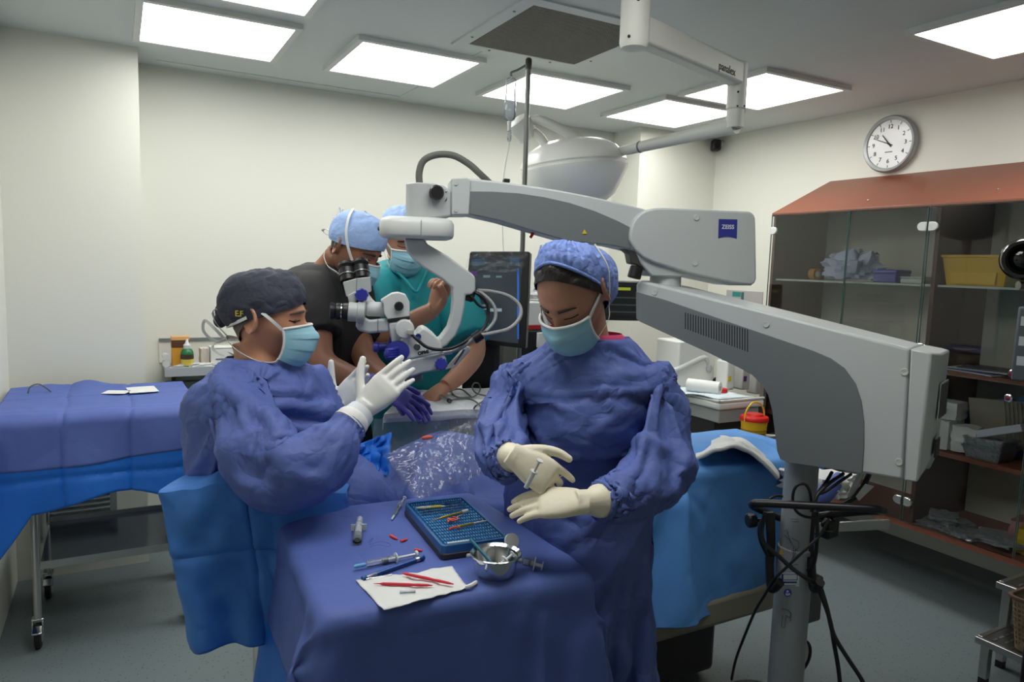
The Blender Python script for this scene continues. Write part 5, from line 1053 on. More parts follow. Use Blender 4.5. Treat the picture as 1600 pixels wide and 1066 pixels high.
syringe('small clear syringe lying beside the back of the instrument case', I(612, 812, .005), I(632, 778, .005), .0045, WHITE)
t = thing('wide_syringe', 'wide short white syringe seen end-on on the violet drape', 'syringe', I(560, 840, .01))
a_, b2 = I(558, 846, .0115), I(562, 812, .0115); d_ = b2-a_
obj('barrel', B().lathe(a_, d_, [(.0085, 0), (.0105, .001), (.0105, d_.length*.75), (.008, d_.length*.75), (.008, d_.length)], 24, cap=False), CLEAR, t)
obj('flange', B().box(a_+d_*.62+V((0, 0, .0)), (.036, .003, .016), x=d_.cross(V((0, 0, 1)))), WHITE, t, bevel=.001); obj('plunger', B().cyl(a_+d_*.3, a_+d_*1.02, .0075, seg=16), MATS['plastic_clearish'], t); obj('stopper', B().cyl(a_+d_*.12, a_+d_*.3, .009, seg=16), mat('stopper_grey', (120, 122, 120), .5), t)
t = thing('gauze_swab', 'crumpled white gauze behind the steel bowl', 'gauze', bp_(.0, .05, .0)); obj('gauze', crumple(bp_(-.003, .062, .03), (.018, .014, .012), 6.1, .6), PK, t); obj('filter_disc', B().cyl(bp_(.03, .06, .05), bp_(.033, .055, .053), .016, seg=24), WHITE, t)
syringe('clear capped syringe half hidden behind the steel bowl', bp_(.045, .035, .02), bp_(.098, .03, .01), .008, WHITE)
syringe('small syringe barrel resting inside the steel bowl', bp_(-.012, -.022, .012), bp_(.035, .018, .04), .006, WHITE)
tag(obj('plastic_plug', B().lathe(I(735, 868, .004), (-1, .2, 0), [(.005, -.006), (.006, 0), (.006, .008), (.004, .01)], 14), WHITE, loc=I(735, 868)), 'tiny white plug left of the steel bowl', 'plug')
# paper sheet with tools
pp = [I(x, y, .002) for x, y in ((556, 909), (706, 888), (731, 921), (600, 957))]
pc = sum((p for p in pp), V((0, 0, 0)))/4
def papfn(u, v):
    p_ = pp[0].lerp(pp[1], u).lerp(pp[3].lerp(pp[2], u), v); p_.z += .003+.003*noise.noise(V((u*4, v*4, 1.5)))+.002*noise.noise(V((u*12, v*9, 4))); p_.y += .004*noise.noise(V((u*7, v, 3))); return p_
pap = tag(obj('paper_towel', B().grid(papfn, 40, 24), mat('paper_white', (225, 226, 224)), solid=.001, loc=pc), 'white paper towel under two red handled knives', 'paper towel')
obj('torn_corner', B().tube([I(727, 918, .006), I(736, 915, .009), I(744, 910, .006)], .0042, seg=8), MATS['paper_white'], pap)
rod('red_knife', 'red handled eye knife nearer the front on paper towel', I(584, 912, .009), I(676, 915, .009), [(.0006, 0), (.0012, .1), (.003, .16), (.0031, .6), (.0025, .68), (.003, .74), (.0026, .9), (.0008, 1)], RED, 'knife')
rod('red_knife', 'red handled eye knife lying across the paper towel top', I(629, 896, .011), I(709, 913, .011), [(.0014, 0), (.0031, .08), (.0033, .5), (.0025, .62), (.003, .7), (.0026, .9), (.0008, 1)], RED, 'knife')
rod('blue_forceps', 'dark blue handled forceps lying beside the paper towel', I(566, 905, .007), I(662, 871, .007), [(.001, 0), (.002, .2), (.0045, .25), (.0045, .9), (.0055, .92), (.0055, 1)], mat('forceps_blue', (30, 74, 140), .3, .3), 'forceps', (('steel_end', .86, 1.0, .0052, STEEL), ('steel_jaw', .0, .27, .003, STEEL), ('blue_tip', .0, .06, .0055, mat('forceps_blue2', (34, 84, 150), .4))))
rod('steel_forceps', 'thin steel forceps between blue forceps and paper towel', I(572, 906, .006), I(612, 899, .006), [(.001, 0), (.0025, .4), (.002, .8), (.003, 1)], STEEL, 'forceps', (('jaw', 0, .4, .0022, CHROME),))
for a_, b2, lb in (((610, 837), (621, 843), 'left red needle cap on the violet drape'), ((626, 846), (637, 843), 'right red needle cap on the violet drape'), ((648, 859), (660, 861), 'red needle cap close to the steel bowl')):
    p_, q_ = I(*a_, .004), I(*b2, .004); tag(obj('needle_cap', B().lathe(p_, q_-p_, [(.003, 0), (.0035, .003), (.0028, (q_-p_).length*.7), (.0015, (q_-p_).length)], 12), mat('cap_red', (226, 66, 62), .4), loc=p_), lb, 'needle cap', 'red needle caps')
tag(obj('suture_thread', B().tube([I(x, y, .001) for x, y in ((575, 848), (583, 841), (578, 852), (592, 847), (609, 850), (606, 855), (594, 852), (585, 853), (578, 855))], .0006, seg=5), mat('thread_navy', (30, 40, 110), .5), loc=I(590, 850)), 'fine dark suture thread curled on the violet drape', 'suture thread')
tag(obj('lens_strip', B().box(I(577+60, 925, .008), (.03, .006, .003), x=(.9, -.3, 0)), CLEAR, loc=I(637, 925)), 'tiny clear plastic strip on the paper towel', 'plastic strip')

# ------------------------------------------------------------------ clear fluid pouch over the patient head
A_, B_, C_, D_ = at(598, 712, 1.9), at(744, 657, 2.02), at(757, 742, 1.84), at(652, 783, 1.72)
def pouchf(k):
    def fn(u, v):
        p_ = A_.lerp(B_, u).lerp(D_.lerp(C_, u), v); puff = math.sin(u*PI)**.7*math.sin(v*PI)**.7
        n_ = noise.noise(V((u*4, v*3, k*7)))*.022*puff + abs(noise.noise(V((u*7+v*4, v*6-u*3, k))))*.012 + .003*abs(noise.noise(V((u*20, v*5, 2))))
        nn = (B_-A_).cross(A_-D_).normalized(); nn = nn if nn.dot(EYE-p_) > 0 else -nn
        return p_ + nn*(k*.024*puff+n_)
    return fn
PCH = glassmat('pouch_clear', (.93, .94, .96), 1.45, .05, bump=(14, .5), haze=.04)
pch = tag(obj('fluid_pouch', B().grid(pouchf(1), 80, 60), PCH, loc=(A_+C_)/2), 'crinkled clear plastic fluid pouch over the patient head', 'plastic pouch')
obj('back_sheet', B().grid(pouchf(-1), 40, 30), PCH, pch)
obj('top_seam', B().grid(lambda u, v: A_.lerp(B_, u)+V((0, 0, .022*v+.004*math.sin(u*60)))+(EYE-A_).normalized()*.004, 80, 3), PCH, pch)
obj('orange_smear', B().ball(at(668, 684, 1.95), (.018, .006, .006)), OR_, pch)
# ------------------------------------------------------------------ people
def remesh(b, vox, sm=6, fac=.5):
    bm = b.bm; bmesh.ops.recalc_face_normals(bm, faces=bm.faces)
    me = bpy.data.meshes.new('tmp'); bm.to_mesh(me); bm.free(); o = bpy.data.objects.new('tmp', me); COL.objects.link(o)
    md = o.modifiers.new('r', 'REMESH'); md.mode = 'VOXEL'; md.voxel_size = vox; md.use_smooth_shade = True
    md = o.modifiers.new('s', 'SMOOTH'); md.iterations = sm; md.factor = fac
    m2 = bpy.data.meshes.new_from_object(o.evaluated_get(bpy.context.evaluated_depsgraph_get())); bpy.data.objects.remove(o); bpy.data.meshes.remove(me)
    r = B(); r.bm.from_mesh(m2); bpy.data.meshes.remove(m2); return r
def hframe(c, f, tilt=0):
    f = V(f).normalized(); u = V((0, 0, 1)); u = (u-f*u.dot(f)).normalized(); l = u.cross(f)
    if tilt: q = Quaternion(f, tilt); u = q @ u; l = q @ l
    return V(c), f, l, u
def cdir3(r_, f_, u_=0): return (V((r0.x, r0.y, 0))*r_ + V((f0.x, f0.y, 0))*f_ + V((0, 0, u_))).normalized()
def hp(sx, sy, sz, face=True):
    """surface of a head, local metres: x to the face, y to its left, z up"""
    x, y, z = .094*sx, .074*sy, .117*sz
    if sz < 0:
        t = -sz; y *= 1-.30*t**1.6; x = x*(1-.50*t) if sx < 0 else x*(1-.06*t)
        if sx > 0: z *= 1+.03*sx
    if sx > 0: x *= 1-.06*sy*sy
    if face and sx > 0:
        g = lambda yy, zz, wy, wz: math.exp(-((y-yy)/wy)**2-((z-zz)/wz)**2)
        x += .026*g(0, -.030, .011, .016)+.013*g(0, -.010, .008, .018)+.006*g(0, .028, .05, .012)
        x -= .011*(g(.031, .004, .016, .011)+g(-.031, .004, .016, .011))
        x += .007*(g(.031, .003, .010, .006)+g(-.031, .003, .010, .006))
        x += .007*g(0, -.064, .02, .006)+.007*g(0, -.074, .018, .006)-.003*g(0, -.069, .03, .003)+.010*g(0, -.100, .02, .016)
        x += .004*(g(.045, -.03, .02, .02)+g(-.045, -.03, .02, .02))
    return V((x, y, z))
def L2W(h, p): return h[0]+h[1]*p.x+h[2]*p.y+h[3]*p.z
def add_head(b, h, nu=64, nv=48):
    top = b.bm.verts.new(L2W(h, hp(0, 0, 1))); bot = b.bm.verts.new(L2W(h, hp(0, 0, -1))); rows = []
    for j in range(1, nv):
        th = PI*j/nv; rows.append([b.bm.verts.new(L2W(h, hp(math.sin(th)*math.cos(2*PI*i/nu), math.sin(th)*math.sin(2*PI*i/nu), math.cos(th)))) for i in range(nu)])
    for a, c in zip(rows, rows[1:]):
        for i in range(nu): b.bm.faces.new((a[i], a[(i+1) % nu], c[(i+1) % nu], c[i]))
    for i in range(nu): b.bm.faces.new((top, rows[0][i], rows[0][(i+1) % nu])); b.bm.faces.new((bot, rows[-1][(i+1) % nu], rows[-1][i]))
    for s_ in (1, -1):                                                # ears
        R3 = Matrix((h[1], h[2], h[3])).transposed()
        e = L2W(h, V((-.012, s_*.074, -.004))); d_ = (h[2]*s_*.35+h[1]*-.5).normalized(); X = (h[3]+h[1]*.0).normalized()
        b.lathe(e, (h[2]*s_*.9-h[1]*.55), [(.001, -.006), (.026, -.004), (.035, .006), (.0365, .012), (.033, .015), (.024, .009), (.010, .005), (.001, .005)], 20, x=h[3], sq=.58)
def rings(spec, ax, n=48):
    """spec: (centre, half width, half depth[, front bulge]) top to bottom; ax = shoulder axis"""
    ax = V(ax).normalized(); out = []
    for s_ in spec:
        c, a, b_ = s_[:3]; fr = ax.cross(V((0, 0, 1))).normalized(); k = s_[3] if len(s_) > 3 else 0
        out.append([V(c)+ax*a*math.cos(2*PI*i/n)*(1-.06*math.sin(2*PI*i/n)**2)+fr*(b_+k*max(0, math.sin(2*PI*i/n)))*math.sin(2*PI*i/n) for i in range(n)])
    return out
def densify(rg, sub):
    out = []; n = len(rg[0])
    cols = [smooth_path([r[i] for r in rg], sub) for i in range(n)]
    return [[cols[i][k] for i in range(n)] for k in range(len(cols[0]))]
def limb(b, pts, radii, seg=20, sub=6, cap=True):
    pts = [V(p) for p in pts]; P_ = smooth_path(pts, sub); Rr = smooth_path([V((r, 0, 0)) for r in radii], sub); n = len(P_); X = None; rg = []
    for i, p in enumerate(P_):
        d = P_[min(i+1, n-1)]-P_[max(i-1, 0)]; X, Y, Z = basis(d, X if X is not None else None)
        rg.append([p+(X*math.cos(2*PI*k/seg)+Y*math.sin(2*PI*k/seg))*Rr[i].x for k in range(seg)])
    b.loft(rg, cap); return rg
def hand(b, w, fx, dz, side, curl, thumb=(.55, .5, .3), spread=.06, sc_=1.0, base_r=.0085):
    """w wrist, fx to the fingers, dz back of the hand; side +1 right hand (thumb at dz x fx)"""
    X = V(fx).normalized(); Z = V(dz); Z = (Z-X*Z.dot(X)).normalized(); Y = Z.cross(X)*side
    def P_(x, y, z): return V(w)+(X*x+Y*y+Z*z)*sc_
    rg = []
    for x, hw_, ht, zz in ((-.01, .026, .019, 0), (.015, .030, .018, 0), (.045, .038, .017, .001), (.075, .041, .0145, .002), (.092, .040, .011, .002), (.098, .036, .007, .001)):
        rg.append([P_(x, hw_*math.copysign(abs(math.cos(a*PI/12))**.8, math.cos(a*PI/12)), zz+ht*math.copysign(abs(math.sin(a*PI/12))**.8, math.sin(a*PI/12))) for a in range(24)])
    b.loft(rg)
    tips = []
    for k, (y_, l_) in enumerate(((.030, .072), (.0105, .080), (-.0095, .074), (-.0285, .058))):
        c_ = curl[k] if hasattr(curl[k], '__len__') else (curl[k], curl[k]*1.1, curl[k]*.7)
        p = V((.086, y_, .001)); ang = 0; yaw_ = (1.5-k)*spread; pts = [P_(.06, y_*.85, 0), P_(*p)]
        for j, fr in enumerate((.46, .31, .23)):
            ang += c_[j]; d_ = V((math.cos(ang)*math.cos(yaw_), math.sin(yaw_)*math.cos(ang), -math.sin(ang))); p = p+d_*l_*fr; pts.append(P_(*p))
        rr = base_r*(1.0 if k < 3 else .9)*sc_; limb(b, pts, [rr*1.05, rr*1.08, rr, rr*.93, rr*.78], 12, 4); b.ball(pts[-1], rr*.8, seg=12); tips.append(pts[-1])
    out, fwd_, dn_ = thumb                                            # angle outwards, forwards bend, towards the palm
    p = V((.018, .024, -.004)); pts = [P_(.006, .012, -.002), P_(*p)]; a_ = out
    for j, l_ in enumerate((.040, .032, .026)):
        d_ = V((math.cos(a_), math.sin(a_), -dn_*(.6+.5*j))).normalized(); p = p+d_*l_; pts.append(P_(*p)); a_ -= fwd_*.6
    limb(b, pts, [.013*sc_, .0145*sc_, .0115*sc_, .0105*sc_, .0085*sc_], 12, 4); b.ball(pts[-1], .0085*sc_, seg=12)
    return tips, pts
def glove(name, par, m, w, fx, dz, side, curl, elbow, thumb=(.7, .4, .3), spread=.06, cuff=.085, sc_=1.0, r_=.034):
    b = B(); tips = hand(b, w, fx, dz, side, curl, thumb, spread, sc_)
    e = (V(elbow)-V(w)).normalized(); limb(b, [V(w)+V(fx).normalized()*.02, V(w)+e*.02, V(w)+e*cuff*.6, V(w)+e*cuff], [.026, .0265, r_*.97, r_], 20, 4)
    o = obj(name, remesh(b, .0026, 4), m, par)
    cb = B(); q = V(w)+e*cuff; X, Y, Z = basis(e); cb.lathe(q-e*.004, e, [(r_*.98, 0), (r_*1.05, .002), (r_*1.05, .005), (r_*.98, .007)], 28); obj('cuff_bead', cb, m, o)
    return o, tips
def maskmesh(h, dx=0, low=0, wide=1.0, n=40):
    def fn(u, v):
        U = 2*u-1; y = .064*wide*math.sin(U*1.2)/math.sin(1.2); top = -.006-.012*U*U; botm = -.118+.022*U*U-low
        z = top+(botm-top)*v; x = .122+dx-.062*abs(U)**2.0-.022*(v-.42)**2*4*(.35+.65*(1-U*U)) + .010*math.exp(-(U/.22)**2)*math.exp(-((v-.25)/.22)**2)
        x += .0045*((v*3.2) % 1.0)*(1-U*U)*(1 if .15 < v < .9 else 0)
        return L2W(h, V((x, y, z)))
    return B().grid(fn, n, n)
MASK = mat('mask_blue', (150, 200, 216), .75, bump=(120, .1, 'n')); MASKW = mat('mask_white', (226, 228, 226), .75)
def addmask(par, h, dx=0, low=0, straps=True, ear=1):
    m_ = obj('face_mask', maskmesh(h, dx, low), MASK, par, solid=.002)
    def edge(u, v): b_ = maskmesh(h, dx, low); b_.bm.verts.ensure_lookup_table(); p = b_.bm.verts[round(u*40)*41+round(v*40)].co.copy(); b_.bm.free(); return p
    fb = h[1]*.002
    obj('top_binding', B().tube([edge(k/10, 0)+fb for k in range(11)], .0036, seg=8, sub=3), MASKW, m_)
    for u in (0, 1): obj('side_binding', B().tube([edge(u, k/6)+fb for k in range(7)], .0034, seg=8, sub=3), MASKW, m_)
    return m_, edge
def stripe(par, h, pts, w_=.009, nm='mask_tie'):
    P_ = [L2W(h, V(p)) for p in pts]; return obj(nm, B().strip(P_, w_, lambda p: (p-h[0]).normalized(), .0008, 5), MASKW, par)
def capmesh(h, line, bulge, back=0, ridges=0, rid=.003, top=0, n=72, nv=26, droop=0, tilt=0):
    """scrub cap: line(az) = lower edge height (fraction of the head) around the head, az 0 = face"""
    def fn(u, v):
        az = 2*PI*u; s0 = line(az); sz = s0+(1-s0)*math.sin(v*PI/2)**.9; sz = min(sz, 1.0); rr = math.sqrt(max(0, 1-sz*sz))
        ct, st_ = math.cos(tilt), math.sin(tilt); dx_, dz_ = rr*math.cos(az), sz
        p = hp(dx_*ct-dz_*st_, rr*math.sin(az), dz_*ct+dx_*st_, False); n_ = p.normalized()
        bk = max(0, -math.cos(az))
        off = .008+bulge*math.sin(PI*min(v*1.15, 1))**.8*(1-.2*v)+back*bk**1.5*math.sin(PI*min(1, v*1.3+.15))+top*v
        off += rid*math.cos(az*ridges+2*noise.noise(V((u*9, v*2, 1))))*(1-v)**.7*min(1, v*6) if ridges else 0
        off += .004*noise.noise(p*38)+.003*noise.noise(p*80)
        p = p+n_*off; p.z -= droop*bk*(1-v)*math.sin(PI*min(1, v*1.5+.1))
        return L2W(h, p)
    return B().grid(fn, n, nv, True)
def gown(par, spec, ax, sleeves, cl, m=GOWN, n=110, sub=8, shrink=.13, hold=.05, name='gown', tie=None, grow=.04):
    rg = densify(rings(spec, ax, n), 12); L_ = [0]
    for r_a, r_b in zip(rg, rg[1:]): L_.append(L_[-1]+max((r_b[i]-r_a[i]).length for i in range(0, n, 6)))
    m_ = max(8, int(L_[-1]/.0145)); out = []
    for k in range(m_+1):
        t_ = L_[-1]*k/m_; j = min(max(0, next((q for q in range(len(L_)) if L_[q] >= t_), len(L_)-1)-1), len(rg)-2); f_ = (t_-L_[j])/max(1e-9, L_[j+1]-L_[j])
        out.append([rg[j][i].lerp(rg[j+1][i], f_) for i in range(n)])
    rg = out; b = B(); b.loft(rg, False); o = obj(name, b, m, par)
    pins = {}
    for r_ in range(len(rg)):
        for i in range(n): pins[r_*n+i] = 1.0 if r_ < 2 else hold
    cloth(o, [cl], pins, shrink=shrink*.75, bend=.04, stiff=30, mass=.2)
    for pts, rad in sleeves:
        b = B(); sg = 56; r2 = limb(b, pts, rad, sg, 12, False); s_ = obj('sleeve', b, m, o); pins = {}
        for r_ in range(len(r2)):
            for i in range(sg): pins[r_*sg+i] = 1.0 if r_ < 3 or r_ > len(r2)-3 else hold
        cloth(s_, [cl], pins, shrink=shrink+grow, bend=.03, stiff=30, mass=.2)
    return o
def base_loc(p): return V((p.x, p.y, 0))
GLV = mat('glove_cream', (232, 224, 200), .55, bump=(70, .25, 'n')); GLVW = mat('glove_white', (222, 216, 214), .55, bump=(70, .25, 'n')); GLVP = mat('glove_violet', (84, 78, 168), .5)
HAIRB = mat('hair_black', (22, 18, 18), .4, bump=(160, .5, 'n')); SHOE = mat('shoe_dark', (40, 42, 48), .6)
def skin(nm, rgb): return mat(nm, rgb, .48, spec=.4, sss=.04, var=(25, .06), bump=(90, .06, 'n'))
def eyebrow(par, h, s_, m, w_=.0035, dz=.022, arch=.004):
    pts = []
    for k in range(6):
        t_ = k/5; y = s_*(.013+.034*t_); z = dz+arch*math.sin(PI*t_*.8)+.005*(1-t_)-.005*t_; sy_ = y/.074; sz_ = z/.117; sx_ = math.sqrt(max(0, 1-sy_**2-sz_**2)); p = hp(sx_, sy_, sz_); p.x += .001; pts.append(L2W(h, p))
    return obj('eyebrow', B().tube(pts, w_, seg=8, sub=4, taper=(1.1, .5)), m, par)
def facepoint(h, y, z, o=.0015):
    sy_, sz_ = y/.074, z/.117; sx_ = math.sqrt(max(0, 1-sy_**2-sz_**2)); p = hp(sx_, sy_, sz_); p.x += o; return L2W(h, p)
def lashes(par, h, s_, m, closed=True, z=-.002):
    o = obj('eyelid_line', B().tube([facepoint(h, s_*(.016+.03*k/6), z-.0025*math.sin(PI*k/6)) for k in range(7)], .0013, seg=6, sub=3), m, par); return o
def eye(par, h, s_):
    e = obj('eye', B().ball(facepoint(h, s_*.031, .003, -.004), (.010, .010, .0065), Matrix((h[1], h[2], h[3])).transposed(), 16), mat('eye_white', (214, 208, 202), .2), par)
    obj('iris', B().ball(facepoint(h, s_*.031, .002, .0035), (.003, .0048, .0048), Matrix((h[1], h[2], h[3])).transposed(), 12), mat('iris_dark', (26, 18, 14), .15), e)
    obj('eyelid', B().grid(lambda u, v: facepoint(h, s_*(.018+.027*u), .009-.006*v*math.sin(PI*u)-.001, .003+.0045*v*math.sin(PI*u)), 8, 4), par.get('skinmat') and MATS[par['skinmat']] or None, e) if par.get('skinmat') else None
    return e

# ---- nurse standing at the instrument table
sk = skin('skin_nurse', (188, 138, 114))
hW = hframe(at(893, 456, 1.70), cdir3(-.38, -.63, -.68), .02)
nb = at(925, 552, 1.80)
W_ax = (at(1035, 590, 1.75)-at(800, 590, 1.81)); W_ax.z = 0; W_ax.normalize(); W_c = at(914, 600, 1.80)
nurse = thing('person', 'nurse in violet blue gown and puffed blue cap holding a syringe over the table', 'person', base_loc(W_c))
def wc(px, py, d=1.80): return at(px, py, d)
wL = [at(1008, 588, 1.78), at(1038, 660, 1.76), at(1034, 752, 1.68), at(985, 778, 1.56), at(930, 786, 1.50)]
wR = [at(822, 592, 1.82), at(790, 645, 1.78), at(778, 705, 1.66), at(790, 720, 1.56), at(799, 714, 1.52)]
b = B(); add_head(b, hW); limb(b, [L2W(hW, V((-.025, 0, -.06))), nb.lerp(L2W(hW, V((-.025, 0, -.06))), .35), nb-V((0, 0, .05))], [.052, .050, .075])
fl = V((W_c.x, W_c.y, 0))
wspec = [(wc(920, 545), .075, .07), (wc(916, 575), .15, .095), (wc(914, 600), .165, .105), (wc(912, 660), .15, .115, .02), (wc(910, 740), .13, .1), (wc(910, 850), .16, .12), (V((fl.x, fl.y, .78)), .165, .125)]
b.loft(densify(rings(wspec, W_ax, 32), 3))
for A in (wL, wR): limb(b, [A[0].lerp(W_c, .3)]+A[1:], [.045, .042, .038, .034, .026])
for s_ in (1, -1): limb(b, [fl+W_ax*s_*.085+V((0, 0, .85)), fl+W_ax*s_*.09+V((0, 0, .47)), fl+W_ax*s_*.09+V((0, 0, .08)), fl+W_ax*s_*.09+V((0, 0, .03))], [.085, .058, .042, .045])
obj('body', remesh(b, .0045, 5), sk, nurse)
for s_ in (1, -1):
    fr = W_ax.cross(V((0, 0, 1))); q = fl+W_ax*s_*.09; sb = B(); sb.ball(q+fr*.05+V((0, 0, .035)), (.048, .125, .036), Matrix((W_ax, -fr, V((0, 0, 1)))).transposed()); sb.span(q+V((0, 0, 0))-V((.01, .01, 0)), q+V((.01, .01, .03))); obj('shoe', sb, SHOE, nurse)
nc = collider(B().loft(densify(rings([(c_, a_*.97, b_*.97, *k_) for c_, a_, b_, *k_ in wspec]+[(V((fl.x, fl.y, .35)), .13, .1)], W_ax, 24), 3)), .004)
nb_ = bmesh.new(); nb_.from_mesh(nc.data); tmp = B(); tmp.bm.free(); tmp.bm = nb_
for A in (wL, wR): limb(tmp, A, [.05, .046, .04, .034, .028], 12, 4)
nb_.to_mesh(nc.data); nb_.free()
gspec = [(wc(924, 527), .09, .082), (wc(922, 540), .115, .09), (wc(919, 558), .155, .105), (wc(917, 586), .196, .125), (wc(914, 640), .202, .14, .03), (wc(908, 700), .18, .138, .03), (wc(907, 780), .172, .135, .02), (wc(909, 860), .18, .14), (wc(913, 950), .20, .16), (wc(924, 1060), .225, .175), (V((fl.x, fl.y, .52))+W_ax*.02, .24, .185), (V((fl.x, fl.y, .30))+W_ax*.02, .25, .19)]
W_g = gown(nurse, gspec, W_ax, [([at(955, 618, 1.81), at(998, 628, 1.79)]+wL[1:4]+[wL[4].lerp(wL[3], .12)], [.04, .062, .078, .074, .056, .029]), ([at(876, 620, 1.84), at(838, 632, 1.83)]+wR[1:4]+[wR[4].lerp(wR[3], .1)], [.04, .058, .068, .066, .052, .029])], nc, sub=10)
obj('neck_binding', B().tube([p for p in rings([(wc(924, 528), .092, .084)], W_ax, 24)[0]]+[rings([(wc(924, 528), .092, .084)], W_ax, 24)[0][0]], .004, seg=8, sub=2), GOWN, W_g)
lab(obj('undershirt', B().loft(densify(rings([(wc(928, 520), .07, .066), (wc(926, 528), .082, .076), (wc(922, 545), .085, .07)], W_ax, 40), 3), False), mat('pink_cotton', (206, 60, 110), .7), nurse), 'pink shirt collar showing at the neck')
CAPB = mat('cap_blue', (120, 144, 208), .7, bump=(30, .35, 'crease'))
ln = lambda az: .50-.62*((1-math.cos(az))/2)**.8; WT = .72
def cedge(az): s0 = ln(az); rr = math.sqrt(1-s0*s0); return L2W(hW, hp(rr*math.cos(az)*math.cos(WT)-s0*math.sin(WT), rr*math.sin(az), s0*math.cos(WT)+rr*math.cos(az)*math.sin(WT), False)*1.09)
obj('cap', capmesh(hW, ln, .014, .045, 30, .0035, .003, 140, 36, .03, WT), CAPB, nurse)
obj('cap_band', B().tube([cedge(a*PI/24) for a in range(49)], .0042, seg=8, sub=2), CAPB, nurse)
hl_ = lambda az: .30-.62*((1-math.cos(az))/2)**.7
obj('hair', capmesh(hW, lambda az: (.36-.75*((1-math.cos(az))/2)**.9), .001, 0, 40, .0010, -.006, 96, 24, 0, .5), HAIRB, nurse)
mk, ed = addmask(nurse, hW, .006)
stripe(mk, hW, [(.045, -.0, 0)]*2) if False else None
for s_ in (1, -1):
    obj('mask_tie', B().strip([ed(1 if s_ > 0 else 0, .05), L2W(hW, V((.03, s_*.074, -.005))), L2W(hW, V((.0, s_*.079, .005))), L2W(hW, V((-.02, s_*.08, .012)))], .008, lambda p: (p-hW[0]).normalized(), .0008, 6), MASKW, mk)
    obj('mask_tie', B().strip([ed(1 if s_ > 0 else 0, .95), L2W(hW, V((.02, s_*.083, -.07))), L2W(hW, V((-.01, s_*.08, -.05))), L2W(hW, V((-.025, s_*.09, .0))), L2W(hW, V((-.04, s_*.093, .05))), L2W(hW, V((-.055, s_*.07, .10)))], .007, lambda p: (p-hW[0]).normalized(), .0008, 6), MASKW, mk)
for s_ in (1, -1): eyebrow(nurse, hW, s_, HAIRB, .0034, .021, .005); lashes(nurse, hW, s_, HAIRB)
# gloved hands
glove('glove', nurse, GLV, at(913, 785, 1.475), cdir3(-.93, .0, -.05), cdir3(.25, -.5, .83), -1, ((.30, .25, .15), (.28, .22, .12), (.26, .22, .12), (.25, .25, .15)), wL[3], (.5, .6, .55), .004, .062, .98, .036)
glove('glove', nurse, GLV, at(803, 712, 1.50), cdir3(.72, -.12, -.42), cdir3(-.1, -.85, .45), 1, ((.45, .35, .2), (.75, .5, .3), (.85, .6, .3), (.9, .6, .3)), wR[3], (.65, .5, -.05), .03, .05, .96, .036)
sy = thing('syringe', 'thin white syringe held between the gloved fingers of the nurse', 'syringe', at(833, 738, 1.44))
a_, b2 = at(822, 762, 1.43), at(843, 721, 1.41); d_ = b2-a_
obj('barrel', B().cyl(a_, a_+d_*.62, .0048, seg=16), mat('plastic_clearish', (214, 220, 224)), sy); obj('plunger', B().cyl(a_+d_*.6, b2, .0026, seg=10), WHITE, sy); obj('thumb_rest', B().cyl(b2, b2+d_.normalized()*.0025, .007, seg=16), WHITE, sy); obj('flange', B().cyl(a_+d_*.6, a_+d_*.63, .0085, seg=16), WHITE, sy)

# ---- surgeon seated on the left
sk = skin('skin_surgeon', (198, 142, 112))
hS = hframe(at(418, 497, 1.87), cdir3(.985, .02, -.07))
S_ax = at(478, 600, 2.0)-at(352, 612, 1.76); S_ax.z = 0; S_ax.normalize(); S_ax = -S_ax         # right shoulder end first
S_c = at(408, 605, 1.88); fl = V((S_c.x, S_c.y, 0)); S_fr = V((0, 0, 1)).cross(S_ax)*-1
S_fr = cdir3(.80, -.60)
S_ax = V((S_fr.y, -S_fr.x, 0))*-1                                      # axis so that ax x z = front
S_ax = V((0, 0, 1)).cross(S_fr)
surg = thing('person', 'seated surgeon in violet blue gown and dark cap with both gloved hands raised', 'person', base_loc(S_c))
def s2(px, py, d=1.88): return at(px, py, d)
sR = [at(362, 612, 1.77), at(405, 682, 1.68), at(452, 722, 1.62), at(512, 700, 1.66), at(548, 662, 1.71)]
sL = [at(474, 600, 1.99), at(500, 650, 1.97), at(512, 692, 1.94), at(517, 668, 1.98), at(519, 650, 2.01)]
b = B(); add_head(b, hS); nS = L2W(hS, V((-.03, 0, -.06))); limb(b, [nS, nS.lerp(s2(408, 580), .5), s2(406, 592)], [.060, .060, .085])
sspec = [(s2(406, 575), .09, .085), (s2(406, 598), .16, .1), (s2(405, 625), .18, .115), (s2(402, 680), .175, .13), (s2(400, 740), .17, .14), (s2(400, 800), .18, .14)]
b.loft(densify(rings(sspec, S_ax, 32), 3))
for A in (sR, sL): limb(b, [A[0].lerp(S_c, .2)]+A[1:], [.06, .055, .045, .038, .029])
hipz = at(400, 800, 1.88).z; hipc = V((S_c.x, S_c.y, hipz))
kd = cdir3(.95, .30)
for s_ in (1, -1):
    h_ = hipc+S_ax*s_*.09; kn_ = h_+kd*.17+V((0, 0, -.05)); an_ = V((kn_.x-.02, kn_.y, .36)); limb(b, [h_, h_.lerp(kn_, .5), kn_, kn_+V((0, 0, -.08)), kn_.lerp(an_, .6), an_], [.095, .085, .065, .06, .052, .042])
obj('body', remesh(b, .0045, 5), sk, surg)
for s_ in (1, -1):
    h_ = hipc+S_ax*s_*.09; kn_ = h_+kd*.17; q = V((kn_.x-.02, kn_.y, .30)); sb = B(); Y = V((0, 0, 1)).cross(kd); sb.ball(q+kd*.05+V((0, 0, .035)), (.125, .045, .04), Matrix((kd, Y, V((0, 0, 1)))).transposed()); sb.ball(q+V((0, 0, .06)), (.05, .045, .05)); obj('shoe', sb, SHOE, surg)
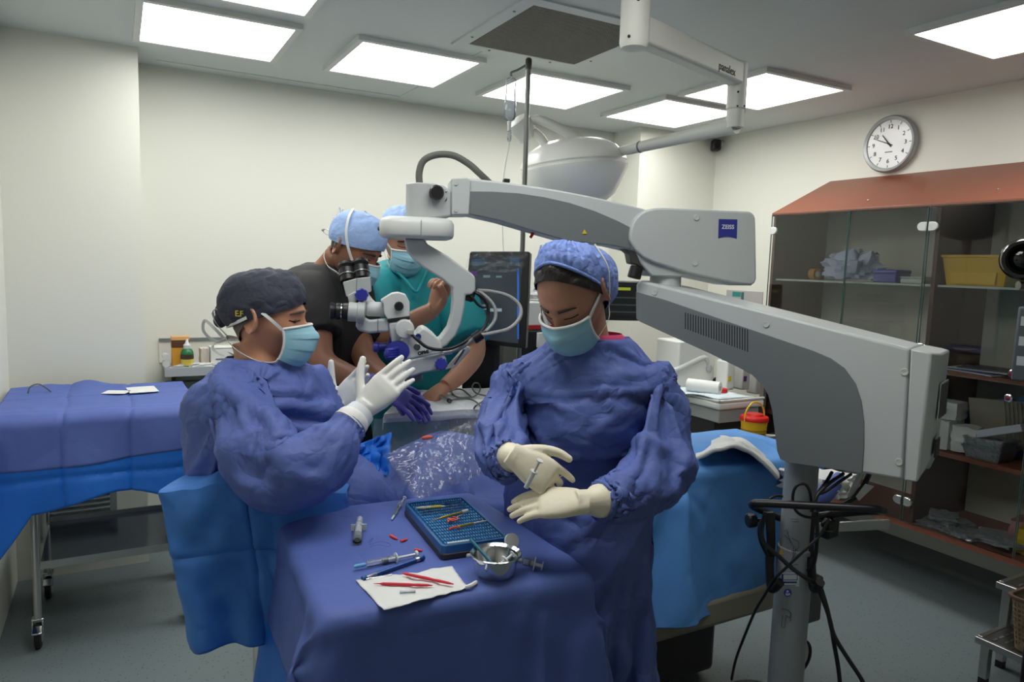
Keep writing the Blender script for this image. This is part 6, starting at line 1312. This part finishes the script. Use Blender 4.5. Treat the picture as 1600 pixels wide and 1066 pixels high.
stl = thing('surgeon_stool', 'surgeon stool hidden under the light blue lap drape', 'stool', (hipc.x, hipc.y, 0))
obj('seat', B().lathe((hipc.x, hipc.y, hipz-.17), (0, 0, 1), [(.16, 0), (.18, .02), (.18, .05), (.15, .065)], 32), BLACK, stl); obj('stem', B().cyl((hipc.x, hipc.y, .06), (hipc.x, hipc.y, hipz-.17), .025), CHROME, stl)
obj('foot_ring', B().tube([V((hipc.x+.22*math.cos(a*PI/12)+.1, hipc.y+.22*math.sin(a*PI/12), .285)) for a in range(25)], .012, seg=8, sub=1), CHROME, stl)
for k in range(5):
    a = k*2*PI/5+.3; q = V((hipc.x+.2*math.cos(a), hipc.y+.2*math.sin(a), .05)); l_ = obj('base_leg', B().tube([V((hipc.x, hipc.y, .08)), q], .018, sub=1), CHROME, stl); obj('caster', B().ball(q-V((0, 0, .02)), .03, seg=12), RUBBER, l_)
nc = collider(B().loft(densify(rings([(c_, a_*.97, b_*.97) for c_, a_, b_ in sspec], S_ax, 24), 3)), .004)
nb_ = bmesh.new(); nb_.from_mesh(nc.data); tmp = B(); tmp.bm.free(); tmp.bm = nb_
for A in (sR, sL): limb(tmp, A, [.055, .05, .042, .036, .03], 12, 4)
nb_.to_mesh(nc.data); nb_.free()
gs = [(s2(404, 560), .078, .082), (s2(405, 572), .12, .1), (s2(405, 590), .17, .125), (s2(405, 622), .20, .15), (s2(402, 680), .205, .17), (s2(400, 730), .215, .185), (s2(400, 775), .225, .195), (s2(402, 812), .215, .19)]
S_g = gown(surg, gs, S_ax, [([at(398, 612, 1.86), at(374, 628, 1.80)]+sR[1:], [.05, .082, .094, .084, .066, .043]), ([at(446, 602, 1.94), at(472, 606, 1.99)]+sL[1:], [.06, .086, .084, .074, .06, .042])], nc, sub=10)
lapb = B(); lapb.loft(densify(rings([(s2(430, 800, 1.84), .1, .1)], S_ax, 8), 1)) if False else None
lp = B(); limb(lp, [hipc+V((0, 0, .02)), hipc+kd*.13+V((0, 0, .03)), hipc+kd*.22, hipc+kd*.26+V((0, 0, -.12)), hipc+kd*.26+V((0, 0, -.35))], [.14, .14, .135, .125, .12], 40, 8)
for v in lp.bm.verts: v.co += V((noise.noise(v.co*9), noise.noise(v.co*9+V((5, 0, 0))), noise.noise(v.co*8+V((0, 7, 0)))))*.018
obj('gown_skirt', lp, GOWN, S_g)
NAVYC = mat('cap_navy', (52, 56, 72), .75, bump=(24, .3, 'crease'))
lnS = lambda az: .40-.62*((1-math.cos(az))/2)**.75
obj('cap', capmesh(hS, lnS, .014, .022, 0, 0, .006, 96, 30, .004), NAVYC, surg)
kx = V((-.118, -.01, -.018)); kb = B(); kb.ball(L2W(hS, kx), (.018, .016, .02)); kb.ball(L2W(hS, kx+V((-.006, .012, .022))), (.014, .02, .022)); obj('cap_knot', remesh(kb, .003, 4), NAVYC, surg)
hx = hS[1]; lp_ = L2W(hS, hp(-.42, -.86, .03)); ld = lambda x, z, o=.0145: L2W(hS, (lambda p: p+V((0, -o, 0)))(hp(x/.094, -math.sqrt(max(0, 1-(x/.094)**2-(z/.117)**2)), z/.117, False)))
tp_ = ld(-.044, .012, .0215)
text('monogram', 'E.F', tp_+(EYE-tp_).normalized()*.006, (ld(-.02, .014, .0215)-ld(-.065, .010, .0215)), V((0, 0, 1)), .021, mat('thread_yellow', (214, 196, 60), .6), surg, ext=.0010, bold=.0001)
obj('hair', capmesh(hS, lambda az: .55-1.15*((1-math.cos(az))/2)**1.3, -.0062, 0, 0, 0, 0, 80, 12), mat('hair_grey_stubble', (112, 98, 88), .8, bump=(200, .5, 'n')), surg)
mk, ed = addmask(surg, hS, .004)
for s_ in (1, -1):
    e_ = 1 if s_ > 0 else 0
    obj('mask_tie', B().strip([ed(e_, .03), L2W(hS, V((.035, s_*.082, .005))), L2W(hS, V((.0, s_*.083, .028))), L2W(hS, V((-.012, s_*.082, .032)))], .008, lambda p: (p-hS[0]).normalized(), .0008, 6), MASKW, mk)
    obj('mask_tie', B().strip([L2W(hS, V((-.026, s_*.084, .004))), L2W(hS, V((-.055, s_*.073, -.012))), L2W(hS, V((-.092, s_*.035, -.028))), L2W(hS, V((-.100, 0, -.032)))], .008, lambda p: (p-hS[0]).normalized(), .0008, 6), MASKW, mk)
    obj('mask_tie', B().strip([ed(e_, .97), L2W(hS, V((.045, s_*.07, -.105))), L2W(hS, V((.0, s_*.068, -.105))), L2W(hS, V((-.05, s_*.062, -.085))), L2W(hS, V((-.09, s_*.03, -.065))), L2W(hS, V((-.1, 0, -.06)))], .008, lambda p: (p-hS[0]).normalized(), .0008, 6), MASKW, mk)
for k, pts in enumerate(([(-.1, -.03, -.06), (-.125, -.035, -.035), (-.15, -.03, -.02), (-.155, -.02, -.05), (-.125, -.01, -.075), (-.1, 0, -.062)], [(-.1, -.0, -.06), (-.12, -.02, -.03), (-.135, -.02, .0), (-.125, -.02, .012), (-.112, -.02, -.01)], [(-.1, -.01, -.062), (-.13, -.02, -.085), (-.115, -.03, -.10), (-.09, -.045, -.105)])):
    obj('tie_bow', B().strip([L2W(hS, V(p)) for p in pts], .008, (0, 0, 1) if k else hS[2], .0006, 6), MASKW, mk)
for s_ in (1, -1): eyebrow(surg, hS, s_, mat('brow_grey', (92, 78, 68), .7), .0036, .023, .003); lashes(surg, hS, s_, HAIRB, z=.004); obj('iris', B().ball(facepoint(hS, s_*.031, .002, .001), (.003, .006, .004), Matrix((hS[1], hS[2], hS[3])).transposed(), 12), mat('iris_dark', (26, 18, 14), .15), surg)
CUF = mat('cuff_knit', (214, 216, 222), .8)
for A in (sR, sL): obj('knit_cuff', B().lathe(A[4]+(A[3]-A[4])*.15, (A[4]-A[3]), [(.040, 0), (.038, .03), (.034, .055)], 24), CUF, S_g)
glove('glove', surg, GLVW, at(566, 641, 1.735), cdir3(.60, .10, .62), cdir3(-.25, -.93, .1), 1, ((.12, .12, .1), (.16, .18, .1), (.22, .22, .12), (.30, .28, .15)), sR[3], (.95, .25, .05), .0, .05, 1.0, .042)
glove('glove', surg, GLVW, at(524, 636, 2.03), cdir3(.62, -.05, .62), cdir3(.25, .9, -.1), -1, ((.12, .15, .1), (.25, .25, .15), (.35, .35, .2), (.5, .4, .2)), sL[3], (1.0, .15, .05), .03, .05, 1.0, .042)

# light blue drape across the surgeon's lap, hanging down behind the instrument table
def lapfn(u, v):
    x_ = 250+290*u; d_ = 1.61+.22*u*u; top = at(x_, 768-16*math.sin(u*PI)+5*math.sin(u*9), d_); bot = at(302+262*u, 1012, d_+.03)
    if v < .22:
        t_ = v/.22; p = top + (1-t_)*(V((f0.x, f0.y, 0))*.20+V((0, 0, -.015)))+V((0, 0, .012*math.sin(t_*PI)))
    else: t_ = (v-.22)/.78; p = top.lerp(bot, t_)
    k_ = min(1, v*2); n_ = .016*math.sin(u*11+3*noise.noise(V((u*2, v, 4))))*k_*(.3+v)+.012*noise.noise(V((u*7, v*7, 2)))-.006*fold(v-.55, .015)-.006*fold(u-.45+.03*v, .015)
    return p+V((f0.x, f0.y, 0))*-n_+V((0, 0, .006*noise.noise(V((u*9, v*5, 6)))))
lapo = tag(obj('lap_drape', B().grid(lapfn, 90, 80), mat('drape_sky_blue2', (66, 126, 204), .62, spec=.35, bump=(6, .25, 'crease')), solid=.0015, loc=at(400, 860, 1.85)), 'light blue drape hanging from the lap of the surgeon', 'drape'); crease(lapo.data, .008)

HD = [at(546, 700, 2.02), at(612, 676, 2.12), at(606, 742, 2.0), at(552, 764, 1.95)]
tag(obj('head_drape', B().grid(lambda u, v: HD[0].lerp(HD[1], u).lerp(HD[3].lerp(HD[2], u), v)+V((0, -.02, .01))*abs(noise.noise(V((u*4, v*4, 5))))*3, 24, 24), DEEPB, solid=.0015, loc=HD[3]), 'bright blue drape corner at the head of the operating table', 'drape')
BLK_C = at(1150, 712, 2.52)
bl_ = B().grid(lambda u, v: at(1088+128*u, 716-26*math.sin(u*PI*.9)-14*v+ (40*u*u), 2.50+.30*v)+V((0, 0, .02*noise.noise(V((u*5, v*5, 8))))), 40, 24)
tag(obj('white_blanket', bl_, mat('blanket_white', (222, 222, 220), .9, bump=(120, .6, 'n')), solid=.012, loc=BLK_C), 'white textured blanket bunched at the foot of the operating table', 'blanket')
tag(obj('foot_blanket', softbox(at(1278, 752, 2.62), (.09, .11, .035), .3, 4.2, PK, .3), MATS['blanket_white'], loc=at(1278, 770, 2.62)), 'white blanket end beside the microscope column', 'blanket')
tag(obj('violet_wrap', B().tube([at(1262, 790, 2.5), at(1285, 775, 2.5), at(1305, 755, 2.52), at(1312, 744, 2.54)], .03, seg=14, taper=(1.3, .6)), DRAPE, loc=at(1285, 775, 2.5)), 'violet blue wrapped cloth beside the microscope column', 'cloth')

# ---- assistants in scrubs
def scrub(par, spec, ax, arms, m, vox=.008, amp=.012, sc2=7):
    b = B(); b.loft(densify(rings(spec, ax, 32), 3))
    for pts, rad in arms: limb(b, pts, rad, 20, 6)
    b = remesh(b, vox, 4)
    for v in b.bm.verts:
        c = v.co; n_ = abs(noise.noise(V((c.x*sc2, c.y*sc2, c.z*sc2*.45))))-.25+.5*(abs(noise.noise(V((c.x*sc2*2.1, c.y*sc2*2.1, c.z*sc2*.8))))-.25); v.co = c+v.normal*n_*amp*-1
    o = obj('scrub_top', b, m, par, ang=80); crease(o.data, .009); return o
def trousers(par, fl, ax, m, hz, hw_=.095):
    b = B(); b.loft(densify(rings([(V((fl.x, fl.y, hz+.08)), .17, .125), (V((fl.x, fl.y, hz)), .18, .13), (V((fl.x, fl.y, hz-.1)), .18, .125)], ax, 24), 3))
    for s_ in (1, -1): limb(b, [fl+ax*s_*hw_*.9+V((0, 0, hz)), fl+ax*s_*hw_+V((0, 0, hz*.55)), fl+ax*s_*hw_+V((0, 0, .06))], [.10, .08, .07])
    obj('trousers', remesh(b, .01, 4), m, par)
    for s_ in (1, -1):
        fr = ax.cross(V((0, 0, 1))); sb = B(); sb.ball(fl+ax*s_*hw_+fr*.05+V((0, 0, .04)), (.05, .135, .04), Matrix((ax, -fr, V((0, 0, 1)))).transposed()); obj('shoe', sb, SHOE, par)
LCAP = mat('cap_pale_blue', (150, 178, 226), .7, bump=(30, .25, 'crease'))
# man in black
sk = skin('skin_dark_man', (150, 104, 82))
hK = hframe(at(556, 388, 2.50), cdir3(.76, -.42, -.50), -.05); K_fr = cdir3(.80, -.55); K_ax = V((0, 0, 1)).cross(K_fr)
K_c = at(508, 470, 2.58); fl = V((K_c.x, K_c.y, 0)); kpos = lambda px, py, d=2.58: at(px, py, d)
man1 = thing('person', 'man in black scrub top bending to the microscope eyepieces', 'person', fl)
kR = [at(482, 450, 2.46), at(494, 505, 2.40), at(503, 562, 2.36), at(545, 588, 2.32), at(592, 604, 2.28)]
kL = [at(548, 445, 2.70), at(556, 510, 2.62), at(572, 562, 2.50), at(598, 590, 2.42), at(622, 606, 2.36)]
b = B(); add_head(b, hK); nK = L2W(hK, V((-.04, 0, -.055))); limb(b, [nK, nK.lerp(kpos(512, 428), .5), kpos(508, 445)], [.056, .058, .085])
kspec = [(kpos(512, 425), .08, .08), (kpos(510, 440), .15, .095), (kpos(508, 465), .175, .11), (kpos(505, 540), .16, .12), (V((fl.x, fl.y, 1.12)), .15, .11), (V((fl.x, fl.y, .85)), .16, .11)]
b.loft(densify(rings(kspec, K_ax, 28), 3))
for A in (kR, kL): limb(b, A, [.06, .052, .044, .038, .028])
for s_ in (1, -1): limb(b, [fl+K_ax*s_*.085+V((0, 0, .88)), fl+K_ax*s_*.09+V((0, 0, .5)), fl+K_ax*s_*.09+V((0, 0, .05))], [.08, .06, .045])
obj('body', remesh(b, .005, 5), sk, man1)
BLK = mat('scrub_black', (30, 29, 31), .8)
grow = lambda sp, g: [(c_, a_+g, b_+g) for c_, a_, b_ in sp]
scrub(man1, [(kpos(511, 414), .088, .085), (kpos(510, 424), .15, .105), (kpos(508, 445), .195, .13), (kpos(505, 530), .19, .15), (V((fl.x, fl.y, 1.1)), .185, .14), (V((fl.x, fl.y, .82)), .195, .145)], K_ax, [([A[0].lerp(K_c, .25), A[0].lerp(A[1], .5), A[1].lerp(A[2], .35)], [.085, .085, .078]) for A in (kR, kL)], BLK)
trousers(man1, fl, K_ax, BLK, .84)
lnK = lambda az: .36-.5*((1-math.cos(az))/2)**.8
obj('cap', capmesh(hK, lnK, .012, .016, 0, 0, .004, 80, 24), LCAP, man1)
tb = B()
for k in range(16):
    a = k*.9; tb.tube([L2W(hK, V((-.10, .01*math.cos(a), .05))), L2W(hK, V((-.112-.006*math.sin(a*2), .022*math.cos(a*1.7), .058+.018*math.sin(a)))), L2W(hK, V((-.122+.008*math.cos(a), .03*math.cos(a*2.1), .062+.03*math.sin(a*1.3))))], .0022, seg=5, sub=3)
o = obj('tie_fringe', tb, MASKW, man1); o['kind'] = 'stuff'
obj('tie_bow', B().strip([L2W(hK, V(p)) for p in ((-.1, -.02, -.005), (-.125, -.03, .0), (-.14, -.03, -.012), (-.125, -.02, -.02), (-.1, -.01, -.01))], .01, (0, 0, 1)), MASKW, man1)
mk, ed = addmask(man1, hK, .002)
for s_ in (1, -1):
    e_ = 1 if s_ > 0 else 0
    obj('mask_tie', B().strip([ed(e_, .03), L2W(hK, V((.03, s_*.085, .02))), L2W(hK, V((.0, s_*.088, .06))), L2W(hK, V((-.03, s_*.07, .10))), L2W(hK, V((-.06, s_*.03, .12)))], .009, lambda p: (p-hK[0]).normalized(), .0008, 6), MASKW, mk)
    obj('mask_tie', B().strip([ed(e_, .97), L2W(hK, V((.03, s_*.076, -.085))), L2W(hK, V((-.02, s_*.07, -.09))), L2W(hK, V((-.07, s_*.05, -.075))), L2W(hK, V((-.1, 0, -.06)))], .009, lambda p: (p-hK[0]).normalized(), .0008, 6), MASKW, mk)
obj('hair', capmesh(hK, lambda az: .5-1.05*((1-math.cos(az))/2)**1.1, -.0058, 0, 0, 0, 0, 72, 12), HAIRB, man1)
for s_ in (1, -1): eyebrow(man1, hK, s_, HAIRB, .0045, .022, .003); lashes(man1, hK, s_, HAIRB, z=.003)
glove('glove', man1, GLVP, at(596, 606, 2.27), cdir3(.86, -.1, -.42), cdir3(.25, -.6, .75), 1, ((.1, .12, .1), (.14, .15, .1), (.18, .18, .1), (.2, .2, .1)), kR[3], (.6, .3, .1), .10, .05, 1.0)
glove('glove', man1, GLVP, at(622, 606, 2.36), cdir3(.7, -.5, -.4), cdir3(.2, -.3, .9), -1, ((.2, .2, .1), (.25, .2, .1), (.3, .2, .1), (.3, .2, .1)), kL[3], (.6, .3, .1), .06, .05, 1.0)
# man in teal
sk = skin('skin_teal_man', (186, 136, 110))
hT = hframe(at(630, 374, 2.82), cdir3(.42, -.78, -.36), .05); T_fr = cdir3(.34, -.94); T_ax = V((0, 0, 1)).cross(T_fr)
T_c = at(640, 470, 2.93); fl = V((T_c.x, T_c.y, 0)); tpos = lambda px, py, d=2.93: at(px, py, d)
man2 = thing('person', 'man in teal scrub top with raised fist standing behind the microscope', 'person', fl)
tR = [at(588, 445, 2.82), at(586, 485, 2.74), at(592, 526, 2.66), at(632, 508, 2.58), at(678, 484, 2.54)]
tL = [at(697, 440, 2.92), at(724, 490, 2.86), at(742, 545, 2.78), at(722, 580, 2.70), at(696, 604, 2.64)]
b = B(); add_head(b, hT); nT = L2W(hT, V((-.035, 0, -.06))); limb(b, [nT, nT.lerp(tpos(640, 425), .5), tpos(640, 442)], [.055, .056, .085])
b.loft(densify(rings([(tpos(640, 420), .08, .08), (tpos(640, 437), .15, .095), (tpos(641, 460), .18, .11), (tpos(642, 530), .165, .115), (V((fl.x, fl.y, 1.1)), .155, .11), (V((fl.x, fl.y, .85)), .16, .11)], T_ax, 28), 3))
for A in (tR, tL): limb(b, A, [.058, .05, .043, .039, .029])
for s_ in (1, -1): limb(b, [fl+T_ax*s_*.085+V((0, 0, .88)), fl+T_ax*s_*.09+V((0, 0, .5)), fl+T_ax*s_*.09+V((0, 0, .05))], [.08, .06, .045])
hand(b, at(678, 484, 2.54), cdir3(.30, -.05, .9), cdir3(.55, .75, .1), 1, ((.75, 1.2, .6), (.85, 1.25, .6), (.95, 1.3, .6), (1.05, 1.3, .6)), (.5, .7, .6), .02, 1.0)
hand(b, at(698, 602, 2.65), cdir3(-.6, -.3, -.5), cdir3(-.3, -.5, .8), -1, ((.3, .3, .2),)*4, (.5, .4, .3), .04, 1.0)
obj('body', remesh(b, .0036, 3), sk, man2)
TEALS = mat('scrub_teal', (18, 138, 146), .75)
scrub(man2, [(tpos(640, 408), .09, .085), (tpos(640, 419), .16, .105), (tpos(641, 440), .205, .13), (tpos(642, 525), .205, .15), (V((fl.x, fl.y, 1.08)), .19, .14), (V((fl.x, fl.y, .8)), .2, .145)], T_ax, [([A[0].lerp(T_c, .25), A[0].lerp(A[1], .5), A[1].lerp(A[2], .75)], [.09, .09, .085]) for A in (tR, tL)], TEALS)
trousers(man2, fl, T_ax, TEALS, .84)
obj('neck_trim', B().tube([tpos(612, 418, 2.80), tpos(632, 436, 2.755), tpos(650, 456, 2.735), tpos(660, 438, 2.77), tpos(668, 420, 2.84)], .006, seg=8), TEALS, man2)
obj('cap', capmesh(hT, lnK, .014, .012, 0, 0, .008, 80, 24), LCAP, man2)
obj('hair', capmesh(hT, lambda az: .5-1.0*((1-math.cos(az))/2)**1.1, -.0045, 0, 0, 0, 0, 72, 12), HAIRB, man2)
mk, ed = addmask(man2, hT, .003)
for s_ in (1, -1):
    e_ = 1 if s_ > 0 else 0
    obj('mask_tie', B().strip([ed(e_, .03), L2W(hT, V((.03, s_*.085, .01))), L2W(hT, V((-.02, s_*.086, .03))), L2W(hT, V((-.07, s_*.06, .05)))], .008, lambda p: (p-hT[0]).normalized(), .0008, 6), MASKW, mk)
    obj('mask_tie', B().strip([ed(e_, .97), L2W(hT, V((.03, s_*.076, -.06))), L2W(hT, V((-.02, s_*.08, -.01))), L2W(hT, V((-.05, s_*.078, .03)))], .008, lambda p: (p-hT[0]).normalized(), .0008, 6), MASKW, mk)
for s_ in (1, -1): eyebrow(man2, hT, s_, HAIRB, .004, .022, .003); lashes(man2, hT, s_, HAIRB, z=.002)
# ------------------------------------------------------------------ solve the cloth and freeze it
NF = 34
sc.frame_start, sc.frame_end = 1, 60
for f_ in range(1, NF+1): sc.frame_set(f_)
dg = bpy.context.evaluated_depsgraph_get(); done = []
for s_ in SIM:
    if s_[0] == 'cloth':
        me = bpy.data.meshes.new_from_object(s_[1].evaluated_get(dg)); done.append((s_, me))
for s_, me in done:
    o = s_[1]; o.modifiers.clear(); o.vertex_groups.clear(); old = o.data; o.data = me; bpy.data.meshes.remove(old)
    bpy.data.collections.remove(s_[2])
    for p in me.polygons: p.use_smooth = True
    md = o.modifiers.new('solid', 'SOLIDIFY'); md.thickness = .0012
    fine = o.name.split('.')[0] in ('gown', 'sleeve')
    if not fine: md = o.modifiers.new('sub', 'SUBSURF'); md.levels = md.render_levels = 1
    nm_ = o.name.split('.')[0]; am = {'gown': .006, 'sleeve': .006, 'chest_drape': .011, 'patient_drape': .008, 'instrument_drape': .006}.get(nm_, .004)
    if fine: outward(me)
    elif me.polygons[len(me.polygons)//2].normal.z < 0: me.flip_normals()
    rows_ = len(me.vertices)//56
    kf = (lambda v, i: max(.05, min(1, (rows_-1-i//56)/5))) if nm_ == 'sleeve' else (lambda v, i: 1 if v.z < TZ-.02 else .1) if nm_ == 'instrument_drape' else None
    if fine:
        e1_ = (W_ax*.9+V((0, 0, .45))) if o.parent and root_of(o) == nurse else (S_ax*.8+V((0, 0, .6)))
        if nm_ == 'sleeve': folds(me, .013, (.35, .2, .9), 7.5, 1.8, (2, len(me.vertices) % 5, 1), kf); folds(me, .007, (.8, -.3, .5), 11, 2.2, (5, 1, 1), kf)
        else: folds(me, .010, e1_, 7.0, 1.3, (1, 4, 2)); folds(me, .006, (e1_.x, e1_.y, -.9), 10, 2.0, (7, 1, 2))
    crease(me, am, (len(me.vertices) % 7, 0, 0), keep=kf)
    if not o.parent:
        c_ = sum((v.co for v in me.vertices), V((0, 0, 0)))/len(me.vertices); me.transform(Matrix.Translation(-c_)); o.location = c_
for s_ in SIM:
    if s_[0] == 'col': me = s_[1].data; bpy.data.objects.remove(s_[1]); bpy.data.meshes.remove(me)
sc.frame_set(1)
